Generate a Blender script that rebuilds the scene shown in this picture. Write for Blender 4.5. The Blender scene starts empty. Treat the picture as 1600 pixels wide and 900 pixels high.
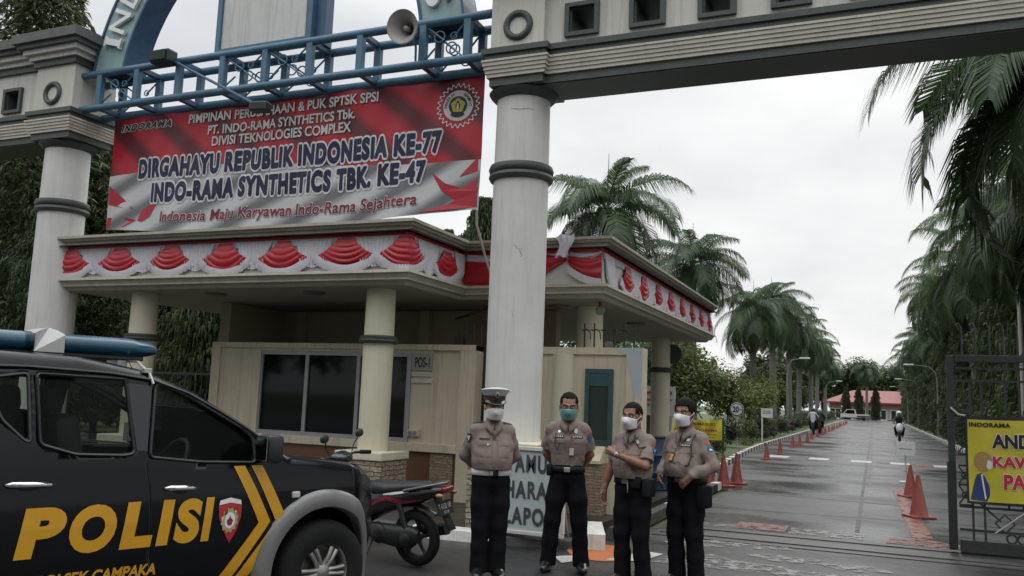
import bpy, bmesh, math, random
import numpy as np
from mathutils import Vector, Matrix, noise as mnoise
R_ = math.radians
PI = math.pi
C = bpy.context.scene.collection
SC = bpy.context.scene
# ------------------------------------------------------------------ camera
H = 1.6
cd = bpy.data.cameras.new("camera"); cam = bpy.data.objects.new("camera", cd); C.objects.link(cam)
cd.sensor_width = 36; cd.lens = 30.0; cd.clip_end = 2000; cd.clip_start = 0.05
def cam_matrix(yaw, pitch, roll):
    f = Vector((-math.sin(yaw)*math.cos(pitch), math.cos(yaw)*math.cos(pitch), math.sin(pitch)))
    r = Vector((math.cos(yaw), math.sin(yaw), 0)); d = f.cross(r)
    r2 = r*math.cos(roll)+d*math.sin(roll); u2 = r*math.sin(roll)-d*math.cos(roll)
    return Matrix(((r2.x, u2.x, -f.x, 0), (r2.y, u2.y, -f.y, 0), (r2.z, u2.z, -f.z, H), (0, 0, 0, 1)))
cam.matrix_world = cam_matrix(R_(23.1165), R_(7.3135), R_(-2.1607))
SC.camera = cam
# ------------------------------------------------------------------ sky, sun, exposure
SUN_EL, SUN_AZ = 48.0, 8.0        # behind the clouds, ahead over the road (azimuth clockwise from +Y)
w = bpy.data.worlds.new("World"); SC.world = w; w.use_nodes = True
nt = w.node_tree; nt.nodes.clear()
def wn(t, **k):
    n = nt.nodes.new(t)
    for a, b in k.items(): setattr(n, a, b)
    return n
def wl(a, b): nt.links.new(a, b)
out = wn('ShaderNodeOutputWorld'); bg = wn('ShaderNodeBackground'); bg.inputs['Strength'].default_value = 0.1
sky = wn('ShaderNodeTexSky', sky_type='NISHITA', sun_disc=False)
sky.sun_elevation = R_(SUN_EL); sky.sun_rotation = R_(SUN_AZ); sky.air_density = 1.2; sky.dust_density = 4
tc = wn('ShaderNodeTexCoord'); sep = wn('ShaderNodeSeparateXYZ'); wl(tc.outputs['Generated'], sep.inputs[0])
def wmath(op, a, b=None, clamp=False):
    n = wn('ShaderNodeMath', operation=op); n.use_clamp = clamp
    for i, v in enumerate((a, b)):
        if v is None: continue
        if isinstance(v, (int, float)): n.inputs[i].default_value = v
        else: wl(v, n.inputs[i])
    return n.outputs[0]
zz = wmath('ADD', wmath('MAXIMUM', sep.outputs[2], 0.0), 0.22)
comb = wn('ShaderNodeCombineXYZ')
wl(wmath('DIVIDE', sep.outputs[0], zz), comb.inputs[0]); wl(wmath('DIVIDE', sep.outputs[1], zz), comb.inputs[1])
n1 = wn('ShaderNodeTexNoise'); n1.inputs['Scale'].default_value = 1.1; n1.inputs['Detail'].default_value = 5; n1.inputs['Roughness'].default_value = .5
wl(comb.outputs[0], n1.inputs['Vector'])
cr = wn('ShaderNodeValToRGB')
cr.color_ramp.elements[0].position = .34; cr.color_ramp.elements[0].color = (7.0, 7.35, 7.75, 1)
cr.color_ramp.elements[1].position = .62; cr.color_ramp.elements[1].color = (9.6, 9.75, 9.9, 1)
wl(n1.outputs['Fac'], cr.inputs[0])
# the sun glows softly through the cloud
sd = Vector((math.sin(R_(8))*math.cos(R_(14)), math.cos(R_(8))*math.cos(R_(14)), math.sin(R_(14))))
dot = wn('ShaderNodeVectorMath', operation='DOT_PRODUCT'); wl(tc.outputs['Generated'], dot.inputs[0]); dot.inputs[1].default_value = Vector((-0.17, .95, .26)).normalized()
glow = wmath('POWER', wmath('MAXIMUM', dot.outputs['Value'], 0.0), 9.0)
gm = wn('ShaderNodeMix', data_type='RGBA', blend_type='ADD'); gm.inputs[0].default_value = 1
gs = wn('ShaderNodeVectorMath', operation='SCALE'); gs.inputs[0].default_value = (1.7, 1.6, 1.4); wl(glow, gs.inputs['Scale'])
wl(cr.outputs[0], gm.inputs[6]); wl(gs.outputs[0], gm.inputs[7])
# overcast skies grow brighter towards the zenith
zf = wmath('ADD', wmath('MULTIPLY', wmath('MAXIMUM', wmath('SUBTRACT', sep.outputs[2], .40), 0.0), 4.0), .84)
zs = wn('ShaderNodeVectorMath', operation='SCALE'); wl(gm.outputs[2], zs.inputs[0]); wl(zf, zs.inputs['Scale'])
mx = wn('ShaderNodeMix', data_type='RGBA'); mx.inputs[0].default_value = .95
wl(sky.outputs[0], mx.inputs[6]); wl(zs.outputs[0], mx.inputs[7])
wl(mx.outputs[2], bg.inputs[0]); wl(bg.outputs[0], out.inputs[0])
sl = bpy.data.lights.new("sun", 'SUN'); sl.energy = 0.5; sl.angle = R_(40); sl.color = (1, .97, .92)
so = bpy.data.objects.new("sun", sl); C.objects.link(so)
so.rotation_euler = (R_(90-SUN_EL), 0, R_(180-SUN_AZ)); so.location = (0, 0, 60)
SC.view_settings.view_transform = 'Standard'; SC.view_settings.look = 'None'
SC.view_settings.exposure = 0.12; SC.view_settings.gamma = 1
SC.render.engine = 'CYCLES'; SC.cycles.use_denoising = True; SC.cycles.max_bounces = 6; SC.cycles.transparent_max_bounces = 12
SC.cycles.diffuse_bounces = 3; SC.cycles.glossy_bounces = 3; SC.cycles.transmission_bounces = 4

# ------------------------------------------------------------------ helpers
def look(px, py):
    a = cam.matrix_world.to_3x3() @ Vector(((px-800)/1333.0, -(py-450)/1333.0, -1))
    return a
class MB:
    "collects shapes in one bmesh"
    def __init__(s): s.bm = bmesh.new()
    def face(s, pts):
        vs = [s.bm.verts.new(p) for p in pts]
        try: return s.bm.faces.new(vs)
        except ValueError: return None
    def grid(s, rows, closed=False):
        V = [[s.bm.verts.new(p) for p in r] for r in rows]
        n = len(V[0])
        for i in range(len(V)-1):
            for j in range(n if closed else n-1):
                k = (j+1) % n
                s.bm.faces.new((V[i][j], V[i][k], V[i+1][k], V[i+1][j]))
        return V
    def loft(s, rings, caps=True):
        V = s.grid(rings, closed=True)
        if caps:
            s.bm.faces.new(V[0][::-1]); s.bm.faces.new(V[-1])
        return s
    def box(s, c, d, rz=0, bevel=0, M=None):
        m = Matrix.Translation(c) @ Matrix.Rotation(rz, 4, 'Z') if M is None else M
        r = bmesh.ops.create_cube(s.bm, size=1, matrix=m @ Matrix.Diagonal((d[0], d[1], d[2], 1)))
        if bevel:
            es = {e for v in r['verts'] for e in v.link_edges}
            bmesh.ops.bevel(s.bm, geom=list(es), offset=bevel, segments=2, affect='EDGES', profile=.5)
        return s
    def bb(s, x0, x1, y0, y1, z0, z1, bevel=0):
        return s.box(((x0+x1)/2, (y0+y1)/2, (z0+z1)/2), (abs(x1-x0), abs(y1-y0), abs(z1-z0)), 0, bevel)
    def tube(s, pts, r, n=8, caps=True):
        pts = [Vector(p) for p in pts]; rs = r if isinstance(r, (list, tuple)) else [r]*len(pts)
        rings = []; prev = None
        for i, p in enumerate(pts):
            t = (pts[min(i+1, len(pts)-1)]-pts[max(i-1, 0)]).normalized()
            if prev is None:
                a = t.cross(Vector((0, 0, 1)))
                if a.length < .05: a = t.cross(Vector((0, 1, 0)))
            else: a = prev - t*prev.dot(t)
            a.normalize(); prev = a; b = t.cross(a)
            rings.append([p+(a*math.cos(2*PI*k/n)+b*math.sin(2*PI*k/n))*rs[i] for k in range(n)])
        return s.loft(rings, caps)
    def bar(s, p0, p1, w, h=None):
        p0, p1 = Vector(p0), Vector(p1); d = p1-p0; L = d.length; h = h or w
        q = d.to_track_quat('X', 'Z').to_matrix().to_4x4()
        return s.box(None, (L, w, h), M=Matrix.Translation((p0+p1)/2) @ q)
    def lathe(s, prof, c=(0, 0, 0), n=28, axis=None, caps=True):
        M = Matrix.Translation(c)
        if axis is not None: M = M @ Vector(axis).to_track_quat('Z', 'Y').to_matrix().to_4x4()
        rings = [[M @ Vector((r*math.cos(2*PI*k/n), r*math.sin(2*PI*k/n), z)) for k in range(n)] for r, z in prof]
        return s.loft(rings, caps)
    def torus(s, c, R, r, axis=(0, 0, 1), n=32, m=10):
        prof = [(R+r*math.cos(2*PI*k/m), r*math.sin(2*PI*k/m)) for k in range(m+1)]
        return s.lathe(prof, c, n, axis, caps=False)
    def ell(s, c, d, sub=2, M=None):
        m = Matrix.Translation(c) @ (M or Matrix.Identity(4)) @ Matrix.Diagonal((d[0], d[1], d[2], 1))
        bmesh.ops.create_icosphere(s.bm, subdivisions=sub, radius=1, matrix=m); return s
    def prism(s, poly, vec):
        v = Vector(vec); a = [Vector(p) for p in poly]; b = [p+v for p in a]
        n = len(a)
        A = [s.bm.verts.new(p) for p in a]; B = [s.bm.verts.new(p) for p in b]
        s.bm.faces.new(A[::-1]); s.bm.faces.new(B)
        for i in range(n): s.bm.faces.new((A[i], A[(i+1) % n], B[(i+1) % n], B[i]))
        return s
    def add(s, verts, faces, f=None):
        V = [s.bm.verts.new(f(v) if f else v) for v in verts]
        for q in faces:
            try: s.bm.faces.new([V[i] for i in q])
            except ValueError: pass
        return s
    def build(s, name, mat, parent=None, smooth=None, world=True, fix=True):
        if fix and len(s.bm.faces) < 60000: bmesh.ops.recalc_face_normals(s.bm, faces=s.bm.faces[:])
        me = bpy.data.meshes.new(name)
        s.bm.to_mesh(me); s.bm.free()
        if parent is not None and world:
            l = parent.location; me.transform(Matrix.Translation(-l))
        if mat: me.materials.append(mat)
        if smooth is not None:
            me.shade_smooth()
            if smooth < 180: me.set_sharp_from_angle(angle=R_(smooth))
        o = bpy.data.objects.new(name, me); C.objects.link(o)
        if parent is not None: o.parent = parent
        return o
def thing(name, label, cat, loc=(0, 0, 0), rz=0, group=None):
    o = bpy.data.objects.new(name, None); C.objects.link(o); o.empty_display_size = .2
    o.location = loc; o.rotation_euler = (0, 0, rz); o['label'] = label; o['category'] = cat
    if group: o['group'] = group
    return o
def tag(o, label, cat, group=None):
    o['label'] = label; o['category'] = cat
    if group: o['group'] = group
    return o
def struct(o, kind='structure'):
    o['kind'] = kind; return o
def recentre(o, c):
    "move a mesh object's origin to c"
    o.data.transform(Matrix.Translation(-Vector(c))); o.location = Vector(c)+o.location; return o
def dup(root, loc, rz=0, label=None, scale=None):
    r = root.copy(); C.objects.link(r); r.location = loc; r.rotation_euler = (0, 0, rz)
    if label: r['label'] = label
    if scale: r.scale = scale if isinstance(scale, (tuple, list)) else (scale,)*3
    for ch in list(root.children):
        c = ch.copy(); C.objects.link(c); c.parent = r
        for g in list(ch.children):
            d = g.copy(); C.objects.link(d); d.parent = c
    return r
ORD = ['first', 'second', 'third', 'fourth', 'fifth', 'sixth', 'seventh', 'eighth', 'ninth', 'tenth', 'eleventh', 'twelfth', 'thirteenth', 'fourteenth', 'fifteenth', 'sixteenth']
_TX = {}
def text2d(s, bold=0.0, shear=0.0, spacing=1.0):
    "flat text as (verts, faces, island index), bbox normalised to 0..1 in x and y, and its aspect"
    key = (s, bold, shear, spacing)
    if key in _TX: return _TX[key]
    cu = bpy.data.curves.new('t', 'FONT'); cu.body = s; cu.size = 1; cu.offset = bold; cu.shear = shear; cu.space_character = spacing
    cu.resolution_u = 5; cu.fill_mode = 'FRONT'
    o = bpy.data.objects.new('t', cu); C.objects.link(o); bpy.context.view_layer.update()
    me = bpy.data.meshes.new_from_object(o.evaluated_get(bpy.context.evaluated_depsgraph_get()))
    bpy.data.objects.remove(o); bpy.data.curves.remove(cu)
    bm = bmesh.new(); bm.from_mesh(me); bpy.data.meshes.remove(me)
    bmesh.ops.remove_doubles(bm, verts=bm.verts, dist=1e-5)
    bm.verts.ensure_lookup_table(); bm.verts.index_update()
    isl = [-1]*len(bm.verts); k = 0
    for v in bm.verts:
        if isl[v.index] >= 0: continue
        st = [v]; isl[v.index] = k
        while st:
            a = st.pop()
            for e in a.link_edges:
                b = e.other_vert(a)
                if isl[b.index] < 0: isl[b.index] = k; st.append(b)
        k += 1
    V = np.array([v.co[:2] for v in bm.verts]); F = [[v.index for v in f.verts] for f in bm.faces]; bm.free()
    lo, hi = V.min(0), V.max(0)
    # order the islands left to right so that neighbours alternate
    cx = {i: V[[j for j in range(len(isl)) if isl[j] == i], 0].min() for i in range(k)}
    rank = {i: r for r, i in enumerate(sorted(cx, key=cx.get))}
    _TX[key] = (V, F, [rank[i] for i in isl], lo, hi)
    return _TX[key]
def put_text(mb, s, o, ux, uz, w, h, nrm, lift=.004, bold=0.0, shear=0.0, spacing=1.0, fmap=None, pad_like=None):
    "text filling the rectangle w x h centred on o in the plane ux, uz; pad_like: bold of the inner text whose box is w x h"
    V, F, isl, lo, hi = text2d(s, min(bold, .018), shear, spacing)
    rb_ = max(0, (bold if pad_like is None else pad_like)-.018); lo = lo-rb_; hi = hi+rb_; r = max(0, bold-.018)
    o, ux, uz, nrm = Vector(o), Vector(ux), Vector(uz), Vector(nrm)
    n = 1 if r <= 0 else (8 if r < .035 else 12)       # heavy strokes: copies shifted round a small circle
    for c in range(n):
        dx, dy = (0, 0) if r <= 0 else (r*math.cos(2*PI*(c+.5)/n), r*math.sin(2*PI*(c+.5)/n))
        P = []
        for (x, y), k in zip(V, isl):
            a = ((x+dx-lo[0])/(hi[0]-lo[0])-.5)*w; b = ((y+dy-lo[1])/(hi[1]-lo[1])-.5)*h
            p = o+ux*a+uz*b
            if fmap: p = fmap(p)
            P.append(p+nrm*(lift+.0021*(k % 2)+.00017*c))
        mb.add(P, F)
    return mb
# ------------------------------------------------------------------ materials
_M = {}
def mat(name, col, rough=.6, var=.12, scale=5.0, bump=0.0, bscale=60.0, metal=0.0, spec=.5, coat=0.0, stain=None, trans=0.0):
    if name in _M: return _M[name]
    m = bpy.data.materials.new(name); m.use_nodes = True; nt = m.node_tree; b = nt.nodes['Principled BSDF']
    b.inputs['Roughness'].default_value = rough; b.inputs['Metallic'].default_value = metal
    b.inputs['Specular IOR Level'].default_value = spec; b.inputs['Coat Weight'].default_value = coat; b.inputs['Coat Roughness'].default_value = .08
    tc = nt.nodes.new('ShaderNodeTexCoord')
    no = nt.nodes.new('ShaderNodeTexNoise'); no.inputs['Scale'].default_value = scale; no.inputs['Detail'].default_value = 6; no.inputs['Roughness'].default_value = .62
    nt.links.new(tc.outputs['Object'], no.inputs['Vector'])
    r = nt.nodes.new('ShaderNodeValToRGB'); nt.links.new(no.outputs['Fac'], r.inputs[0])
    c = Vector(col)
    r.color_ramp.elements[0].position = .3; r.color_ramp.elements[1].position = .7
    r.color_ramp.elements[0].color = (*(c*(1-var)), 1); r.color_ramp.elements[1].color = (*[min(1, x) for x in c*(1+var)], 1)
    colour = r.outputs[0]
    if stain:                                            # vertical run-off streaks: (colour, amount)
        mp = nt.nodes.new('ShaderNodeMapping'); mp.inputs['Scale'].default_value = (9, 9, .5); nt.links.new(tc.outputs['Object'], mp.inputs[0])
        n2 = nt.nodes.new('ShaderNodeTexNoise'); n2.inputs['Scale'].default_value = 1.6; n2.inputs['Detail'].default_value = 7; n2.inputs['Roughness'].default_value = .7; nt.links.new(mp.outputs[0], n2.inputs['Vector'])
        r2 = nt.nodes.new('ShaderNodeValToRGB'); r2.color_ramp.elements[0].position = .5; r2.color_ramp.elements[1].position = .75
        r2.color_ramp.elements[0].color = (0, 0, 0, 1); r2.color_ramp.elements[1].color = (stain[1],)*3+(1,)
        nt.links.new(n2.outputs['Fac'], r2.inputs[0])
        mx = nt.nodes.new('ShaderNodeMix'); mx.data_type = 'RGBA'; nt.links.new(r2.outputs[0], mx.inputs[0]); nt.links.new(colour, mx.inputs[6]); mx.inputs[7].default_value = (*stain[0], 1)
        colour = mx.outputs[2]
    nt.links.new(colour, b.inputs['Base Color'])
    rr = nt.nodes.new('ShaderNodeMapRange'); rr.inputs['To Min'].default_value = max(.02, rough-.08); rr.inputs['To Max'].default_value = min(1, rough+.08)
    nt.links.new(no.outputs['Fac'], rr.inputs[0]); nt.links.new(rr.outputs[0], b.inputs['Roughness'])
    if bump:
        bn = nt.nodes.new('ShaderNodeTexNoise'); bn.inputs['Scale'].default_value = bscale; bn.inputs['Detail'].default_value = 4; nt.links.new(tc.outputs['Object'], bn.inputs['Vector'])
        bp = nt.nodes.new('ShaderNodeBump'); bp.inputs['Strength'].default_value = bump; bp.inputs['Distance'].default_value = .02
        nt.links.new(bn.outputs['Fac'], bp.inputs['Height']); nt.links.new(bp.outputs[0], b.inputs['Normal'])
    if trans:
        b.inputs['Transmission Weight'].default_value = trans
    _M[name] = m; return m
def leafmat(name, c0, c1, c2, rough=.5, transl=.25):
    m = bpy.data.materials.new(name); m.use_nodes = True; nt = m.node_tree; b = nt.nodes['Principled BSDF']
    g = nt.nodes.new('ShaderNodeNewGeometry'); r = nt.nodes.new('ShaderNodeValToRGB')
    r.color_ramp.elements[0].color = (*c0, 1); r.color_ramp.elements[1].color = (*c2, 1)
    e = r.color_ramp.elements.new(.55); e.color = (*c1, 1)
    oi = nt.nodes.new('ShaderNodeObjectInfo')
    ad = nt.nodes.new('ShaderNodeMath'); ad.operation = 'MULTIPLY_ADD'; nt.links.new(g.outputs['Random Per Island'], ad.inputs[0]); ad.inputs[1].default_value = .75
    ml = nt.nodes.new('ShaderNodeMath'); ml.operation = 'MULTIPLY'; nt.links.new(oi.outputs['Random'], ml.inputs[0]); ml.inputs[1].default_value = .25
    nt.links.new(ml.outputs[0], ad.inputs[2]); nt.links.new(ad.outputs[0], r.inputs[0])
    nt.links.new(r.outputs[0], b.inputs['Base Color']); b.inputs['Roughness'].default_value = rough
    if transl:
        t = nt.nodes.new('ShaderNodeBsdfTranslucent'); mx = nt.nodes.new('ShaderNodeMixShader'); mx.inputs[0].default_value = transl
        nt.links.new(r.outputs[0], t.inputs[0]); nt.links.new(b.outputs[0], mx.inputs[1]); nt.links.new(t.outputs[0], mx.inputs[2])
        nt.links.new(mx.outputs[0], nt.nodes['Material Output'].inputs[0])
    return m
def sp(m): return m.node_tree.nodes['Principled BSDF'].inputs
M_white = mat('white_wall_paint', (.62, .61, .58), .55, .06, 2.5, .12, 50, stain=((.33, .31, .27), .42))
M_cream = mat('cream_wall_paint', (.56, .50, .37), .6, .07, 2.2, .12, 60, stain=((.26, .22, .155), .7))
M_cream2 = mat('cream_column_paint', (.60, .56, .42), .55, .06, 2.5, .1, 60, stain=((.40, .36, .27), .3))
M_frieze = mat('pale_frieze_paint', (.60, .58, .52), .6, .07, 2.0, .12, 40, stain=((.30, .28, .235), .65))
M_ledge = mat('stepped_ledge_paint', (.52, .48, .40), .6, .1, 3.0, .1, 40, stain=((.25, .22, .17), .35))
M_dkgreen = mat('dark_green_trim_paint', (.055, .07, .062), .5, .15, 4, .1, 50, stain=((.10, .10, .09), .4))
M_roofgrey = mat('grey_cornice_paint', (.11, .115, .11), .7, .2, 3, .2, 30, stain=((.2, .19, .17), .4))
M_blue = mat('blue_steel_paint', (.06, .145, .22), .42, .18, 6, .08, 40, stain=((.10, .09, .08), .35))
M_bluedk = mat('deep_blue_steel_paint', (.035, .08, .15), .42, .18, 6, .08, 40)
M_teal = mat('pale_teal_arch_paint', (.27, .39, .39), .5, .12, 2.5, .1, 30, stain=((.14, .16, .15), .5))
M_letter = mat('white_letter_paint', (.75, .75, .73), .5, .05)
M_board = mat('weathered_white_board', (.56, .56, .53), .55, .08, 1.5, .05, 20, stain=((.26, .25, .22), .6))
M_cornice = mat('stone_cornice_paint', (.40, .37, .30), .6, .12, 3, .15, 40, stain=((.18, .17, .14), .6))
M_fascia = mat('white_fascia_paint', (.60, .58, .54), .6, .05, 3)
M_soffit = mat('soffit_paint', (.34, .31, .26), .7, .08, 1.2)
M_red = mat('red_satin', (.42, .018, .028), .38, .12, 4)
M_cloth = mat('white_satin', (.60, .58, .62), .5, .06, 6)
M_black = mat('black_metal_paint', (.018, .019, .02), .4, .2, 8)
M_tile = mat('brown_granite_tile', (.135, .062, .034), .35, .45, 60, 0)
M_alu = mat('aluminium_frame', (.33, .33, .33), .4, .08, 5, metal=.3)
M_dark = mat('dark_recess', (.012, .012, .013), .8)
M_chrome = mat('chrome', (.75, .75, .76), .12, .03, metal=1)
M_rubber = mat('tyre_rubber', (.013, .013, .013), .8, .2, 14, .2, 80, spec=.2)
M_gateiron = mat('gate_iron_green_paint', (.022, .029, .026), .5, .2, 7, .1, 50)
M_orange = mat('orange_cone_plastic', (.24, .045, .033), .5, .25, 7)
def glassmat(name, tint, rough=.03, alpha=.6):
    m = bpy.data.materials.new(name); m.use_nodes = True; nt = m.node_tree; b = nt.nodes['Principled BSDF']
    b.inputs['Base Color'].default_value = (*tint, 1); b.inputs['Roughness'].default_value = rough; b.inputs['Specular IOR Level'].default_value = .22
    t = nt.nodes.new('ShaderNodeBsdfTransparent'); t.inputs[0].default_value = (.72, .78, .74, 1); mx = nt.nodes.new('ShaderNodeMixShader'); mx.inputs[0].default_value = alpha
    nt.links.new(t.outputs[0], mx.inputs[1]); nt.links.new(b.outputs[0], mx.inputs[2]); nt.links.new(mx.outputs[0], nt.nodes['Material Output'].inputs[0])
    return m
M_winglass = glassmat('dark_tinted_window_glass', (.004, .005, .006), .05, .96)
M_carglass = glassmat('car_window_glass', (.012, .014, .013), .02, .22)
M_clearglass = glassmat('pale_green_glass', (.05, .07, .065), .05, .6)
def stonemat(name, c0, c1, mortar, sx, sz, depth=.5):
    "split-stone cladding: irregular courses, for faces seen along X or Y"
    m = bpy.data.materials.new(name); m.use_nodes = True; nt = m.node_tree; b = nt.nodes['Principled BSDF']; b.inputs['Roughness'].default_value = .75
    tc = nt.nodes.new('ShaderNodeTexCoord'); sx_ = nt.nodes.new('ShaderNodeSeparateXYZ'); nt.links.new(tc.outputs['Object'], sx_.inputs[0])
    ad = nt.nodes.new('ShaderNodeMath'); nt.links.new(sx_.outputs[0], ad.inputs[0]); nt.links.new(sx_.outputs[1], ad.inputs[1])
    cb = nt.nodes.new('ShaderNodeCombineXYZ'); nt.links.new(ad.outputs[0], cb.inputs[0]); nt.links.new(sx_.outputs[2], cb.inputs[1])
    ns = nt.nodes.new('ShaderNodeTexNoise'); ns.inputs['Scale'].default_value = 7; nt.links.new(tc.outputs['Object'], ns.inputs['Vector'])
    mxv = nt.nodes.new('ShaderNodeMix'); mxv.data_type = 'VECTOR'; mxv.inputs[0].default_value = .075; nt.links.new(cb.outputs[0], mxv.inputs[4]); nt.links.new(ns.outputs['Color'], mxv.inputs[5])
    br = nt.nodes.new('ShaderNodeTexBrick'); br.inputs['Scale'].default_value = 1; br.inputs['Brick Width'].default_value = sx; br.inputs['Row Height'].default_value = sz
    br.inputs['Mortar Size'].default_value = sz*.12; br.inputs['Mortar Smooth'].default_value = .6; br.inputs['Bias'].default_value = 0
    br.inputs['Color1'].default_value = (*c0, 1); br.inputs['Color2'].default_value = (*c1, 1); br.inputs['Mortar'].default_value = (*mortar, 1); br.squash = .6; br.squash_frequency = 3
    nt.links.new(mxv.outputs[1], br.inputs['Vector'])
    n3 = nt.nodes.new('ShaderNodeTexNoise'); n3.inputs['Scale'].default_value = 22; n3.inputs['Detail'].default_value = 6; nt.links.new(tc.outputs['Object'], n3.inputs['Vector'])
    mr = nt.nodes.new('ShaderNodeMapRange'); mr.inputs['To Min'].default_value = .55; mr.inputs['To Max'].default_value = 1.35; nt.links.new(n3.outputs['Fac'], mr.inputs[0])
    vm = nt.nodes.new('ShaderNodeVectorMath'); vm.operation = 'SCALE'; nt.links.new(br.outputs['Color'], vm.inputs[0]); nt.links.new(mr.outputs[0], vm.inputs['Scale'])
    nt.links.new(vm.outputs[0], b.inputs['Base Color'])
    iv = nt.nodes.new('ShaderNodeMath'); iv.operation = 'SUBTRACT'; nt.links.new(n3.outputs['Fac'], iv.inputs[0]); nt.links.new(br.outputs['Fac'], iv.inputs[1])
    bp = nt.nodes.new('ShaderNodeBump'); bp.inputs['Strength'].default_value = depth; bp.inputs['Distance'].default_value = .03; nt.links.new(iv.outputs[0], bp.inputs['Height']); nt.links.new(bp.outputs[0], b.inputs['Normal'])
    return m
M_stone = stonemat('split_stone_cladding', (.40, .33, .24), (.28, .225, .16), (.12, .095, .07), .17, .058, .9)
M_brick = stonemat('thin_sandstone_cladding', (.32, .245, .16), (.25, .19, .125), (.13, .10, .07), .22, .036, .7)
# ================================================================== THE SETTING
def groundmat(name, c0, c1, rough0, rough1, scale, stretch=(1, 1, 1), bump=.15, bscale=90, crack=None):
    m = bpy.data.materials.new(name); m.use_nodes = True; nt = m.node_tree; b = nt.nodes['Principled BSDF']
    tc = nt.nodes.new('ShaderNodeTexCoord'); mp = nt.nodes.new('ShaderNodeMapping'); mp.inputs['Scale'].default_value = stretch; nt.links.new(tc.outputs['Object'], mp.inputs[0])
    a = nt.nodes.new('ShaderNodeTexNoise'); a.inputs['Scale'].default_value = scale; a.inputs['Detail'].default_value = 8; a.inputs['Roughness'].default_value = .62; nt.links.new(mp.outputs[0], a.inputs['Vector'])
    f = nt.nodes.new('ShaderNodeTexNoise'); f.inputs['Scale'].default_value = 140; f.inputs['Detail'].default_value = 2; nt.links.new(tc.outputs['Object'], f.inputs['Vector'])
    r = nt.nodes.new('ShaderNodeValToRGB'); r.color_ramp.elements[0].position = .35; r.color_ramp.elements[1].position = .68
    r.color_ramp.elements[0].color = (*c0, 1); r.color_ramp.elements[1].color = (*c1, 1); nt.links.new(a.outputs['Fac'], r.inputs[0])
    mr = nt.nodes.new('ShaderNodeMapRange'); mr.inputs['From Min'].default_value = .25; mr.inputs['From Max'].default_value = .75; mr.inputs['To Min'].default_value = .6; mr.inputs['To Max'].default_value = 1.4; nt.links.new(f.outputs['Fac'], mr.inputs[0])
    vm = nt.nodes.new('ShaderNodeVectorMath'); vm.operation = 'SCALE'; nt.links.new(r.outputs[0], vm.inputs[0]); nt.links.new(mr.outputs[0], vm.inputs['Scale'])
    col = vm.outputs[0]
    if crack:
        v = nt.nodes.new('ShaderNodeTexVoronoi'); v.feature = 'DISTANCE_TO_EDGE'; v.inputs['Scale'].default_value = crack
        mp2 = nt.nodes.new('ShaderNodeMix'); mp2.data_type = 'VECTOR'; mp2.inputs[0].default_value = .35; n9 = nt.nodes.new('ShaderNodeTexNoise'); n9.inputs['Scale'].default_value = 1.5; n9.inputs['Detail'].default_value = 6; nt.links.new(tc.outputs['Object'], n9.inputs['Vector'])
        nt.links.new(tc.outputs['Object'], mp2.inputs[4]); nt.links.new(n9.outputs['Color'], mp2.inputs[5]); nt.links.new(mp2.outputs[1], v.inputs['Vector'])
        lt = nt.nodes.new('ShaderNodeMath'); lt.operation = 'LESS_THAN'; lt.inputs[1].default_value = .006; nt.links.new(v.outputs[0], lt.inputs[0])
        mx = nt.nodes.new('ShaderNodeMix'); mx.data_type = 'RGBA'; nt.links.new(lt.outputs[0], mx.inputs[0]); nt.links.new(col, mx.inputs[6]); mx.inputs[7].default_value = (.012, .012, .012, 1); col = mx.outputs[2]
    nt.links.new(col, b.inputs['Base Color'])
    r2 = nt.nodes.new('ShaderNodeMapRange'); r2.inputs['From Min'].default_value = .38; r2.inputs['From Max'].default_value = .66; r2.inputs['To Min'].default_value = rough0; r2.inputs['To Max'].default_value = rough1; nt.links.new(a.outputs['Fac'], r2.inputs[0]); nt.links.new(r2.outputs[0], b.inputs['Roughness'])
    bp = nt.nodes.new('ShaderNodeBump'); bp.inputs['Strength'].default_value = bump; bp.inputs['Distance'].default_value = .008; n4 = nt.nodes.new('ShaderNodeTexNoise'); n4.inputs['Scale'].default_value = bscale; n4.inputs['Detail'].default_value = 3; nt.links.new(tc.outputs['Object'], n4.inputs['Vector'])
    nt.links.new(n4.outputs['Fac'], bp.inputs['Height']); nt.links.new(bp.outputs[0], b.inputs['Normal'])
    return m
def sheet(name, poly, z, m):
    mb = MB(); mb.face([(x, y, z) for x, y in poly]); return struct(mb.build(name, m))
G_grass = groundmat('grass_ground', (.035, .055, .016), (.075, .10, .03), .8, .95, .8, bump=.6, bscale=25)
G_road = groundmat('wet_road_surface', (.040, .040, .041), (.070, .069, .067), .15, .58, .45, (.55, 1.0, 1), .25, 60); sp(G_road)['Specular IOR Level'].default_value = .32
G_fore = groundmat('dark_wet_asphalt', (.014, .014, .015), (.034, .033, .033), .25, .55, .7, (1, 1.3, 1), .5, 70, crack=.45)
G_pave = groundmat('dark_porch_paving', (.028, .025, .022), (.05, .045, .04), .3, .6, 1.2, bump=.2)
sheet('ground', [(-700, -300), (700, -300), (700, 900), (-700, 900)], -.03, G_grass)
sheet('forecourt', [(-45, -25), (40, -25), (40, 11.15), (-45, 11.15)], 0, G_fore)
sheet('road', [(-2.6, 11.15), (3.65, 11.15), (3.65, 156), (-4.4, 156), (-4.4, 37), (-3.6, 20), (-30, 20), (-30, 17.0), (-2.6, 17.0)], .004, G_road)
sheet('cross_road', [(-60, 156), (60, 156), (60, 168), (-60, 168)], 0, G_road)
sheet('apron', [(3.65, 11.15), (40, 11.15), (40, 15.5), (3.65, 15.5)], 0, G_fore)
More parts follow.
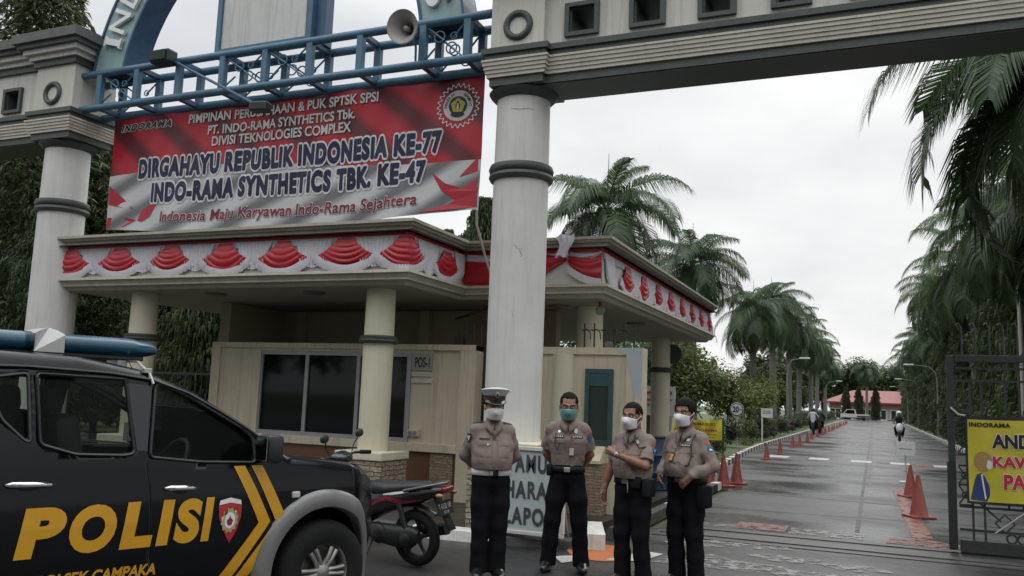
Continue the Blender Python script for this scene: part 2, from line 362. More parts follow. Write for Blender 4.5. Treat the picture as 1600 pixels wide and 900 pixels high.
# kerbs: blocks painted black and white by turns
M_kw = mat('kerb_white_paint', (.62, .61, .57), .6, .15, 8, .2, 40, stain=((.12, .12, .11), .7)); M_kb = mat('kerb_black_paint', (.022, .022, .022), .6, .3, 8, .2, 40)
M_kg = mat('kerb_bare_concrete', (.05, .05, .047), .6, .3, 6, .2, 40)
def kerb(path, first, w=.18, h=.14, blk=.5, name='kerb', z0=0, cols=(0, 1)):
    pts = [Vector((*p, 0)) for p in path]; bm = bmesh.new(); k = first
    for a, b in zip(pts[:-1], pts[1:]):
        L = (b-a).length; n = max(1, round(L/blk)); d = (b-a)/n; t = d.normalized(); nr = Vector((-t.y, t.x, 0))
        for i in range(n):
            p = a+d*i+t*.004; q = a+d*(i+1)-t*.004
            ring = lambda c: [c+nr*0, c+nr*.015+Vector((0, 0, h-.02)), c+nr*.035+Vector((0, 0, h)), c+nr*w+Vector((0, 0, h)), c+nr*w]
            A = [bm.verts.new(v+Vector((0, 0, z0))) for v in ring(p)]; B = [bm.verts.new(v+Vector((0, 0, z0))) for v in ring(q)]
            fs = [bm.faces.new(A), bm.faces.new(B[::-1])]
            for j in range(4): fs.append(bm.faces.new((A[j+1], A[j], B[j], B[j+1])))
            for f in fs: f.material_index = cols[k % 2]
            k += 1
    bmesh.ops.recalc_face_normals(bm, faces=bm.faces[:])
    me = bpy.data.meshes.new(name); bm.to_mesh(me); bm.free()
    for m in (M_kw, M_kb, M_kg): me.materials.append(m)
    o = bpy.data.objects.new(name, me); C.objects.link(o); return struct(o)
def arc(p0, p1, p2, n):
    return [tuple((1-t)**2*np.array(p0)+2*t*(1-t)*np.array(p1)+t*t*np.array(p2)) for t in [i/n for i in range(n+1)]]
kerb([(-4.37, 155)] + [(-4.37, 37)][:1] + arc((-4.37, 37), (-4.25, 29), (-3.55, 19.8), 8), 0)
kerb([(3.66, 15.5), (3.66, 155)], 0)
kerb([(-2.92, 17.05), (-2.92, 16.2)], 0, blk=.45)
kerb([(-2.92, 16.2), (-2.92, 13.2)], 0, blk=3, cols=(2, 2)); kerb([(-2.92, 13.2), (-2.92, 12.75)], 0, blk=.45)
kerb([(-2.92, 12.75), (-2.92, 9.9)], 0, blk=3, cols=(2, 2))
kerb([(-2.92, 9.05), (-3.25, 10.0)][::-1], 0, blk=1.2, w=.24, h=.17, cols=(0, 0))
kerb([(-13.5, 8.72), (-4.85, 8.72)], 0, blk=4.5, cols=(2, 2)); kerb([(-4.85, 8.72), (-3.9, 8.78)], 0, blk=1.0, h=.13, cols=(0, 0)); kerb([(-3.9, 8.78), (-2.98, 9.02)], 0, blk=1.0, h=.1, cols=(2, 2))
kerb([(-60, 168.2), (60, 168.2)], 0, blk=2)
mb = MB(); mb.prism([(-13.5, 8.9, 0), (-3.95, 8.95, 0), (-3.2, 9.2, 0), (-3.1, 10.0, 0), (-3.11, 17.0, 0), (-13.5, 17.0, 0)], (0, 0, .115)); struct(mb.build('pavement', G_pave))
# road markings and paint on the ground
def paintmat(name, col, wear):
    m = bpy.data.materials.new(name); m.use_nodes = True; nt = m.node_tree; b = nt.nodes['Principled BSDF']; b.inputs['Base Color'].default_value = (*col, 1); b.inputs['Roughness'].default_value = .45
    tc = nt.nodes.new('ShaderNodeTexCoord'); n = nt.nodes.new('ShaderNodeTexNoise'); n.inputs['Scale'].default_value = 7; n.inputs['Detail'].default_value = 9; n.inputs['Roughness'].default_value = .7; nt.links.new(tc.outputs['Object'], n.inputs['Vector'])
    r = nt.nodes.new('ShaderNodeMapRange'); r.inputs['From Min'].default_value = wear-.06; r.inputs['From Max'].default_value = wear+.08; nt.links.new(n.outputs['Fac'], r.inputs[0])
    t = nt.nodes.new('ShaderNodeBsdfTransparent'); mx = nt.nodes.new('ShaderNodeMixShader'); nt.links.new(r.outputs[0], mx.inputs[0]); nt.links.new(t.outputs[0], mx.inputs[1]); nt.links.new(b.outputs[0], mx.inputs[2]); nt.links.new(mx.outputs[0], nt.nodes['Material Output'].inputs[0])
    return m
P_w = paintmat('worn_white_road_paint', (.42, .41, .38), .36); P_w2 = paintmat('very_worn_white_road_paint', (.20, .195, .18), .50); P_r = paintmat('worn_red_road_paint', (.17, .06, .045), .44); P_o = paintmat('worn_orange_road_paint', (.20, .075, .05), .42); P_k = paintmat('dark_seam', (.015, .015, .015), .4)
def marks(name, rects, m, z):
    mb = MB()
    for x0, x1, y0, y1 in rects: mb.face([(x0, y0, z), (x1, y0, z), (x1, y1, z), (x0, y1, z)])
    return struct(mb.build(name, m, fix=False))
marks('road_marking', [(-3.25, -2.62, 29.2, 30.3), (-1.98, -1.38, 29.2, 30.3), (-.72, -.12, 29.1, 30.2), (.42, .98, 29.1, 30.2), (1.62, 2.12, 28.9, 30), (2.9, 3.5, 28.9, 30)], P_w, .009)
marks('road_marking', [(.02, .42, 29.1, 30.2), (1.12, 1.62, 28.9, 30), (2.4, 2.9, 28.9, 30)], P_r, .010)
marks('road_marking', [(-1.05, -.15, 11.75, 12.35), (.75, 1.6, 11.7, 12.1), (-2.4, -1.75, 11.75, 12.1)], P_w2, .009)
marks('road_marking', [(-1.75, -1.1, 11.85, 12.5)], P_r, .010)
mb = MB(); mb.face([(.1, 11.75, .0105), (.75, 11.6, .0105), (.82, 12.15, .0105), (.5, 12.4, .0105), (.15, 12.2, .0105)]); struct(mb.build('road_marking', P_r, fix=False))
mb = MB(); mb.face([(.30, 20.1, .0085), (.52, 20.1, .0085), (.66, 12.45, .0085), (.42, 12.45, .0085)]); struct(mb.build('road_marking', P_o, fix=False))
mb = MB(); mb.face([(-.27, 12.5, .0082), (-.21, 12.5, .0082), (-.3, 150, .0082), (-.36, 150, .0082)]); mb.face([(-4.35, 16.9, .0083), (3.6, 16.2, .0083), (3.6, 16.25, .0083), (-4.35, 16.95, .0083)]); mb.face([(-2.5, 13.9, .0084), (3.6, 14.6, .0084), (3.6, 14.64, .0084), (-2.5, 13.93, .0084)]); struct(mb.build('road_joint', P_k, fix=False))
mb = MB(); mb.face([(-.2, 20, .0086), (-.08, 20, .0086), (-.16, 140, .0086), (-.28, 140, .0086)]); struct(mb.build('road_marking', P_w2, fix=False))
mb = MB(); mb.face([(-2.72+.36*math.cos(a)-.1*math.sin(a), 9.02+.50*math.sin(a), .006) for a in [2*PI*k/20 for k in range(20)]]); struct(mb.build('road_marking', paintmat('orange_ground_paint', (.42, .12, .03), .3), fix=False))
mb = MB(); mb.face([(-2.55, 8.62, .008), (-2.2, 8.75, .008), (-2.1, 9.3, .008), (-2.3, 9.35, .008)]); mb.face([(-3.05, 8.5, .008), (-2.86, 8.2, .008), (-2.72, 8.5, .008), (-2.9, 8.66, .008)]); struct(mb.build('road_marking', P_w, fix=False))
rnd = random.Random(4)
mb = MB()
for cx, cy, sx, sy in ((-1.4, 10.55, .7, .3), (-.9, 9.8, .5, .25), (-.25, 9.7, .45, .22), (-1.5, 9.1, .9, .5), (-.6, 9.0, .8, .3), (.2, 9.2, .5, .2), (-1.9, 10.2, .4, .3), (-.9, 8.3, .8, .3)):
    mb.face([(cx+sx*math.cos(2*PI*k/14)*rnd.uniform(.5, 1.1), cy+sy*math.sin(2*PI*k/14)*rnd.uniform(.5, 1.1), .0062+.0003*cx) for k in range(14)])
struct(mb.build('road_marking', P_w2, fix=False))
# gate track: two rails let into a concrete strip
sheet('track_bed', [(-2.55, 10.62), (14, 10.62), (14, 11.66), (-2.55, 11.66)], .0075, groundmat('track_bed_concrete', (.035, .035, .034), (.075, .073, .068), .3, .6, 1.6, (.4, 3, 1), .3))
mb = MB()
for y in (10.86, 11.42): mb.bb(-2.5, 14, y-.025, y+.025, .006, .022, .004)
struct(mb.build('gate_track', mat('worn_rail_steel', (.10, .09, .08), .4, .3, 9, metal=.7)))

# ================================================================== THE GATEWAY
def gate_block(t, X0, X1, YF, YB, ring_x, squares, pil, roof):
    "entablature from X0 to X1 with a pilaster pil=(x0,x1) standing 8 cm proud; YF front, YB back"
    def bands(x0, x1, yf, yb, tag_=''):
        parts = [('lower_fascia', M_dkgreen, [(5.40, 5.50, 0)]),
                 ('stepped_ledge', M_ledge, [(5.502+.046*i, 5.502+.046*i+.0455, .030+.014*i) for i in range(4)] + [(5.688, 5.715, .085)]),
                 ('upper_moulding', M_dkgreen, [(5.717, 5.79, .05), (5.79, 5.86, .085)]),
                 ('frieze', M_frieze, [(5.862, 6.62, 0)])]
        if roof:
            parts += [('neck_moulding', M_dkgreen, [(6.60, 6.70, .05)]), ('cornice', M_frieze, [(6.702, 6.78, .1), (6.78, 6.86, .17)]), ('roof_edge', M_roofgrey, [(6.862, 6.93, .24), (6.93, 7.08, .30)])]
        else:
            parts += [('neck_moulding', M_dkgreen, [(6.60, 6.70, .05)]), ('cornice', M_frieze, [(6.702, 6.86, .15)]), ('roof_edge', M_roofgrey, [(6.862, 7.05, .28)])]
        return parts
    segs = [(X0, X1, YF, YB, 0)] if pil is None else [(X0, X1, YF, YB, 0), (pil[0], pil[1], YF-.09, YB+.09, 1)]
    for x0, x1, yf, yb, ispil in segs:
        for nm, m, rs in bands(x0, x1, yf, yb):
            mb = MB()
            for z0, z1, d in rs:
                dd = d + (.003 if ispil else 0)
                ex0 = dd if (ispil or x0 == X0) else 0; ex1 = dd if (ispil or x1 == X1) else 0
                mb.bb(x0-ex0, x1+ex1, yf-dd, yb+dd, z0, z1)
            if nm == 'frieze' and not ispil:           # the square openings go right through
                mb.bm.free(); mb = MB()
                xs = sorted([a for q in squares for a in (q-.165, q+.165)])
                edges = [x0]+xs+[x1]
                for i in range(0, len(edges), 2): mb.bb(edges[i], edges[i+1], yf, yb, 5.862, 6.62)
                for q in squares: mb.bb(q-.165, q+.165, yf, yb, 5.862, 5.985); mb.bb(q-.165, q+.165, yf, yb, 6.315, 6.62)
            mb.build(nm, m, t)
    for q in squares:
        mb = MB()
        for yf, s in ((YF, -1), (YB, 1)):
            a, b = (yf-.05, yf+.001) if s < 0 else (yf-.001, yf+.05)
            mb.bb(q-.215, q-.16, a, b, 5.94, 6.36); mb.bb(q+.16, q+.215, a, b, 5.94, 6.36); mb.bb(q-.16, q+.16, a, b, 5.94, 5.99); mb.bb(q-.16, q+.16, a, b, 6.31, 6.36)
        for x0, x1, z0, z1 in ((q-.163, q-.14, 5.985, 6.315), (q+.14, q+.163, 5.985, 6.315), (q-.14, q+.14, 5.985, 6.003), (q-.14, q+.14, 6.297, 6.315)): mb.bb(x0, x1, YF+.004, YB-.004, z0, z1)
        mb.build('square_opening', M_dkgreen, t)
    mb = MB(); mb.torus((ring_x, YF-.10, 6.145), .155, .042, (0, 1, 0)); mb.build('ring_ornament', M_dkgreen, t, 60)
    # soffit plate
    mb = MB(); mb.bb(X0+.02, X1-.02, YF+.02, YB-.02, 5.385, 5.399); mb.build('soffit', M_dkgreen, t)
def gate_column(t, x, y):
    c = MB(); c.lathe([(.345, .9), (.345, 4.25), (.335, 5.30), (.335, 5.387)], (x, y, 0), 48)
    col = c.build('column', M_white, t, 40)
    m = MB(); m.lathe([(.345, 4.25), (.385, 4.262), (.405, 4.30), (.395, 4.335), (.375, 4.345), (.395, 4.36), (.408, 4.40), (.39, 4.45), (.345, 4.46)], (x, y, 0), 48); o = m.build('ring', M_dkgreen, t, 40)
    m = MB(); m.lathe([(.336, 5.20), (.37, 5.22), (.45, 5.30), (.48, 5.384)], (x, y, 0), 4, caps=True) if False else m.lathe([(.337, 5.29), (.38, 5.31), (.42, 5.35), (.44, 5.384)], (x, y, 0), 48); m.build('capital', M_dkgreen, t, 40)
GY0, GY1 = 9.28, 9.90
t = thing('gate_portal', 'tall white gate beam on a round column spanning the road, with square openings', 'gateway', (-4.03, 9.6, 0), group='two halves of the main gateway')
gate_block(t, -4.2, 8.6, GY0, GY1, -3.97, [-3.17+.8*i for i in range(13)], (-4.33, -3.63), False)
gate_column(t, -4.03, 9.6); gate_column(t, 8.2, 9.6)
def crack(pts, r=.0018):
    mb = MB(); mb.tube([(-4.03+.3455*math.sin(R_(a)), 9.6-.3455*math.cos(R_(a)), z) for a, z in pts], r, 5); mb.build('crack', M_dark, t)
crack([(12, 3.42), (17, 3.40), (21, 3.37), (24, 3.37), (28, 3.31), (30, 3.30), (27, 3.27)], .0022); crack([(26, 3.37), (31, 3.36)]); crack([(14, 2.62), (17, 2.55)], .0015); crack([(-4, 5.12), (14, 5.10), (34, 5.12), (44, 5.10)], .0018)
mb = MB(); mb.bb(-4.34, -3.50, 9.05, 10.0, 0, 1.03, .01); mb.build('stone_plinth', M_stone, t)
mb = MB(); mb.bb(-4.37, -3.47, 9.01, 10.04, 1.031, 1.09, .01); mb.build('plinth_cap', M_cream2, t)
t = thing('gate_portal', 'white gate column and beam on the left with dark green ring and grey cornice', 'gateway', (-12.05, 9.6, 0), group='two halves of the main gateway')
gate_block(t, -22, -11.66, GY0, GY1, -12.02, [-13.05-.8*i for i in range(10)], (-12.42, -11.58), True)
gate_column(t, -12.05, 9.6); gate_column(t, -20.6, 9.6)

# blue truss between the two halves
t = thing('gate_truss', 'blue tubular steel truss bridging the gate columns above the red banner', 'truss', (-8, 9.6, 5.9))
TF, TB = 9.36, 9.80
for y, z in ((TF, 6.44), (TF, 5.88), (TB, 6.44), (TB, 5.88)):
    mb = MB(); mb.tube([(-11.72 if y == TF else -11.66, y, z), (-4.3, y, z)], .058 if y == TF else .062, 14); mb.build('chord_tube', M_blue, t, 40)
xs = [-11.19, -10.41, -9.57, -8.73, -7.96, -7.19, -6.36, -5.39, -4.74]
for x in xs:
    for y in (TF, TB):
        mb = MB(); mb.bb(x-.05, x+.05, y-.045, y+.045, 5.9, 6.42, .008); mb.build('post', M_blue, t)
    for za, zb in ((5.845, 5.915), (6.40, 6.47)): mb = MB(); mb.bb(x-.04, x+.04, TF+.03, TB-.03, za, zb); mb.build('cross_piece', M_bluedk, t)
for a, b in ((-11.14, -10.46), (-8.68, -8.01), (-7.91, -7.24), (-5.34, -4.79)):
    for y in (TF, TB):
        mb = MB(); cx = (a+b)/2
        mb.tube([(a, y, 6.38), (cx-.02, y, 6.17)], .013, 6); mb.tube([(b, y, 6.38), (cx+.12, y, 6.2)], .013, 6); mb.tube([(cx, y, 6.15), (b-.05, y, 5.95)], .013, 6); mb.tube([(a, y, 5.95), (cx-.15, y, 6.08)], .013, 6)
        mb.torus((cx-.09, y, 6.23), .075, .011, (0, 1, 0), 20, 6); mb.torus((cx+.09, y, 6.06), .075, .011, (0, 1, 0), 20, 6); mb.torus((cx+.12, y, 6.22), .045, .009, (0, 1, 0), 16, 6)
        mb.build('scroll_work', M_blue, t)
# the arch that carries the name
t = thing('arch_sign', 'pale teal arch carrying big white raised letters above the blue truss', 'arch', (-8.12, 9.58, 6.5))
AX, AZ, RO, RI = -8.12, 6.13, 3.32, 2.66
def arc_pts(r, y, n=64, a0=.11, a1=PI-.11): return [(AX+r*math.cos(a0+(a1-a0)*k/n), y, AZ+r*math.sin(a0+(a1-a0)*k/n)) for k in range(n+1)]
mb = MB(); mb.grid([arc_pts(RO-.03, 9.40), arc_pts(RI+.03, 9.40)]); mb.build('arch_face', M_teal, t)
mb = MB(); mb.grid([arc_pts(RO-.03, 9.80), arc_pts(RI+.03, 9.80)]); mb.build('arch_face', M_teal, t)
mb = MB()
for r, s in ((RO, -1), (RI, 1)):
    mb.grid([arc_pts(r, 9.375), arc_pts(r, 9.825), arc_pts(r+s*.035, 9.825), arc_pts(r+s*.035, 9.375), arc_pts(r, 9.375)])
mb.build('arch_rim', M_bluedk, t)
def arch_letter(ch, deg):
    a = R_(deg); ur = Vector((math.cos(a), 0, math.sin(a))); ut = Vector((math.sin(a), 0, -math.cos(a)))
    V, F, isl, lo, hi = text2d(ch, .012); asp = {'I': .28, 'N': 1.0, 'D': .95, 'O': 1.0}.get(ch, .85); h = .36; wd = h*asp
    bm = MB(); o = Vector((AX, 9.385, AZ))+ur*2.99
    P = [o+ut*(((x-lo[0])/(hi[0]-lo[0])-.5)*wd)+ur*(((y-lo[1])/(hi[1]-lo[1])-.5)*h) for x, y in V]
    bm.add(P, F); bm.add([p+Vector((0, -.05, 0)) for p in P], F)
    bmesh.ops.remove_doubles(bm.bm, verts=bm.bm.verts, dist=1e-5)
    es = [e for e in bm.bm.edges if e.is_boundary and abs(e.verts[0].co.y-9.385) < 1e-3]
    r = bmesh.ops.extrude_edge_only(bm.bm, edges=es); bmesh.ops.translate(bm.bm, verts=[v for v in r['geom'] if isinstance(v, bmesh.types.BMVert)], vec=(0, -.05, 0))
    if ch == 'I':   # slab ends of the roman capital
        for k in (-1, 1):
            c = o+ur*(k*(h/2-.02))+Vector((0, -.025, 0)); q = Matrix((ut, Vector((0, 1, 0)), ur)).transposed().to_4x4()
            bm.box(None, (.16, .052, .04), M=Matrix.Translation(c) @ q)
    bm.build('letter', M_letter, t)
for ch, dg in zip('INDO', (164.5, 157.8, 149.2, 140.0)): arch_letter(ch, dg)
arch_letter('S', 13.5)
# white board standing on the truss
t = thing('sign_board', 'blank weathered white board in a blue steel frame standing on the truss', 'board', (-8.17, 9.58, 6.5))
mb = MB(); mb.bb(-8.95, -7.42, 9.50, 9.66, 6.60, 8.9, .01); mb.build('board_panel', M_board, t)
for x in (-8.99, -7.33):
    mb = MB(); mb.bb(x-.04, x+.04, 9.46, 9.72, 6.47, 8.95, .006); mb.build('post', M_blue, t)
mb = MB(); mb.bb(-7.29, -7.12, 9.55, 9.74, 6.47, 9.2, .006); mb.build('post', M_bluedk, t)
mb = MB(); mb.bb(-8.95, -7.37, 9.47, 9.72, 6.545, 6.597); mb.build('bottom_rail', M_blue, t)
# horn loudspeakers
M_horn = mat('weathered_grey_horn', (.40, .38, .36), .5, .12, 5, stain=((.2, .18, .15), .4))
def horn(label, loc, aim, s=1.0):
    t = thing('loudspeaker', label, 'loudspeaker', loc, group='horn loudspeakers on the truss')
    q = Vector(aim).to_track_quat('Z', 'Y').to_matrix().to_4x4()
    prof = [(.045, -.28), (.05, -.16), (.075, -.05), (.12, .05), (.185, .13), (.215, .16), (.222, .165), (.218, .15)]
    m = MB(); m.lathe([(r*s, z*s) for r, z in prof], (0, 0, 0), 32, aim, caps=False); m.lathe([((r-.006)*s, (z+.004)*s) for r, z in prof[:6]], (0, 0, 0), 32, aim, caps=False); m.build('bell', M_horn, t, 60, world=False)
    m = MB(); m.lathe([(.02*s, -.1*s), (.034*s, 0), (.036*s, .06*s), (.02*s, .085*s)], (0, 0, 0), 16, aim); m.build('throat', M_horn, t, 60, world=False)
    m = MB(); m.lathe([(.03*s, -.42*s), (.085*s, -.41*s), (.09*s, -.30*s), (.06*s, -.27*s)], (0, 0, 0), 20, aim); m.build('driver', mat('dark_grey_driver', (.09, .09, .09), .5), t, 40, world=False)
    a = Vector(aim).normalized()*(-.2*s); m = MB(); m.tube([a, a+Vector((0, .05, -.2)), a+Vector((0, .06, -.42))], .016, 8); m.build('bracket', M_blue, t, world=False)
horn('round grey horn loudspeaker on the truss facing the road with its bell in full view', (-5.52, 9.16, 6.30), (.05, -.96, -.2), 1.0)
horn('grey horn loudspeaker behind the truss beside the white portal, half hidden and facing away', (-4.62, 10.1, 6.22), (-.35, .9, -.1), 1.0)
t = thing('floodlight', 'black floodlight with a long thin arm on the truss left of the white board', 'floodlight', (-9.75, 9.3, 6.47))
mb = MB(); mb.box((-9.77, 9.22, 6.47), (.36, .2, .2), 0, .02); mb.build('lamp_housing', M_black, t); mb = MB(); mb.box((-9.77, 9.1, 6.47), (.30, .03, .15), 0, .005); mb.build('lamp_glass', M_clearglass, t)
mb = MB(); mb.tube([(-9.66, 9.3, 6.44), (-7.65, 8.82, 5.40)], .021, 8); mb.build('arm', M_bluedk, t)
mb = MB(); mb.box((-7.52, 8.80, 5.33), (.26, .16, .13), .2, .02); mb.build('arm_lamp', M_black, t)

# ------------------------------------------------------------------ the banner
BX0, BX1, BZ0, BZ1, BY = -11.30, -4.70, 4.0, 5.85, 9.80
def ban(p):   # gentle wrinkles of the hung sheet
    x, z = p.x, p.z
    return Vector((x, p.y+.024*math.sin(x*1.7+z*.6)+.012*math.sin(x*5+z*2.3)*(.4+(5.86-z)*.4)+.006*math.sin(x*11-z*6)*max(0, 1-abs(x+8)/3.3*0), z+.015*math.sin(x*2.1)*(5.86-z)/1.8-.085*math.sin(PI*(x-BX0)/(BX1-BX0))*((5.86-z)/1.86)**3))
def bannermat():
    m = bpy.data.materials.new('printed_banner'); m.use_nodes = True; nt = m.node_tree; b = nt.nodes['Principled BSDF']; b.inputs['Roughness'].default_value = .42
    tc = nt.nodes.new('ShaderNodeTexCoord'); se = nt.nodes.new('ShaderNodeSeparateXYZ'); nt.links.new(tc.outputs['UV'], se.inputs[0])
    def mth(op, a, b=0.0):
        n = nt.nodes.new('ShaderNodeMath'); n.operation = op
        for i, v in enumerate((a, b)):
            if isinstance(v, (int, float)): n.inputs[i].default_value = v
            else: nt.links.new(v, n.inputs[i])
        return n.outputs[0]
    u, v = se.outputs[0], se.outputs[1]
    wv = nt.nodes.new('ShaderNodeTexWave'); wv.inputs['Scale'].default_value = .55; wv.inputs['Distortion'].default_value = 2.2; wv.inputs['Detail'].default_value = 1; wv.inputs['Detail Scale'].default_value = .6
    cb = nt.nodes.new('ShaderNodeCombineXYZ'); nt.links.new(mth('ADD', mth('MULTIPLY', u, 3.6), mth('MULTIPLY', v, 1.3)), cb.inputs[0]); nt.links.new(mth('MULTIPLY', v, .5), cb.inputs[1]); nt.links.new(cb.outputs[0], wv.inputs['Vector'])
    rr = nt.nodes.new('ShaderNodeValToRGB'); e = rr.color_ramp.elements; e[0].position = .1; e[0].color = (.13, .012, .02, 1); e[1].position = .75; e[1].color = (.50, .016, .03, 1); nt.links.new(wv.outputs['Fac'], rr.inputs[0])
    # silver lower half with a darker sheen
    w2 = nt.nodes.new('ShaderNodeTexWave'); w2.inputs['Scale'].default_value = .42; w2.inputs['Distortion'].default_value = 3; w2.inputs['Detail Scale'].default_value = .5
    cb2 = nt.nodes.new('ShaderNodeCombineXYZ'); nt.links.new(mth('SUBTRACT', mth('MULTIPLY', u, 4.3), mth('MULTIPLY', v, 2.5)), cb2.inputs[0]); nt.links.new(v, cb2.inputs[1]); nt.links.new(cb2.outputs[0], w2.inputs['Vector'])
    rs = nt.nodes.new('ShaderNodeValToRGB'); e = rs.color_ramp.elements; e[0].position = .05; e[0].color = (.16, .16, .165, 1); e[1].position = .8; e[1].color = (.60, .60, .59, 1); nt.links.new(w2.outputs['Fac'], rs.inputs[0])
    # wavy border between red and silver
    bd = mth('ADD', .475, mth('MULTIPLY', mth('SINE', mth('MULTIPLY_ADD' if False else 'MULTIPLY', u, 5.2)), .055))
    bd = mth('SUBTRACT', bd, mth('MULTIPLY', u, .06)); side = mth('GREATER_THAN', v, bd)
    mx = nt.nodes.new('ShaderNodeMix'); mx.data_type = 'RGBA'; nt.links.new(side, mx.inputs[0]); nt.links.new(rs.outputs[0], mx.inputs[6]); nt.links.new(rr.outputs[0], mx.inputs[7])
    nt.links.new(mx.outputs[2], b.inputs['Base Color']); return m
BX0, BX1, BZ0, BZ1, BY = -11.30, -4.70, 4.0, 5.85, 9.80
t = thing('banner', 'large red and silver independence banner with dark blue lettering hung under the blue truss', 'banner', (-8, BY, 4.9))
mb = MB(); nx, nz = 120, 36
uvs = []
for i in range(nz+1):
    row = []
    for j in range(nx+1):
        x = BX0+(BX1-BX0)*j/nx; z = BZ1-(BZ1-BZ0)*i/nz; row.append(ban(Vector((x, BY, z))))
    uvs.append(row)
V = mb.grid(uvs)
ul = mb.bm.loops.layers.uv.new('UVMap'); mb.bm.verts.index_update(); idx = {v: (j/nx, 1-i/nz) for i, r in enumerate(V) for j, v in enumerate(r)}
for f in mb.bm.faces:
    for l in f.loops: l[ul].uv = idx[l.vert]
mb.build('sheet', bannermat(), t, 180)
B_n = (0, -1, 0); ux, uz = (1, 0, 0), (0, 0, 1)
def print_mat(name, col): return mat(name, col, .45, .06, 6)
I_blue, I_white, I_maroon, I_black, I_grey = print_mat('navy_ink', (.012, .010, .050)), print_mat('white_ink', (.72, .72, .72)), print_mat('maroon_ink', (.22, .02, .035)), print_mat('black_ink', (.015, .013, .013)), print_mat('light_grey_ink', (.66, .65, .62))
I_yel, I_red = print_mat('yellow_ink', (.50, .44, .02)), print_mat('crimson_ink', (.45, .02, .04))
def line(txt, x0, x1, z0, z1, inner, outline, b_in, b_out, shear=0, sp_=1.0, slope=0.0):
    o = ((x0+x1)/2, BY, (z0+z1)/2); UX = Vector((1, 0, slope)).normalized()
    mb = MB(); put_text(mb, txt, o, UX, uz, x1-x0, z1-z0, B_n, .006, b_out, shear, sp_, ban, b_in); mb.build('lettering', outline, t, fix=False)
    mb = MB(); put_text(mb, txt, o, UX, uz, x1-x0, z1-z0, B_n, .0115, b_in, shear, sp_, ban); mb.build('lettering', inner, t, fix=False)
line('PIMPINAN PERUSAHAAN & PUK SPTSK SPSI', -9.72, -6.30, 5.615, 5.765, I_grey, I_black, .026, .052)
line('PT. INDO-RAMA SYNTHETICS Tbk.', -9.33, -6.66, 5.41, 5.555, I_grey, I_black, .026, .052)
line('DIVISI TEKNOLOGIES COMPLEX', -9.23, -6.72, 5.225, 5.375, I_grey, I_black, .026, .052)
line('DIRGAHAYU REPUBLIK INDONESIA KE-77', -10.67, -5.28, 4.80, 5.12, I_blue, I_white, .068, .150, 0, 1.16)
line('INDO-RAMA SYNTHETICS TBK. KE-47', -10.36, -5.50, 4.42, 4.73, I_blue, I_white, .068, .150, 0, 1.16)
line('Indonesia Maju Karyawan Indo-Rama Sejahtera', -10.14, -5.61, 4.085, 4.29, I_maroon, I_white, .022, .06, .12, 1.05)
line('INDORAMA', -11.14, -10.06, 5.605, 5.715, I_black, I_grey, .040, .12, .3, 1.22)
# emblem: white gear outline, disc, navy pentagon badge
GX, GZ = -5.07, 5.44
def disc(r, lift, m, n=40, a0=PI/2, nm='emblem'):
    mb = MB(); mb.face([ban(Vector((GX+r*math.cos(a0+2*PI*k/n), BY, GZ+r*math.sin(a0+2*PI*k/n))))+Vector((0, -lift, 0)) for k in range(n)]); mb.build(nm, m, t, fix=False)
mb = MB(); n = 24; ro = []; ri = []
for k in range(n*4):
    a = 2*PI*k/(n*4); rr_ = .305 if (k % 4) in (0, 1) else .265
    ro.append((rr_+.011, a)); ri.append((rr_-.011, a))
f_ = lambda r, a, l: ban(Vector((GX+r*math.cos(a), BY, GZ+r*math.sin(a))))+Vector((0, -l, 0))
mb.grid([[f_(*q, .008) for q in ro+ro[:1]], [f_(*q, .008) for q in ri+ri[:1]]]); mb.build('emblem', I_white, t, fix=False)
disc(.215, .007, I_grey); disc(.132, .010, I_blue); disc(.108, .013, I_yel, 5)
mb = MB(); mb.face([f_(.075, PI/2, .016), f_(.035, PI*.93, .016), f_(.05, PI*1.3, .016), f_(.05, PI*1.7, .016), f_(.035, PI*.07, .016)]); mb.build('emblem', I_black, t, fix=False)
mb = MB(); mb.face([f_(.03, PI*.6, .0185), f_(.05, PI*1.4, .0185), f_(.05, PI*1.6, .0185), f_(.03, PI*.4, .0185)]); mb.build('emblem', I_white, t, fix=False)
mb = MB(); mb.grid([[f_(.165, PI*(1.28+.44*k/8), .014) for k in range(9)], [f_(.125, PI*(1.28+.44*k/8), .014) for k in range(9)]]); mb.build('emblem', I_blue, t, fix=False)
mb = MB()
for word, a0, a1 in (('SERIKAT', 1.02, .55-.6), ('PEKERJA', 1.98, 3.2)):
    for k, ch in enumerate(word):
        a = (a0+(a1-a0)*k/6) if word == 'SERIKAT' else (a1+(a0-a1)*k/6)
        ur = Vector((math.cos(a), 0, math.sin(a))); ut_ = Vector((math.sin(a), 0, -math.cos(a)))
        put_text(mb, ch, Vector((GX, BY, GZ))+ur*.175, ut_, ur, .028, .040, B_n, .010, .03, fmap=ban)
mb.build('emblem', I_black, t, fix=False)
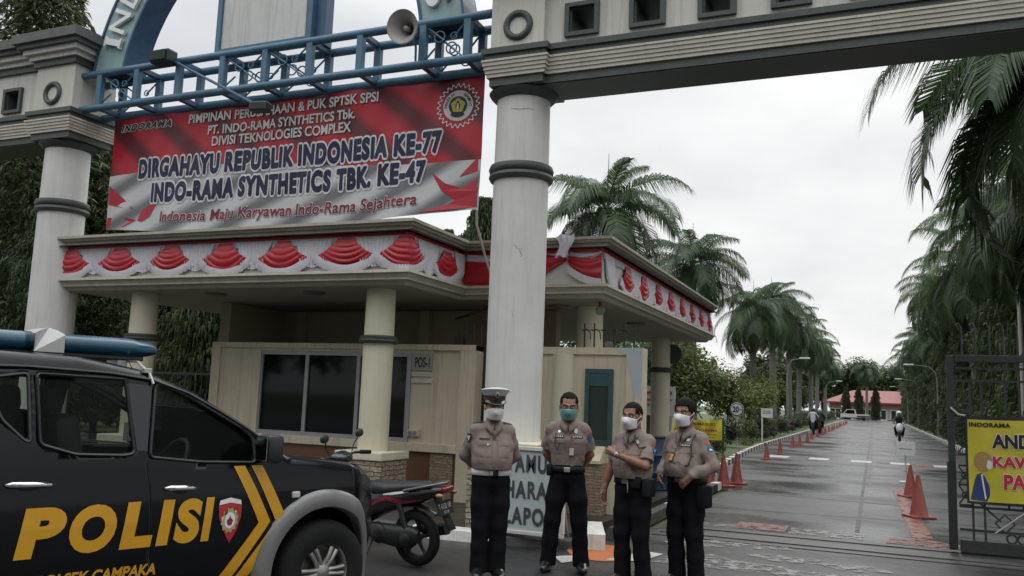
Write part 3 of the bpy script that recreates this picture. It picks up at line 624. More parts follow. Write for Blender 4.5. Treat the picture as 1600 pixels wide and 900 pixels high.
# red and white ribbons printed in the lower corners
def shape(pts, lift, m):
    mb = MB(); mb.face([ban(Vector((x, BY, z)))+Vector((0, -lift, 0)) for x, z in pts]); mb.build('ribbon_print', m, t, fix=False)
for pts in ([(-11.28, 4.72), (-11.28, 4.42), (-11.0, 4.36), (-10.72, 4.33), (-10.95, 4.5)], [(-10.62, 4.15), (-10.55, 4.3), (-10.18, 4.5), (-10.35, 4.22), (-10.52, 4.13)], [(-11.28, 4.2), (-11.28, 4.02), (-10.9, 4.05), (-10.65, 4.16), (-10.85, 4.19)]): shape(pts, .006, I_red)
for pts in ([(-5.42, 4.55), (-5.2, 4.38), (-4.95, 4.3), (-4.74, 4.42), (-4.74, 4.25), (-5.0, 4.12), (-5.25, 4.28)], [(-4.74, 4.72), (-5.0, 4.45), (-4.74, 4.52)], [(-5.6, 4.03), (-5.15, 4.1), (-4.72, 4.3), (-4.72, 4.03)]): shape(pts, .006, I_red)
for i in range(9):
    x = BX0+.06+(BX1-BX0-.12)*i/8; mb = MB(); mb.tube([ban(Vector((x, BY-.012, BZ1-.03))), (x+.02*math.sin(i*5), BY-.01, BZ1+.015), (x+.03*math.sin(i*3), BY-.07, BZ1+.05)], .006, 5); mb.build('tie_cord', mat('grey_tie_cord', (.4, .4, .38), .7), t)
t = tag(recentre(MB().tube([(-4.71, 9.78, 4.0), (-4.76, 9.9, 3.82), (-4.80, 10.3, 3.45), (-4.86, 10.85, 3.05)], .016, 6).build('rope', mat('white_rope', (.55, .54, .5), .7)), (-4.76, 9.9, 3.82)), 'thin white rope tying the lower banner corner to the roof edge', 'rope')
# ================================================================== THE GUARD HOUSE
HO = (-7.5, 12, 0)
H_ = thing('guard_house', 'cream gatehouse with flat overhanging roof, round columns and dark windows', 'building', HO)
path = [(-11.95, 19.3), (-11.95, 9.36), (-5.40, 9.36), (-5.40, 11.02), (-3.26, 11.02), (-3.26, 19.75), (-11.95, 19.75)]
path = [(-11.95, 9.36), (-5.40, 9.36), (-5.40, 11.02), (-3.26, 11.02), (-3.26, 19.75), (-11.95, 19.75)]
def inset(path, d):
    n = len(path); out = []
    for i in range(n):
        p0, p1, p2 = (Vector(path[i-1]), Vector(path[i]), Vector(path[(i+1) % n]))
        a = (p1-p0).normalized(); b = (p2-p1).normalized(); na = Vector((-a.y, a.x)); nb = Vector((-b.y, b.x))
        m = (na+nb); m /= (m.dot(na)); out.append(tuple(p1+m*d))
    return out
def band(name, prof, m, parent, smooth=None):
    mb = MB(); rows = [[(x, y, z) for x, y in inset(path, d)] for d, z in prof]
    mb.grid(rows, closed=True); return mb.build(name, m, parent, smooth)
roof = MB(); roof.face([(x, y, 3.84) for x, y in inset(path, .0)]); roof.face([(x, y, 3.70) for x, y in inset(path, .02)][::-1]); roof = roof.build('roof', M_roofgrey, H_)
mb = MB(); mb.grid([[(x, y, z) for x, y in inset(path, d)] for d, z in [(.0, 3.84), (.0, 3.80), (.035, 3.79), (.05, 3.765), (.09, 3.755), (.10, 3.73), (.10, 3.70), (.17, 3.70)]], closed=True); mb.build('cornice', M_cornice, H_)
band('fascia', [(.17, 3.705), (.17, 3.19)], M_fascia, H_)
band('lower_cornice', [(.17, 3.20), (.07, 3.19), (.06, 3.15), (.09, 3.14), (.12, 3.09), (.12, 3.065), (.19, 3.05), (.22, 3.01), (.26, 3.0)], M_cornice, H_)
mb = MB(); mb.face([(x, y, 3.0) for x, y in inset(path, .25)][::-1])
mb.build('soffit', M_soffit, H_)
# columns
def house_column(x, y, plinth=True, r=.205, z1=3.0):
    m = MB(); m.lathe([(r, .12), (r, 2.28), (r*.96, z1)], (x, y, 0), 36); c = m.build('column', M_cream2, H_, 40)
    m = MB(); m.lathe([(r-.01, 2.255), (r+.05, 2.26), (r+.075, 2.29), (r+.045, 2.31), (r+.055, 2.345), (r+.02, 2.365), (r-.01, 2.366)], (x, y, 0), 36); q = m.build('ring', M_dkgreen, c, 40, world=True)
    q.matrix_parent_inverse = Matrix.Identity(4); q.data.transform(Matrix.Translation(Vector(c.location)-Vector(HO)))
    if plinth:
        m = MB(); m.bb(x-.34, x+.34, y-.34, y+.34, .1, .72, .01); s = m.build('column_plinth', M_stone, c); s.data.transform(Matrix.Translation(-Vector(HO)))
        m = MB(); m.bb(x-.36, x+.36, y-.36, y+.36, .722, .83, .012); s = m.build('plinth_cap', M_cream2, c); s.data.transform(Matrix.Translation(-Vector(HO)))
for x, y, p in ((-6.2, 9.98, True), (-10.48, 9.98, True), (-4.25, 18.3, False), (-3.95, 12.3, False)): house_column(x, y, p)
# low front wall with the window band
YW = 11.0
def part(mb, name, m, smooth=None, parent=None): return mb.build(name, m, parent or H_, smooth)
mb = MB(); mb.bb(-9.95, -9.0, YW, YW+.2, .9, 2.31); mb.bb(-9.0, -5.88, YW, YW+.2, 2.2, 2.31); mb.bb(-5.88, -5.22, YW+.02, YW+.2, .12, 2.31); mb.bb(-5.45, -5.2, YW-.03, YW+.22, .12, 2.32)
mb.bb(-9.97, -5.2, YW-.035, YW+.22, 2.24, 2.322); mb.bb(-9.97, -9.8, YW-.03, YW+.1, .9, 2.24); part(mb, 'front_wall', M_cream)
mb = MB(); mb.bb(-9.95, -5.45, YW-.0, YW+.2, .115, .78); part(mb, 'tile_dado', M_tile)
mb = MB(); mb.bb(-9.97, -5.45, YW-.06, YW+.2, .782, .90, .006); part(mb, 'window_sill', M_cream)
mb = MB(); mb.bb(-5.86, -5.50, YW-.022, YW+.02, .12, .779); mb.build('stone_strip', M_brick, H_)
win = MB(); 
for x in (-9.0, -8.12, -7.18, -6.31): win.bb(x-.03, x+.03, YW+.02, YW+.09, .9, 2.2)
for z in (.93, 2.17): win.bb(-9.0, -6.3, YW+.022, YW+.088, z-.03, z+.03)
win = part(win, 'window', M_alu)
for a, b in ((-8.97, -8.15), (-8.09, -7.21), (-7.15, -6.34)):
    g = MB(); g.bb(a, b, YW+.05, YW+.06, .96, 2.14); g = g.build('pane', M_winglass, win); g.data.transform(Matrix.Translation(-Vector(HO)))
mb = MB(); mb.bb(-6.28, -5.88, YW+.01, YW+.2, .9, 2.2); part(mb, 'service_panel', M_cream)
mb = MB(); mb.bb(-6.29, -6.25, YW-.01, YW+.08, .9, 2.2); part(mb, 'panel_strip', M_alu)
mb = MB(); mb.bb(-6.24, -5.90, YW-.02, YW+.008, 1.94, 2.18, .004); pl = part(mb, 'name_plate', mat('grey_plate', (.30, .30, .29), .5))
mb = MB(); put_text(mb, 'POS-1', (-6.06, YW-.021, 2.06), ux, uz, .24, .15, B_n, .003, .02); o = mb.build('lettering', I_black, pl, fix=False); o.data.transform(Matrix.Translation(-Vector(HO)))
for z, h in ((1.89, .07), (1.79, .06)):
    mb = MB(); mb.bb(-6.24, -5.90, YW-.015, YW+.008, z-h/2, z+h/2, .003); part(mb, 'small_plate', mat('pale_plate', (.52, .49, .40), .5))
mb = MB(); mb.bb(-6.24, -6.06, YW-.05, YW+.008, .99, 1.09, .008); o = part(mb, 'socket_box', mat('socket_plastic', (.5, .47, .38), .5))
mb = MB(); mb.lathe([(.03, 0), (.03, .012)], (-6.19, YW-.052, 1.04), 14, (0, -1, 0)); mb.lathe([(.03, 0), (.03, .012)], (-6.11, YW-.052, 1.04), 14, (0, -1, 0)); s = mb.build('socket', mat('socket_grey', (.2, .19, .17), .5), o); s.data.transform(Matrix.Translation(-Vector(HO)))
# inner room behind
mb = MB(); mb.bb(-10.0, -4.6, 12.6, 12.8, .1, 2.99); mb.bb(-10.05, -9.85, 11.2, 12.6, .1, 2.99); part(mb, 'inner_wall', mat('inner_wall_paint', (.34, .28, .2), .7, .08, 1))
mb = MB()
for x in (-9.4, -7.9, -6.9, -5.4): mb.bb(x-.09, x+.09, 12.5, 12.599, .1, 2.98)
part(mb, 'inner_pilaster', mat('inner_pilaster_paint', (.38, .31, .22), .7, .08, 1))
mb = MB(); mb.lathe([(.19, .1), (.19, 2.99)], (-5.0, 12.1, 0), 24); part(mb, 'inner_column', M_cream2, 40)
mb = MB(); mb.bb(-11.7, -10.55, 14.0, 14.3, 2.72, 2.95); mb.bb(-11.7, -10.5, 13.96, 14.34, 2.86, 2.90); part(mb, 'rear_beam', M_cream)
# ceiling lamps
for x, y in ((-7.4, 10.1), (-4.35, 12.0), (-3.9, 14.8), (-9.2, 10.1)):
    mb = MB(); mb.lathe([(.14, 2.965), (.16, 2.975), (.165, 2.999)], (x, y, 0), 24); part(mb, 'ceiling_lamp', mat('dim_lamp_cover', (.14, .13, .11), .5), 40)
# right-hand wall with the green framed glass slot
YR = 11.2
mb = MB(); mb.bb(-4.5, -2.86, YR, YR+.22, .1, 2.30)
for x0, x1, z0, z1 in ((-4.5, -2.84, 2.225, 2.32), (-3.06, -2.84, .1, 2.225), (-4.5, -4.27, .9, 2.225)): mb.bb(x0, x1, YR-.035, YR+.24, z0, z1)
part(mb, 'side_wall', M_cream)
mb = MB(); mb.lathe([(.17, .95), (.17, 2.222)], (-3.96, YR+.06, 0), 28); part(mb, 'wall_pilaster', M_cream2, 40)
# pale blue patch of fresh paint
mb = MB(); pts = [(-3.20, 2.318), (-2.843, 2.322), (-2.843, 1.62), (-2.90, 1.70), (-2.94, 1.68), (-2.97, 1.78), (-3.0, 1.95), (-3.03, 2.0), (-3.05, 2.226), (-3.13, 2.24)]
mb.face([(x, YR-.038, z) for x, z in pts]); part(mb, 'paint_patch', mat('pale_blue_patch_paint', (.40, .44, .47), .6, .06, 3))
mb = MB(); mb.prism([(-4.4, YR-.3, .78), (-4.4, YR-.3, .82), (-4.4, YR-.04, 1.0), (-4.4, YR+.02, 1.0), (-4.4, YR+.02, .78)], (1.08, 0, 0)); part(mb, 'sloped_sill', M_cream)
mb = MB(); mb.bb(-4.4, -3.30, YR-.26, YR+.01, .05, .778); part(mb, 'stone_base', M_brick)
lf = MB(); lf.bb(-3.63, -3.57, YR-.05, YR+.02, 1.02, 2.03); lf.bb(-3.30, -3.24, YR-.05, YR+.02, 1.02, 2.03); lf.bb(-3.57, -3.30, YR-.05, YR+.02, 1.97, 2.03); lf.bb(-3.57, -3.30, YR-.05, YR+.02, 1.02, 1.08)
M_greenf = mat('dark_teal_frame_paint', (.035, .075, .075), .4, .15, 5)
lf = part(lf, 'glass_slot_frame', M_greenf)
g = MB(); g.bb(-3.57, -3.30, YR-.03, YR-.018, 1.08, 1.80); g = g.build('pane', M_clearglass, lf); g.data.transform(Matrix.Translation(-Vector(HO)))
g = MB(); g.bb(-3.57, -3.30, YR-.04, YR-.012, 1.80, 1.97); g = g.build('top_panel', mat('teal_panel_paint', (.03, .085, .095), .4, .1), lf); g.data.transform(Matrix.Translation(-Vector(HO)))
mb = MB()
for i in range(6): x = -3.70+.142*i; mb.tube([(x, YR+.1, 2.3), (x, YR+.1, 2.66)], .012, 6)
for i in range(5): x = -3.70+.142*i; mb.tube([(x-.03, YR+.1, 2.56), (x+.03, YR+.08, 2.58), (x+.08, YR+.1, 2.54), (x+.09, YR+.1, 2.44)], .008, 5)
mb.tube([(-3.75, YR+.1, 2.57), (-2.95, YR+.1, 2.57)], .007, 5); part(mb, 'spikes', M_black)
mb = MB()
for i in range(4): x = -5.55+.12*i; mb.tube([(x, YW+.1, 2.3), (x, YW+.1, 2.62)], .012, 6)
mb.bb(-5.6, -5.45, YW+.05, YW+.15, 2.3, 2.45); part(mb, 'spikes', M_black)
# green barred door in the gap beside the gate column
mb = MB(); mb.bb(-5.19, -4.5, 11.5, 11.53, .12, 2.3); d = part(mb, 'door', mat('dark_green_door_paint', (.018, .028, .03), .45))
mb = MB()
for i in range(6): mb.bb(-5.15+.12*i, -5.12+.12*i, 11.44, 11.47, .15, 2.28)
for z in (.2, 1.2, 2.2): mb.bb(-5.18, -4.5, 11.435, 11.475, z, z+.04)
o = mb.build('door_bars', M_greenf, d); o.data.transform(Matrix.Translation(-Vector(HO)))
# round lamp hung under the eave, black round mirror on the far column, slack cable
t = thing('hanging_lamp', 'round glass globe lamp hung under the eave right of the gate column', 'lamp', (-3.58, 11.6, 2.98))
mb = MB(); mb.tube([(-3.58, 11.6, 3.0), (-3.58, 11.6, 2.93)], .022, 8); mb.build('fitting', M_black, t)
mb = MB(); mb.ell((-3.58, 11.6, 2.875), (.062, .062, .062), 3); mb.build('globe', glassmat('globe_glass', (.3, .3, .29), .08, .3), t, 180); mb = MB(); mb.torus((-3.58, 11.6, 2.875), .062, .006, (0, 1, 0)); mb.build('rim', M_alu, t)
t = thing('round_mirror', 'black round traffic mirror seen from behind on the far guardhouse column', 'mirror', (-4.06, 18.5, 2.65))
mb = MB(); mb.lathe([(.04, -.05), (.19, -.02), (.205, .0), (.19, .015)], (-4.06, 18.55, 2.68), 28, (.3, -1, 0)); mb.build('shell', M_black, t, 40); mb = MB(); mb.tube([(-4.2, 18.35, 2.68), (-4.06, 18.58, 2.68)], .02, 6); mb.build('bracket', M_black, t)
t = tag(recentre(MB().tube([(-4.86, 10.9, 3.02), (-4.95, 11.0, 2.93), (-5.25, 11.2, 2.84), (-5.6, 11.4, 2.78), (-5.86, 11.6, 2.76)], .016, 6).build('cable', M_black), (-5.25, 11.2, 2.84)), 'slack black cable hanging from the eave corner beside the gate column', 'cable')
t = thing('iron_fence', 'black iron bar fence between the left guardhouse column and the wall', 'fence', (-10.6, 12.2, .12))
mb = MB()
for i in range(26): mb.tube([(-13.2+.13*i, 12.6, .1), (-13.2+.13*i, 12.6, 2.0)], .011, 6)
mb.build('bars', M_black, t); mb = MB(); mb.bb(-13.3, -9.9, 12.58, 12.62, .3, .34); mb.bb(-13.3, -9.9, 12.58, 12.62, 1.8, 1.84); mb.build('rails', M_black, t)
mb = MB(); mb.bb(-10.95, -10.75, 12.4, 12.6, .1, 2.35); mb.build('post', M_cream, t)
t = thing('drum', 'blue plastic drum standing behind the third officer beside the guardhouse', 'drum', (-3.55, 14.9, .115))
mb = MB(); mb.lathe([(.26, 0), (.29, .02), (.29, .28), (.305, .30), (.29, .32), (.29, .58), (.305, .60), (.29, .62), (.28, .86), (.25, .88)], (-3.55, 14.9, .115), 28); mb.build('body', mat('blue_plastic', (.008, .04, .085), .4), t, 40)
mb = MB(); mb.lathe([(.255, .875), (.27, .89), (.27, .91), (.1, .915)], (-3.55, 14.9, .115), 28); mb.build('lid', M_black, t, 40)

# ------------------------------------------------------------------ the red and white bunting on the fascia
rb = random.Random(11)
def straight(o, ax, nrm):
    ax, nrm, o = Vector((*ax, 0)), Vector((*nrm, 0)), Vector((*o, 0))
    return lambda q: (o+ax*q, nrm)
def round_corner(q):        # wraps the front right corner of the eave
    k = max(-1, min(1, q/.10)); n_ = Vector((math.sin((k+1)*PI/4), -math.cos((k+1)*PI/4), 0))
    return (Vector((-5.57+min(q, 0), FY, 0)) if q < 0 else Vector((-5.57, FY+q, 0))), n_
def fan(pm, wd=.80, z0=3.655, z1=3.28, parent=None, seed=0, lean=0.0):
    "red swag that opens from a narrow neck like a bell; pm(q) gives the point and outward normal q metres along the eave"
    rr = random.Random(seed); nu, nv = 30, 52; rows = []; ph = rr.uniform(-.4, .4); z1 += rr.uniform(-.018, .018); Hh = z0-z1; mw = wd/2*rr.uniform(.90, 1.06); lean += rr.uniform(-.035, .035); nk = rr.uniform(.24, .32); nf = rr.uniform(4.4, 6.2)
    def pos(u, v):
        e = mw*(nk+(1-nk)*max(0, v-.05)/.95)
        q, n_ = pm(u*e+lean*v*(1-u*u)); z = z0-Hh*v*(1-.42*u*u*v)
        w_ = v*nf-(1-u*u)*(.25+.75*v)+ph; ripple = math.sin(2*PI*w_)+.25*math.sin(4*PI*w_+1)
        o_ = .035+.04*math.sin(PI*min(1, v*.9+.05))*(1-.55*u*u)+.0085*ripple*(.2+.8*v)*(1+.5*math.sin(3*u+ph*9))*(1-.35*u**4)
        return q+n_*o_+Vector((0, 0, z-.004*ripple*(1-u*u)))
    m = MB(); m.grid([[pos(-1+2*j/nu, i/nv) for j in range(nu+1)] for i in range(nv+1)]); m.build('red_fan', M_red, parent, 180)
    n = 60; top = []; mid = []; bot = []
    for j in range(n+1):
        u = -1.04+2.08*j/n; uu = max(-1, min(1, u)); p = pos(uu, 1.0); e = mw; _, n_ = pm(u*e); t_ = pm(u*e+.01)[0]-pm(u*e)[0]; t_.normalize()
        pl = .013 if j % 2 else -.009; jit = rr.uniform(-.012, .006)
        top.append(p+t_*((u-uu)*mw)+n_*(.010+pl*.25)+Vector((0, 0, .03))); mid.append(p+t_*(uu*.018)+n_*(.014+pl)+Vector((0, 0, -.035))); bot.append(p+t_*(uu*.04)+n_*(.004+pl*1.5)+Vector((0, 0, -.088+jit)))
    m = MB(); m.grid([top, mid, bot]); m.build('frill', M_cloth, parent, 180)
def pleats(pm, wd, z0, z1, parent, seed=0, taper=.45):
    rr = random.Random(seed); nf = 9; n = nf*4; rows = []; ph = [rr.uniform(-.5, .5) for _ in range(n+1)]
    for i in range(11):
        v = i/10; row = []
        for j in range(n+1):
            u = -1+2*j/n; e = wd/2*(1-taper*v+.10*v*v); q, n_ = pm(u*e)
            fold = math.cos(j*PI/2+ph[j]*.5)*(.010+.020*v)
            row.append(q+n_*(.020+.016*v+fold*.8)+Vector((0, 0, z0-(z0-z1)*v*(1-.22*abs(u)**1.6)-.010*v*math.cos(j*PI/2))))
        rows.append(row)
    m = MB(); m.grid(rows); m.build('white_pleats', M_cloth, parent, 180)
def strip(p0, p1, nrm, z0, z1, m, parent, name, wav=0.0, lift=.012):
    p0, p1, nrm = Vector((*p0, 0)), Vector((*p1, 0)), Vector((*nrm, 0)); n = max(6, int((p1-p0).length*14)); rows = []
    for k, z in enumerate((z0, (z0+z1)/2, z1)):
        rows.append([p0+(p1-p0)*(j/n)+nrm*(lift+wav*(math.sin(j*1.9)*.5+.5)*k/2)+Vector((0, 0, z-.01*wav*20*math.sin(j*.9)*k/2)) for j in range(n+1)])
    mb = MB(); mb.grid(rows); mb.build(name, m, parent, 180)
FY = 9.53
t = thing('bunting', 'red and white draped bunting along the long front eave of the guardhouse', 'bunting', (-8.5, FY, 3.5), group='bunting draped round the guardhouse eaves')
strip((-11.75, FY), (-5.57, FY), (0, -1), 3.705, 3.655, M_red, t, 'red_band'); strip((-11.75, FY), (-5.57, FY), (0, -1), 3.655, 3.56, M_cloth, t, 'white_valance', .012)
fx = [-11.60+1.02*i for i in range(6)]
for i, x in enumerate(fx): fan(straight((x, FY), (1, 0), (0, -1)), .92, 3.64, 3.235, t, i)
for i in range(5): pleats(straight((fx[i]+.51, FY), (1, 0), (0, -1)), .62, 3.64, 3.25, t, i)
pleats(straight((-6.04, FY), (1, 0), (0, -1)), .62, 3.64, 3.24, t, 9)
fan(round_corner, .86, 3.64, 3.23, t, 21)
RX = -5.57
t = thing('bunting', 'bunting on the short return of the guardhouse eave left of the gate column', 'bunting', (RX, 10.3, 3.5), group='bunting draped round the guardhouse eaves')
strip((RX, FY), (RX, 11.19), (1, 0), 3.705, 3.655, M_red, t, 'red_band'); strip((RX, FY), (RX, 11.19), (1, 0), 3.655, 3.56, M_cloth, t, 'white_valance', .012)
fan(straight((RX, 10.60), (0, 1), (1, 0)), .76, 3.61, 3.22, t, 23); pleats(straight((RX, 10.05), (0, 1), (1, 0)), .62, 3.64, 3.2, t, 31); pleats(straight((RX, 11.0), (0, 1), (1, 0)), .36, 3.66, 3.3, t, 32)
RY = 11.19
t = thing('bunting', 'loosely sagging red and white bunting on the recessed eave behind the gate column', 'bunting', (-4.5, RY, 3.5), group='bunting draped round the guardhouse eaves')
strip((-5.57, RY), (-3.43, RY), (0, -1), 3.705, 3.645, M_red, t, 'red_band')
def swath(x0, x1, zt0, zt1, sag, dep, m, name, y=RY, seed=0, zl0=.22, zl1=.22):
    rr = random.Random(seed); rows = []; ph = rr.uniform(0, 6)
    for i in range(15):
        v = i/14; row = []
        for j in range(33):
            u = j/32; top = zt0+(zt1-zt0)*u-sag*.25*math.sin(PI*u); low = (zl0+(zl1-zl0)*u)+dep*math.sin(PI*u)
            row.append(Vector((x0+(x1-x0)*u, y-.03-.05*math.sin(PI*v)*math.sin(PI*u)-.012*math.sin(v*17+ph+u*3), top-low*v)))
        rows.append(row)
    mb = MB(); mb.grid(rows); mb.build(name, m, t, 180)
swath(-5.55, -4.3, 3.56, 3.60, .05, .08, M_red, 'red_swag', seed=1, zl0=.34, zl1=.30); swath(-4.3, -3.95, 3.64, 3.57, .0, .0, M_red, 'red_swag', seed=5, zl0=.32, zl1=.04)
swath(-3.93, -3.44, 3.60, 3.63, .14, .04, M_red, 'red_swag', seed=2, zl0=.10, zl1=.40); swath(-5.5, -4.4, 3.66, 3.66, .1, .02, M_cloth, 'white_swag', seed=3, zl0=.12, zl1=.08)
swath(-3.9, -3.44, 3.66, 3.66, .16, .02, M_cloth, 'white_swag', seed=4, zl0=.06, zl1=.05)
mb = MB()   # white gauze knot thrown over the cornice
rows = []
for i in range(12):
    v = i/11; rows.append([Vector((-3.92+(.14-.05*math.sin(v*2))*(j/10*2-1)+.03*math.sin(v*5), RY-.20+.02*math.sin(j*1.7)-.03*v, 3.86-.30*v-.02*math.cos(j))) for j in range(11)])
mb.grid(rows); mb.build('white_knot', M_cloth, t, 180)
n = 40; top = []; bot = []
for j in range(n+1):
    u = j/n; z = 3.46-.22*u**.8-.03*math.sin(PI*u); top.append(Vector((-3.93+.50*u, RY-.06, z+.02))); bot.append(Vector((-3.93+.50*u, RY-.06-.014*(j % 2), z-.09)))
mb = MB(); mb.grid([top, bot]); mb.build('frill', M_cloth, t, 180)
SX = -3.43
t = thing('bunting', 'bunting with a row of small red swags along the roadside eave of the guardhouse', 'bunting', (SX, 15.4, 3.5), group='bunting draped round the guardhouse eaves')
strip((SX, RY), (SX, 19.58), (1, 0), 3.705, 3.645, M_red, t, 'red_band'); strip((SX, RY), (SX, 19.58), (1, 0), 3.645, 3.55, M_cloth, t, 'white_valance', .012)
pleats(straight((SX, 11.45), (0, 1), (1, 0)), .5, 3.63, 3.22, t, 40)
for i in range(8): fan(straight((SX, 12.36+.99*i), (0, 1), (1, 0)), .80, 3.61, 3.22, t, 41+i)
for i in range(7): pleats(straight((SX, 12.86+.99*i), (0, 1), (1, 0)), .66, 3.62, 3.22, t, 51+i)
# ================================================================== SLIDING GATE AND ITS BANNER
GYY = 11.42
t = thing('sliding_gate', 'dark green iron sliding gate leaf standing open across the right of the road', 'gate', (0.85, GYY, 0))
GX0, GX1 = .79, 5.4
mb = MB(); mb.bb(GX0, GX0+.075, GYY-.035, GYY+.035, .05, 2.29, .004); mb.build('end_post', M_gateiron, t)
mb = MB(); mb.bb(GX0+.1, GX1, GYY-.05, GYY+.05, .03, .17, .004); mb.build('bottom_beam', M_gateiron, t)
mb = MB(); mb.bb(GX0+.1, GX1, GYY-.035, GYY+.035, 2.22, 2.30, .004); mb.build('top_beam', M_gateiron, t)
mb = MB(); mb.bb(GX0-.02, GX0+.06, GYY-.07, GYY-.03, .05, 1.05); mb.build('bumper_strip', M_black, t)
mb = MB()
for z in (2.13, 1.985, .53, .27): mb.bb(GX0+.1, GX1, GYY-.015, GYY+.015, z, z+.028)
mb.build('rails', M_gateiron, t)
mb = MB(); k = 0
for i in range(int((GX1-GX0-.2)/.145)+1):
    x = GX0+.17+.145*i
    if i >= 3: mb.bb(x-.011, x+.011, GYY-.011, GYY+.011, .55, 2.22)
    mb.tube([(x, GYY, 2.29), (x, GYY, 2.62), (x-.03, GYY, 2.68), (x-.055, GYY, 2.655)], .010, 6)
mb.build('bars', M_gateiron, t)
mb = MB()
for x in (GX0+.24, GX0+.36): mb.bb(x-.012, x+.012, GYY-.012, GYY+.012, .17, 2.0)
for z in (.55, .78, 1.0, 1.13, 1.36, 1.49, 1.72): mb.bb(GX0+.1, GX0+.24, GYY-.011, GYY+.011, z, z+.022)
for z0, z1 in ((.57, .78), (.80, 1.0), (1.15, 1.36), (1.51, 1.72)):
    mb.bar((GX0+.1, GYY, z0), (GX0+.24, GYY, z1), .016); mb.bar((GX0+.1, GYY+.004, z1), (GX0+.24, GYY+.004, z0), .016); mb.torus((GX0+.17, GYY, (z0+z1)/2), .036, .008, (0, 1, 0), 16, 6)
mb.build('lattice', M_gateiron, t)
mb = MB()
for i in range(7):
    x = GX0+.30+.62*i+.26; c = (.17+.53)/2+.03
    for s in (-1, 1):
        mb.bar((x-.10, GYY, c), (x, GYY, c+.10*s), .016); mb.bar((x+.10, GYY, c), (x, GYY, c+.10*s), .016)
    mb.bb(x+.19, x+.21, GYY-.01, GYY+.01, .17, .53); mb.bb(x-.21, x-.19, GYY-.01, GYY+.01, .17, .53)
mb.build('diamonds', M_gateiron, t)
mb = MB()
for i in range(9):
    x = GX0+.62+.5*i
    mb.torus((x, GYY-.02, .22), .05, .012, (0, 1, 0), 14, 6); mb.torus((x+.11, GYY-.02, .22), .05, .012, (0, 1, 0), 14, 6)
mb.build('scroll_work', M_gateiron, t)
mb = MB(); mb.bar((GX0+.28, GYY+.05, .62), (GX0+.52, GYY+.05, .4), .05, .02); mb.build('brace', M_gateiron, t)
mb = MB(); mb.tube([(1.24, GYY-.05, .27), (1.64, GYY-.05, .60)], .008, 6); mb.build('rod', M_alu, t)
# yellow banner tied on the gate
t = thing('gate_banner', 'yellow banner with bold black and red capitals tied on the iron gate', 'banner', (1.6, GYY-.1, 1.1))
def gb(p):
    return Vector((p.x, p.y+.012*math.sin(p.x*5+p.z*3)+.006*math.sin(p.x*13+p.z*7), p.z+.008*math.sin(p.x*4)))
M_yb = mat('yellow_banner_print', (.50, .43, .035), .45, .12, 4); GBY = GYY-.075
def gsheet(x0, x1, z0, z1, y, m, nm):
    mb = MB(); nx, nz = 60, 24
    mb.grid([[gb(Vector((x0+(x1-x0)*j/nx, y, z1+(z0-z1)*i/nz))) for j in range(nx+1)] for i in range(nz+1)]); mb.build(nm, m, t, 180)
gsheet(.965, 2.95, .595, 1.595, GBY, M_black, 'border'); gsheet(.99, 2.93, .625, 1.555, GBY-.004, M_yb, 'sheet')
def gline(txt, x0, x1, z0, z1, ink, outl, b1, b2, sp_=1.0, shear=0):
    o = ((x0+x1)/2, GBY, (z0+z1)/2)
    if outl:
        mb = MB(); put_text(mb, txt, o, ux, uz, x1-x0, z1-z0, B_n, .009, b2, shear, sp_, gb, b1); mb.build('lettering', outl, t, fix=False)
    mb = MB(); put_text(mb, txt, o, ux, uz, x1-x0, z1-z0, B_n, .013, b1, shear, sp_, gb); mb.build('lettering', ink, t, fix=False)
gline('INDORAMA', 1.005, 1.425, 1.475, 1.525, I_black, None, .045, 0, 1.1)
gline('ANDA MEMASUKI', 1.235, 2.62, 1.235, 1.40, I_black, I_white, .045, .075, 1.0)
gline('KAWASAN WAJIB', 1.235, 2.62, .98, 1.15, I_red, I_white, .045, .075, 1.0)
gline('PARKIR TERTIB', 1.34, 2.58, .775, .95, I_red, I_white, .045, .075, 1.0)
# printed figure at the lower left of the banner
def gshape(pts, lift, m):
    mb = MB(); mb.face([gb(Vector((x, GBY, z)))+Vector((0, -lift, 0)) for x, z in pts]); mb.build('figure_print', m, t, fix=False)
gshape([(1.0+.0, .64), (1.05, .86), (1.075, .93), (1.12, .95), (1.16, .90), (1.20, .80), (1.20, .70), (1.17, .63)], .007, print_mat('blue_print', (.02, .04, .13)))
gshape([(1.115, .93), (1.13, .94), (1.165, .66), (1.15, .65)], .010, I_grey)
gshape([(1.14+.095*math.cos(2*PI*k/20), 1.08+.115*math.sin(2*PI*k/20)) for k in range(20)], .0075, print_mat('tan_print', (.36, .22, .08)))
gshape([(1.185, 1.10), (1.225, 1.09), (1.232, 1.02), (1.20, .985), (1.17, 1.02)], .011, I_grey)
t = tag(recentre(MB().tube([(.82, GYY-.06, 1.68), (.9, GYY-.08, 1.60), (.97, GYY-.08, 1.59)], .012, 6).build('tie_rope', mat('pale_tie_rope', (.4, .38, .33), .7)), (.9, GYY-.08, 1.6)), 'short pale rope tying the yellow banner to the gate post', 'rope')

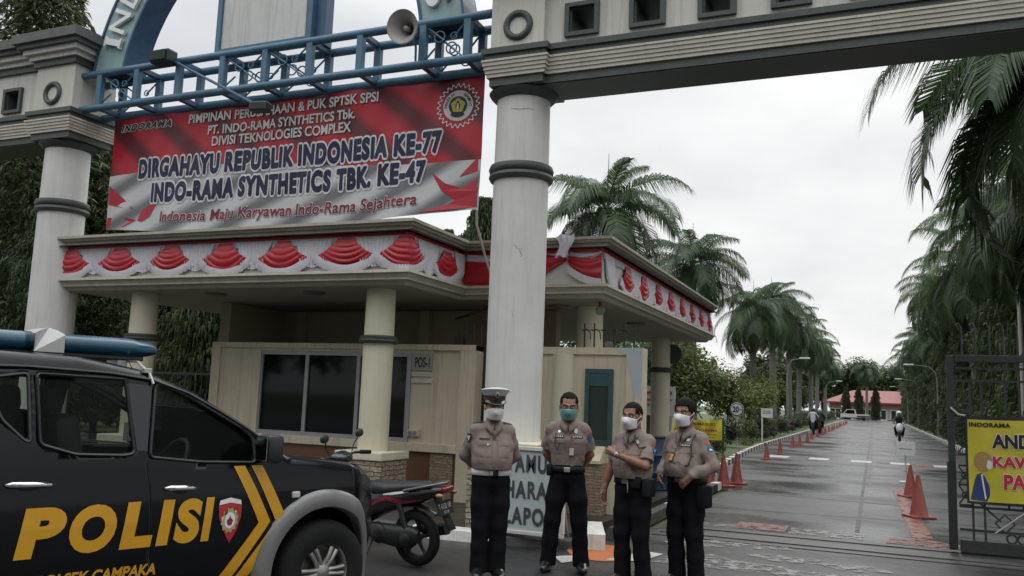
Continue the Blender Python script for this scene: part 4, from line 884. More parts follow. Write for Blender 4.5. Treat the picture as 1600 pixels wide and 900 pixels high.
# ================================================================== SIGNS, CONES
M_post = mat('white_sign_post', (.55, .55, .53), .5, .1, 6); M_sgn = mat('white_sign_face', (.62, .62, .60), .45, .06)
t = thing('notice_board', 'white visitor notice board with big grey capitals leaning before the gate column plinth', 'sign', (-3.52, 8.86, 0))
bx0, bx1, bz0, bz1, by = -3.87, -3.10, .15, 1.05, 8.86
mb = MB(); mb.bb(bx0, bx1, by, by+.03, bz0, bz1, .004); mb.build('panel', mat('pale_grey_notice_face', (.42, .46, .47), .4, .06), t)
mb = MB()
for x0, x1, z0, z1 in ((bx0-.015, bx1+.015, bz1-.02, bz1+.02), (bx0-.015, bx1+.015, bz0-.02, bz0+.02), (bx0-.02, bx0+.02, bz0+.021, bz1-.021), (bx1-.02, bx1+.02, bz0+.021, bz1-.021)): mb.bb(x0, x1, by-.02, by+.045, z0, z1, .004)
mb.build('frame', M_post, t)
for x in (bx0+.06, bx1-.06):
    for s in (0, 1):
        mb = MB(); mb.tube([(x, by+.04, .9), (x, by+(.42 if s else -.0), .0)], .014, 8) if s else mb.tube([(x, by+.015, .15), (x, by+.015, 0)], .014, 8); mb.build('leg', M_alu, t)
M_ngrey = mat('grey_notice_ink', (.055, .06, .062), .5)
for txt, z0, z1, x0, x1 in (('TAMU', .79, .985, -3.77, -3.29), ('HARAP', .51, .70, -3.77, -3.18), ('LAPOR', .23, .42, -3.77, -3.18)):
    mb = MB(); put_text(mb, txt, ((x0+x1)/2, by, (z0+z1)/2), ux, uz, x1-x0, z1-z0, B_n, .004, .036, 0, 1.2); mb.build('lettering', M_ngrey, t, fix=False)
def post_sign(name, label, x, y, h, r=.025):
    t = thing(name, label, 'sign', (x, y, 0)); mb = MB(); mb.tube([(x, y, 0), (x, y, h)], r, 10); mb.build('post', M_post, t, 40); return t
t = post_sign('speed_sign', 'round white sign reading 20 on a thin post by the striped kerb', -5.05, 35.1, 1.28, .03)
mb = MB(); mb.lathe([(.26, 0), (.27, .01), (.26, .02)], (-5.05, 35.05, 1.47), 32, (0, -1, 0)); mb.build('disc', M_sgn, t, 40)
mb = MB(); mb.torus((-5.05, 35.03, 1.47), .24, .018, (0, 1, 0), 32, 6); mb.build('rim', M_black, t, 60)
mb = MB(); put_text(mb, '20', (-5.09, 35.03, 1.47), ux, uz, .24, .24, B_n, .008, .03); put_text(mb, 'km', (-4.89, 35.03, 1.47), ux, uz, .10, .07, B_n, .008, .02); mb.build('lettering', I_black, t, fix=False)
t = post_sign('direction_sign', 'small white rectangular sign on a post beside the striped kerb, right of the speed disc', -4.83, 41.5, 1.30, .035)
mb = MB(); mb.bb(-4.87, -4.36, 41.46, 41.49, 1.12, 1.54, .004); mb.build('panel', M_sgn, t)
mb = MB(); put_text(mb, 'KAWASAN', (-4.62, 41.46, 1.42), ux, uz, .38, .06, B_n, .004, .02); put_text(mb, 'INDUSTRI', (-4.62, 41.46, 1.32), ux, uz, .38, .06, B_n, .004, .02); mb.build('lettering', I_black, t, fix=False)
t = post_sign('road_stand', 'plain white board on a thin pole stand in the lane behind the two big cones', .63, 21.9, 1.0, .018)
mb = MB(); mb.bb(.44, .84, 21.86, 21.885, .62, .93, .003); mb.build('panel', mat('bright_white_panel', (.80, .80, .79), .5, .03), t)
mb = MB(); mb.bb(.50, .77, 21.855, 21.858, .765, .775); mb.build('mark', I_black, t); mb = MB(); mb.lathe([(.16, 0), (.16, .025), (.05, .04)], (.63, 21.9, .006), 20); mb.build('base', M_post, t, 40)
t = thing('lawn_banner', 'low yellow banner with dark writing stretched over the lawn behind the fourth officer', 'banner', (-4.3, 23, .9))
mb = MB(); nx = 30
mb.grid([[Vector((-5.05+1.36*j/nx, 23+.02*math.sin(j*.7+i), 1.24-.55*i/6-.05*math.sin(PI*j/nx)*(1-i/6))) for j in range(nx+1)] for i in range(7)]); mb.build('sheet', mat('yellow_lawn_banner', (.52, .46, .03), .5, .1, 4), t, 180)
for txt, x0, x1, z0, z1, m in (('ANDA MEMASUKI', -4.92, -3.86, 1.06, 1.14, I_maroon), ('AREA PT INDO-RAMA', -4.95, -3.80, .90, .98, I_maroon), ('KAWASAN WAJIB MASKER', -4.92, -3.82, .80, .85, I_red), ('DAN JAGA JARAK', -4.85, -3.85, .73, .77, I_maroon)):
    mb = MB(); put_text(mb, txt, ((x0+x1)/2, 22.95, (z0+z1)/2), ux, uz, x1-x0, z1-z0, B_n, .004, .03); mb.build('lettering', m, t, fix=False)
for x in (-5.07, -3.67):
    mb = MB(); mb.tube([(x, 23.02, 0), (x, 23.02, 1.28)], .02, 8); mb.build('stake', M_gateiron, t)
t = thing('information_sign', 'tall white sign with red lettering half hidden behind the far guardhouse column', 'sign', (-4.97, 20.62, 0))
mb = MB(); mb.bb(-5.52, -4.42, 20.6, 20.64, 1.3, 2.0, .004); mb.build('panel', M_sgn, t)
for txt, x0, x1, z0, z1 in (('Kawasan', -5.42, -4.5, 1.80, 1.93), ('Larangan keras', -5.42, -4.5, 1.64, 1.72), ('5 menit', -5.3, -4.65, 1.52, 1.60)):
    mb = MB(); put_text(mb, txt, ((x0+x1)/2, 20.6, (z0+z1)/2), ux, uz, x1-x0, z1-z0, B_n, .005, .03); mb.build('lettering', I_red, t, fix=False)
for x in (-5.42, -4.52):
    mb = MB(); mb.tube([(x, 20.66, 0), (x, 20.66, 2.0)], .025, 8); mb.build('post', M_post, t)
def cone(h, label, loc, tilt=0.0, grp='orange traffic cones along the road'):
    t = thing('traffic_cone', label, 'traffic cone', loc, rz=rb.uniform(0, 1), group=grp)
    mb = MB(); mb.box((0, 0, .018*h/.7), (.40*h/.7, .40*h/.7, .036*h/.7), 0, .008); mb.build('base', M_orange, t, world=False)
    mb = MB(); mb.lathe([(.155*h/.7, .034*h/.7), (.14*h/.7, .06*h/.7), (.032*h/.7, h-.02), (.026*h/.7, h), (.018*h/.7, h)], (0, 0, 0), 24); mb.build('body', M_orange, t, 50, world=False)
    t.rotation_euler.x = tilt; return t
cone(.64, 'taller orange cone nearest the gate banner on the orange line', (.60, 14.85, .008))
cone(.60, 'orange cone just behind the tallest cone on the orange line', (.60, 18.3, .008), .02)
cone(.62, 'left one of the two orange cones beside the fourth officer', (-2.80, 17.65, .008))
cone(.62, 'right one of the two orange cones beside the fourth officer', (-2.66, 18.45, .008))
cone(.60, 'orange cone half hidden behind the fourth officer', (-3.02, 17.3, .008))
cy = [27.6, 31.4, 37.0, 40.2, 44.5, 48.6, 53, 57.5, 62, 66.5, 71, 76, 81, 86, 92, 98, 104, 110]
for i, y in enumerate(cy):
    cone(.48, '%s small orange cone of the row along the left kerb, counted from the nearest' % ORD[i] if i < 16 else 'small orange cone at the far end of the row along the left kerb', (-3.08+.03*math.sin(i*2.1)+.0*i, y, .008))
# ================================================================== signed-distance modelling
import openvdb
class Field:
    def __init__(s, lo, hi, h):
        s.lo = np.array(lo, np.float32); s.h = h
        s.n = np.ceil((np.array(hi)-np.array(lo))/h).astype(int)+1
        s.ax = [(s.lo[i]+np.arange(s.n[i])*h).astype(np.float32) for i in range(3)]
        s.d = np.full(s.n, 1.0, np.float32)
    def window(s, lo, hi, pad):
        a = np.clip(np.floor((np.array(lo)-pad-s.lo)/s.h).astype(int), 0, s.n-1); b = np.clip(np.ceil((np.array(hi)+pad-s.lo)/s.h).astype(int)+1, 1, s.n)
        sl = tuple(slice(x, max(y, x+1)) for x, y in zip(a, b))
        X, Y, Z = np.meshgrid(*[s.ax[i][sl[i]] for i in range(3)], indexing='ij', sparse=True)
        return sl, X, Y, Z
    def union(s, sl, q, k):
        d = s.d[sl]
        if k <= 0: s.d[sl] = np.minimum(d, q); return
        t = np.clip(.5+.5*(d-q)/k, 0, 1); s.d[sl] = d*(1-t)+q*t-k*t*(1-t)
    def cap(s, a, b, ra, rb, k=.02, sq=(1, 1, 1)):
        "tapered capsule; sq squashes the distance metric per axis (e.g. flatter torso)"
        a, b = np.array(a, float), np.array(b, float); R = max(ra, rb)*max(1/min(sq), 1)
        sl, X, Y, Z = s.window(np.minimum(a, b), np.maximum(a, b), R+k+.03)
        q = np.array(sq); A, B = a*q, b*q; BA = B-A; L2 = float(BA@BA) or 1e-9
        px, py, pz = X*q[0]-A[0], Y*q[1]-A[1], Z*q[2]-A[2]
        t = np.clip((px*BA[0]+py*BA[1]+pz*BA[2])/L2, 0, 1)
        d = np.sqrt((px-t*BA[0])**2+(py-t*BA[1])**2+(pz-t*BA[2])**2)-(ra+(rb-ra)*t)
        s.union(sl, (d/max(q)).astype(np.float32), k); return s
    def ell(s, c, r, k=.02, M=None, sub=False):
        c, r = np.array(c, float), np.array(r, float); R = r.max()
        sl, X, Y, Z = s.window(c-R, c+R, k+.03)
        x, y, z = X-c[0], Y-c[1], Z-c[2]
        if M is not None:
            m = np.array(M); x, y, z = (m[0, 0]*x+m[1, 0]*y+m[2, 0]*z, m[0, 1]*x+m[1, 1]*y+m[2, 1]*z, m[0, 2]*x+m[1, 2]*y+m[2, 2]*z)
        k0 = np.sqrt((x/r[0])**2+(y/r[1])**2+(z/r[2])**2); k1 = np.sqrt((x/r[0]**2)**2+(y/r[1]**2)**2+(z/r[2]**2)**2)+1e-9
        d = (k0*(k0-1)/k1).astype(np.float32)
        if sub: s.cut(sl, d, k)
        else: s.union(sl, d, k)
        return s
    def cut(s, sl, q, k=0.0):
        d = s.d[sl]; q = -q
        if k <= 0: s.d[sl] = np.maximum(d, q); return
        t = np.clip(.5-.5*(d-q)/k, 0, 1); s.d[sl] = d*(1-t)+q*t+k*t*(1-t)
    def chain(s, pts, rs, k=.02, sq=(1, 1, 1)):
        for i in range(len(pts)-1): s.cap(pts[i], pts[i+1], rs[i], rs[i+1], k, sq)
        return s
    def wrinkle(s, amp, scale, seed=0, aniso=(1, 1, 1)):
        "cloth-like ripples added to the distance"
        X, Y, Z = np.meshgrid(*s.ax, indexing='ij', sparse=True); r = np.random.RandomState(seed); w = 0
        for i in range(5):
            v = r.normal(size=3)*np.array(aniso); v = v/np.linalg.norm(v)*scale*(1+.5*i); p = r.uniform(0, 6)
            w = w+np.sin(v[0]*X+v[1]*Y+v[2]*Z+p+1.3*np.sin(.7*(v[1]*X+v[2]*Y+v[0]*Z)))/(1+.4*i)
        s.d += (amp*w/2).astype(np.float32); return s
    def mesh(s, name, m, parent, adapt=0.0, smooth=180, world=False):
        g = openvdb.FloatGrid(background=1.0); g.copyFromArray(np.ascontiguousarray(s.d)); 
        P, T, Q = g.convertToPolygons(isovalue=0.0, adaptivity=adapt)
        P = P*s.h+s.lo; me = bpy.data.meshes.new(name)
        F = [tuple(int(i) for i in f[::-1]) for f in T]+[tuple(int(i) for i in f[::-1]) for f in Q]
        me.from_pydata(P.tolist(), [], F); me.update(); me.materials.append(m)
        # make sure the faces look outwards
        vol = 0.0
        for f in F[:4000:7]:
            a, b, c = P[f[0]], P[f[1]], P[f[2]]
        me.shade_smooth(); 
        if smooth < 180: me.set_sharp_from_angle(angle=R_(smooth))
        bm = bmesh.new(); bm.from_mesh(me)
        if bm.calc_volume(signed=True) < 0: bmesh.ops.reverse_faces(bm, faces=bm.faces); bm.to_mesh(me)
        bm.free()
        if world: me.transform(Matrix.Translation(-parent.location))
        o = bpy.data.objects.new(name, me); C.objects.link(o); o.parent = parent; return o
def polysdf(X, Z, poly):
    P = np.array(poly, float); d = np.full(np.broadcast(X, Z).shape, 1e9); s = np.ones(d.shape)
    for i in range(len(P)):
        a, b = P[i], P[i-1]; e = b-a; wx, wz = X-a[0], Z-a[1]
        t = np.clip((wx*e[0]+wz*e[1])/(e@e), 0, 1); d = np.minimum(d, (wx-e[0]*t)**2+(wz-e[1]*t)**2)
        c1, c2, c3 = Z >= a[1], Z < b[1], e[0]*wz > e[1]*wx
        s = np.where((c1 & c2 & c3) | (~c1 & ~c2 & ~c3), -s, s)
    return (s*np.sqrt(d)).astype(np.float32)
def smax(a, b, k):
    t = np.clip(.5-.5*(b-a)/k, 0, 1); return b*(1-t)+a*t+k*t*(1-t)

# ================================================================== THE POLICE PICKUP
M_carpaint = mat('black_car_paint', (.0045, .0048, .006), .17, .1, 3, spec=.18, coat=.14)
M_carflare = mat('grey_flare_paint', (.15, .147, .14), .35, .1, 4, coat=.3)
M_plast = mat('black_plastic', (.014, .014, .015), .5, .1, 10)
M_seat = mat('dark_seat_fabric', (.02, .02, .022), .8, .1, 20)
M_orp = mat('orange_decal', (.58, .29, .012), .35, .05, 4)
CARX, CARY = -4.343, 5.435
K = thing('police_pickup', 'black double cab police pickup with orange lettering and a blue lightbar on its roof', 'police pickup', (CARX, CARY, 0), R_(70))
def nose_in(x):
    return .95*np.clip(np.asarray(x, float)-.22, 0, None)**1.2
def half_y(x, z):
    "half width of the body at station x and height z (numpy friendly)"
    x = np.asarray(x, float); z = np.asarray(z, float)
    y = np.interp(z, [.25, .45, .62, .80, .93, 1.02, 1.12, 1.20, 1.35, 1.50, 1.62, 1.72, 1.8], [.80, .852, .868, .873, .868, .855, .835, .815, .775, .735, .70, .655, .60])
    return y-nose_in(x)
prof = [(.70, .30), (.74, .45), (.73, .62), (.69, .84), (.58, .97), (.32, 1.075), (-.05, 1.125), (-.30, 1.15), (-.62, 1.365), (-.95, 1.555), (-1.28, 1.685), (-1.65, 1.752), (-2.1, 1.762), (-2.45, 1.72), (-2.62, 1.62), (-2.78, 1.22), (-2.80, 1.10), (-4.15, 1.14), (-4.18, .95), (-4.15, .5), (-3.6, .42), (-3.4, .36), (-2.4, .36), (-.6, .34), (.5, .28)]
hv = .016
F = Field((-4.35, -.98, .22), (1.02, .98, 1.86), hv)
X, Y, Z = np.meshgrid(*F.ax, indexing='ij', sparse=True)
XZx, XZz = np.meshgrid(F.ax[0], F.ax[2], indexing='ij')
pd = polysdf(XZx, XZz, prof)[:, None, :]
side = (np.abs(Y)-half_y(XZx, XZz)[:, None, :]).astype(np.float32)*.94
F.d = smax(np.broadcast_to(pd, F.d.shape), side, .07).astype(np.float32)
# bonnet shut line bulge and cab cavity
cab = [(-.42, .62), (-.42, 1.10), (-.66, 1.325), (-.98, 1.515), (-1.30, 1.64), (-1.65, 1.705), (-2.1, 1.715), (-2.42, 1.675), (-2.56, 1.58), (-2.68, 1.2), (-2.66, .6)]
cd_ = polysdf(XZx, XZz, cab)[:, None, :]
F.d = np.maximum(F.d, -smax(np.broadcast_to(cd_, F.d.shape), side+.05, .03)).astype(np.float32)
bed = [(-2.9, .72), (-2.9, 1.5), (-4.08, 1.5), (-4.08, .72)]
F.d = np.maximum(F.d, -np.maximum(polysdf(XZx, XZz, bed)[:, None, :], side+.07)).astype(np.float32)
def rnd_poly(p, r=.03, n=4):
    out = []
    for i in range(len(p)):
        a, b, c = np.array(p[i-1]), np.array(p[i]), np.array(p[(i+1) % len(p)])
        u = (a-b); v = (c-b); lu, lv = np.linalg.norm(u), np.linalg.norm(v); q = min(r, lu*.45, lv*.45)
        p0, p2 = b+u/lu*q, b+v/lv*q
        for k in range(n+1):
            t = k/n; out.append(tuple((1-t)**2*p0+2*t*(1-t)*b+t*t*p2))
    return out
W_front = rnd_poly([(-1.275, 1.165), (-1.225, 1.60), (-1.15, 1.588), (-.98, 1.51), (-.66, 1.335), (-.585, 1.27), (-.575, 1.115), (-.95, 1.128)], .03)
W_rear = rnd_poly([(-1.905, 1.635), (-1.41, 1.622), (-1.365, 1.19), (-1.42, 1.178), (-1.70, 1.19), (-1.885, 1.248)], .025)
W_quart = rnd_poly([(-2.17, 1.60), (-1.95, 1.635), (-1.935, 1.262), (-1.965, 1.268), (-2.08, 1.38)], .025)
for wp in (W_front, W_rear, W_quart):
    wd = polysdf(XZx, XZz, wp)[:, None, :]
    F.d = np.maximum(F.d, -np.maximum(np.broadcast_to(wd, F.d.shape), .5-np.abs(Y))).astype(np.float32)
ws = polysdf(XZx, XZz, [(-.33, 1.20), (-.20, 1.4), (-.9, 1.9), (-1.16, 1.60)])[:, None, :]
F.d = np.maximum(F.d, -np.maximum(ws, np.abs(Y)-.60+.0*X)).astype(np.float32)
rw = polysdf(XZx, XZz, [(-2.55, 1.55), (-2.9, 1.6), (-2.9, 1.24), (-2.68, 1.24)])[:, None, :]
F.d = np.maximum(F.d, -np.maximum(rw, np.abs(Y)-.55)).astype(np.float32)
for wx in (0.0, -3.0):
    wh = np.sqrt((XZx-wx+.01)**2+(XZz-.39)**2)[:, None, :]-.42
    F.d = np.maximum(F.d, -np.maximum(wh, .5-np.abs(Y))).astype(np.float32)
body = F.mesh('body', M_carpaint, K, .0, 180)
# flat outlines mapped onto the side of the car
def cut_grid(polys, step=.04, holes=()):
    "fill 2D outlines, cut along a grid, return bmesh in the XZ plane"
    bm = bmesh.new()
    for p in polys:
        try: bm.faces.new([bm.verts.new((x, 0, z)) for x, z in p])
        except ValueError: pass
    bmesh.ops.triangulate(bm, faces=bm.faces[:], ngon_method='EAR_CLIP')
    xs = [v.co.x for v in bm.verts]; zs = [v.co.z for v in bm.verts]
    for k in range(int(min(xs)/step)-1, int(max(xs)/step)+2): bmesh.ops.bisect_plane(bm, geom=bm.verts[:]+bm.edges[:]+bm.faces[:], plane_co=(k*step, 0, 0), plane_no=(1, 0, 0), dist=1e-5)
    for k in range(int(min(zs)/step)-1, int(max(zs)/step)+2): bmesh.ops.bisect_plane(bm, geom=bm.verts[:]+bm.edges[:]+bm.faces[:], plane_co=(0, 0, k*step), plane_no=(0, 0, 1), dist=1e-5)
    return bm
def side_patch(name, polys, m, parent, lift, s=-1, smooth=180, bm=None, thick=0):
    b = bm or cut_grid(polys)
    for v in b.verts: v.co.y = s*(float(half_y(v.co.x, v.co.z))/1.0+lift)
    mb = MB(); mb.bm.free(); mb.bm = b
    if thick:
        r = bmesh.ops.solidify(b, geom=b.faces[:], thickness=thick)
    return mb.build(name, m, parent, smooth, world=False)
D_front = rnd_poly([(-1.245, .40), (-1.25, .80), (-1.29, 1.156), (-.95, 1.117), (-.56, 1.104), (-.50, .95), (-.44, .70), (-.44, .40)], .04)
D_rear = rnd_poly([(-1.262, .40), (-1.267, .80), (-1.312, 1.176), (-1.45, 1.170), (-1.72, 1.182), (-1.93, 1.252), (-2.08, 1.35), (-2.20, 1.40), (-2.26, 1.1), (-2.30, .86), (-2.12, .62), (-2.06, .40)], .04)
doors = {}
for s in (-1, 1):
    for nm, p in (('f', D_front), ('r', D_rear)):
        g = side_patch('door_gap', [[(x+(x-np.mean([q[0] for q in p]))*.012, z-.007 if z > 1.0 else z+(z-.78)*.012) for x, z in p]], M_dark, K, .004, s)
        d = side_patch('door', [p], M_carpaint, K, .008, s); doors[(nm, s)] = d
    for wp in (W_front, W_rear, W_quart): side_patch('window', [wp], M_carglass, K, -.028, s)
    # rubber lines round the windows, black pillar between the doors
    for wp in (W_front, W_rear, W_quart):
        mb = MB(); mb.tube([(x, s*(float(half_y(x, z))+.003), z) for x, z in wp+wp[:1]], .011, 6); mb.build('window_seal', M_plast, K, 60, world=False)
    side_patch('pillar_cover', [[(-1.40, 1.60), (-1.25, 1.59), (-1.29, 1.20), (-1.352, 1.205)]], M_plast, K, .004, s)
    # roof gutter line
    gl = [(-2.3, 1.665), (-1.95, 1.672), (-1.5, 1.655), (-1.25, 1.625), (-1.02, 1.55), (-.82, 1.445), (-.62, 1.33), (-.48, 1.235)]
    mb = MB(); mb.tube([(x, s*(float(half_y(x, z))+.012), z) for x, z in gl], .010, 6); mb.build('roof_trim', M_plast, K, 60, world=False)
    # fender flares
    for wx in (-.02, -3.0):
        rows = []
        for k in range(41):
            a = R_(-38+256*k/40); row = []
            for r_, o_ in ((.405, -.06), (.408, .018), (.418, .034), (.45, .044), (.50, .040), (.525, .024), (.54, -.02)):
                sx_, sz_ = r_*math.cos(a)*1.0, r_*math.sin(a)*1.0; x, z = wx+sx_, .385+sz_; base = .868
                row.append((x, s*(base+o_-float(nose_in(x))), max(.2, z)))
            rows.append(row)
        mb = MB(); mb.grid(rows); mb.build('fender_flare', M_carflare, K, 40, world=False)
    # side indicator
    mb = MB(); mb.box((-.27, s*.868, .895), (.062, .03, .042), 0, .008); mb.build('side_indicator', mat('clear_lamp', (.5, .48, .44), .25), K, world=False)
    # mirror
    mb = MB(); mb.box((-.56, s*.985, 1.215), (.12, .20, .18), R_(8*s), .035); mi = mb.build('mirror', M_plast, K, 40, world=False)
    mb = MB(); mb.box((-.626, s*.99, 1.215), (.006, .165, .145), R_(8*s), .002); mb.build('mirror_glass', mat('mirror_silver', (.35, .38, .37), .06, .02, metal=1), mi, world=False)
    mb = MB(); mb.tube([(-.53, s*.82, 1.14), (-.54, s*.93, 1.16)], .03, 8); mb.build('mirror_arm', M_plast, mi, 40, world=False)
    # side step
    mb = MB(); mb.tube([(-.5, s*.86, .36), (-.6, s*.90, .33), (-2.3, s*.90, .33), (-2.4, s*.86, .36)], .035, 10); mb.build('side_step', M_plast, K, 40, world=False)
def handle(x, z, L, s, parent):
    y = float(half_y(x, z)); mb = MB()
    mb.tube([(x-L/2, s*(y+.010), z+.004), (x-L/2+.02, s*(y+.034), z+.008), (x, s*(y+.040), z+.006), (x+L/2-.03, s*(y+.030), z-.002), (x+L/2, s*(y+.008), z-.006)], [.010, .017, .016, .012, .006], 10); mb.build('handle', M_chrome, parent, 60, world=False)
    mb = MB(); mb.ell((x-L*.05, s*(y+.004), z-.012), (L*.30, .012, .030), 2); mb.build('handle_cup', M_plast, parent, 180, world=False)
for s in (-1, 1):
    handle(-1.93, 1.035, .24, s, doors[('r', s)]); handle(-1.08, .977, .21, s, doors[('f', s)])
# lettering and badges on both flanks
def side_text(txt, x0, x1, z0, z1, m, parent, b, shear=0.0, s=-1, lift=.014):
    V, Fc, isl, lo, hi = text2d(txt, b, shear); bm = bmesh.new()
    vs = []
    for (x, y) in V:
        u = (x-lo[0])/(hi[0]-lo[0]); u = u if s < 0 else 1-u
        vs.append(bm.verts.new((x0+(x1-x0)*u, 0, z0+(z1-z0)*(y-lo[1])/(hi[1]-lo[1]))))
    for f in Fc:
        try: bm.faces.new([vs[i] for i in f])
        except ValueError: pass
    st = .05
    for k in range(int(z0/st), int(z1/st)+1): bmesh.ops.bisect_plane(bm, geom=bm.verts[:]+bm.edges[:]+bm.faces[:], plane_co=(0, 0, k*st), plane_no=(0, 0, 1), dist=1e-5)
    for v in bm.verts: v.co.y = s*(float(half_y(v.co.x, v.co.z))+lift)
    mb = MB(); mb.bm.free(); mb.bm = bm; return mb.build('lettering', m, parent, world=False, fix=False)
for s in (-1, 1):
    [side_text(ch, xa, xb, .65, .915, M_orp, K, .058, .12, s) for ch, xa, xb in (('P', -1.985, -1.735), ('O', -1.715, -1.46), ('L', -1.435, -1.245), ('I', -1.222, -1.12), ('S', -1.115, -.945), ('I', -.94, -.865))]; side_text('POLSEK CAMPAKA', -1.86, -1.20, .485, .553, M_orp, K, .035, .12, s)
    for dx in (0, .125):
        c = [(-.735+dx, 1.098), (-.655+dx, 1.098), (-.46+dx, .735), (-.70+dx, .40), (-.80+dx, .40), (-.545+dx, .735)]
        side_patch('chevron', [c], M_orp, K, .014, s)
    sh = [(-.835, .86), (-.755, .872), (-.675, .855), (-.678, .78), (-.70, .70), (-.745, .625), (-.79, .70), (-.828, .78)]
    side_patch('badge', [sh], mat('badge_red', (.40, .02, .025), .35), K, .0145, s)
    side_patch('badge', [[(-.832, .862), (-.755, .874), (-.678, .858), (-.684, .886), (-.755, .905), (-.826, .89)]], I_white, K, .0146, s)
    star = [(-.755+(.062 if k % 2 else .05)*math.cos(2*PI*k/24), .765+(.082 if k % 2 else .066)*math.sin(2*PI*k/24)) for k in range(24)]
    side_patch('badge', [star], mat('badge_gold', (.42, .33, .16), .4), K, .0165, s)
    side_patch('badge', [[(-.755+.036*math.cos(2*PI*k/20), .765+.05*math.sin(2*PI*k/20)) for k in range(20)]], I_white, K, .0185, s)
    side_patch('badge', [[(-.755+a, .765+b) for a, b in ((-.012, -.03), (.012, -.03), (.022, .0), (.008, .012), (.0, .032), (-.008, .012), (-.022, .0))]], I_maroon, K, .0205, s)
# wheels
def wheel(x, s):
    yc = s*.765
    mb = MB(); R0, Wd = .352, .245
    mb.lathe([(.195, -Wd/2+.02), (.25, -Wd/2), (.315, -Wd/2+.005), (.342, -Wd/2+.03), (R0, -Wd/2+.06), (R0, Wd/2-.06), (.342, Wd/2-.03), (.315, Wd/2-.005), (.25, Wd/2), (.195, Wd/2-.02)], (x, yc, .352), 56, (0, s, 0), caps=False)
    o = mb.build('wheel', M_rubber, K, 40, world=False)
    mb = MB(); mb.lathe([(.17, -.10), (.175, .05), (.185, .085), (.196, .10), (.203, .096), (.20, .075)], (x, yc, .352), 48, (0, s, 0), caps=False); mb.lathe([(.195, .0), (.0, .0)][::-1] if False else [(.172, -.02), (.02, -.02)], (x, yc, .352), 32, (0, s, 0), caps=False)
    mb.build('rim', M_alloy, o, 40, world=False)
    mb = MB()
    for k in range(6):
        for dd in (-.13, .13):
            a = 2*PI*k/6; p0 = Vector((.045*math.cos(a+dd*2.4), .075, .045*math.sin(a+dd*2.4))); p1 = Vector((.176*math.cos(a+dd), .082, .176*math.sin(a+dd)))
            f = lambda p: (x+p.x, yc+s*p.y, .352+p.z); mb.tube([f(p0), f((p0+p1)/2+Vector((0, .012, 0))), f(p1)], [.020, .015, .018], 8)
    mb.lathe([(.06, .05), (.058, .09), (.04, .10), (.001, .102)], (x, yc, .352), 20, (0, s, 0), caps=False)
    mb.build('spokes', M_alloy, o, 40, world=False)
    mb = MB(); mb.lathe([(.15, .02), (.15, .035)], (x, yc, .352), 32, (0, s, 0)); mb.build('brake_disc', mat('brake_steel', (.12, .11, .10), .4, metal=.8), o, world=False)
M_alloy = mat('alloy_wheel', (.34, .33, .31), .32, .12, 12, metal=.75)
for x in (0, -3.0):
    for s in (-1, 1): wheel(x, s)
# lightbar lengthwise on the roof
M_lb = mat('blue_lamp_lens', (.004, .055, .10), .22, .1, 3, coat=.3)
ly, lz = -.36, 1.822
def lbox(x0, x1, name, m, h=.058, wd=.13, taper0=1, taper1=1):
    mb = MB(); rings = []
    for x, f in ((x0, taper0), (x0+(.06 if taper0 < 1 else 0), 1 if taper0 < 1 else 1), ((x0+x1)/2, 1), (x1-(.16 if taper1 < 1 else 0), 1), (x1-.05, .5+.5*taper1), (x1, taper1)):
        ring = []
        for k in range(16):
            a = 2*PI*k/16; cx, cz = math.cos(a), math.sin(a); q = (abs(cx)**3+abs(cz)**3)**(-1/3)
            ring.append((x, ly+wd*cx*q*(.55+.45*f), lz+h*cz*q*f-(1-f)*.012))
        rings.append(ring)
    mb.loft(rings); o = mb.build(name, m, K, 40, world=False); return o
lbox(-1.70, -1.13, 'lightbar_lens', M_lb, .062, .14, 1, .55); lbox(-2.42, -1.87, 'lightbar_lens', M_lb, .062, .14, .55, 1)
mb = MB(); mb.prism([(-1.868, ly-.135, 1.765), (-1.702, ly-.135, 1.765), (-1.702, ly-.135, 1.872), (-1.74, ly-.11, 1.895), (-1.785, ly-.09, 1.91), (-1.83, ly-.11, 1.895), (-1.868, ly-.135, 1.872)], (0, .27, 0)); mb.build('lightbar_speaker', mat('silver_lamp_cover', (.42, .42, .41), .35, .06, 5, metal=.3), K, world=False)
mb = MB(); mb.bb(-2.36, -1.20, ly-.09, ly+.09, 1.742, 1.775, .008); mb.build('lightbar_base', M_black, K, world=False)
for x in (-1.33, -2.2):
    mb = MB(); mb.bb(x-.035, x+.035, ly-.08, ly+.08, 1.68, 1.75, .006); mb.tube([(x+.02, ly, 1.74), (x+.05, -.55, 1.735), (x+.07, -.69, 1.66), (x+.08, -.73, 1.60)], .008, 6); mb.box((x+.06, -.665, 1.68), (.05, .04, .03), 0, .004); mb.build('lightbar_foot', mat('foot_metal', (.4, .4, .38), .4, metal=.5), K, world=False)
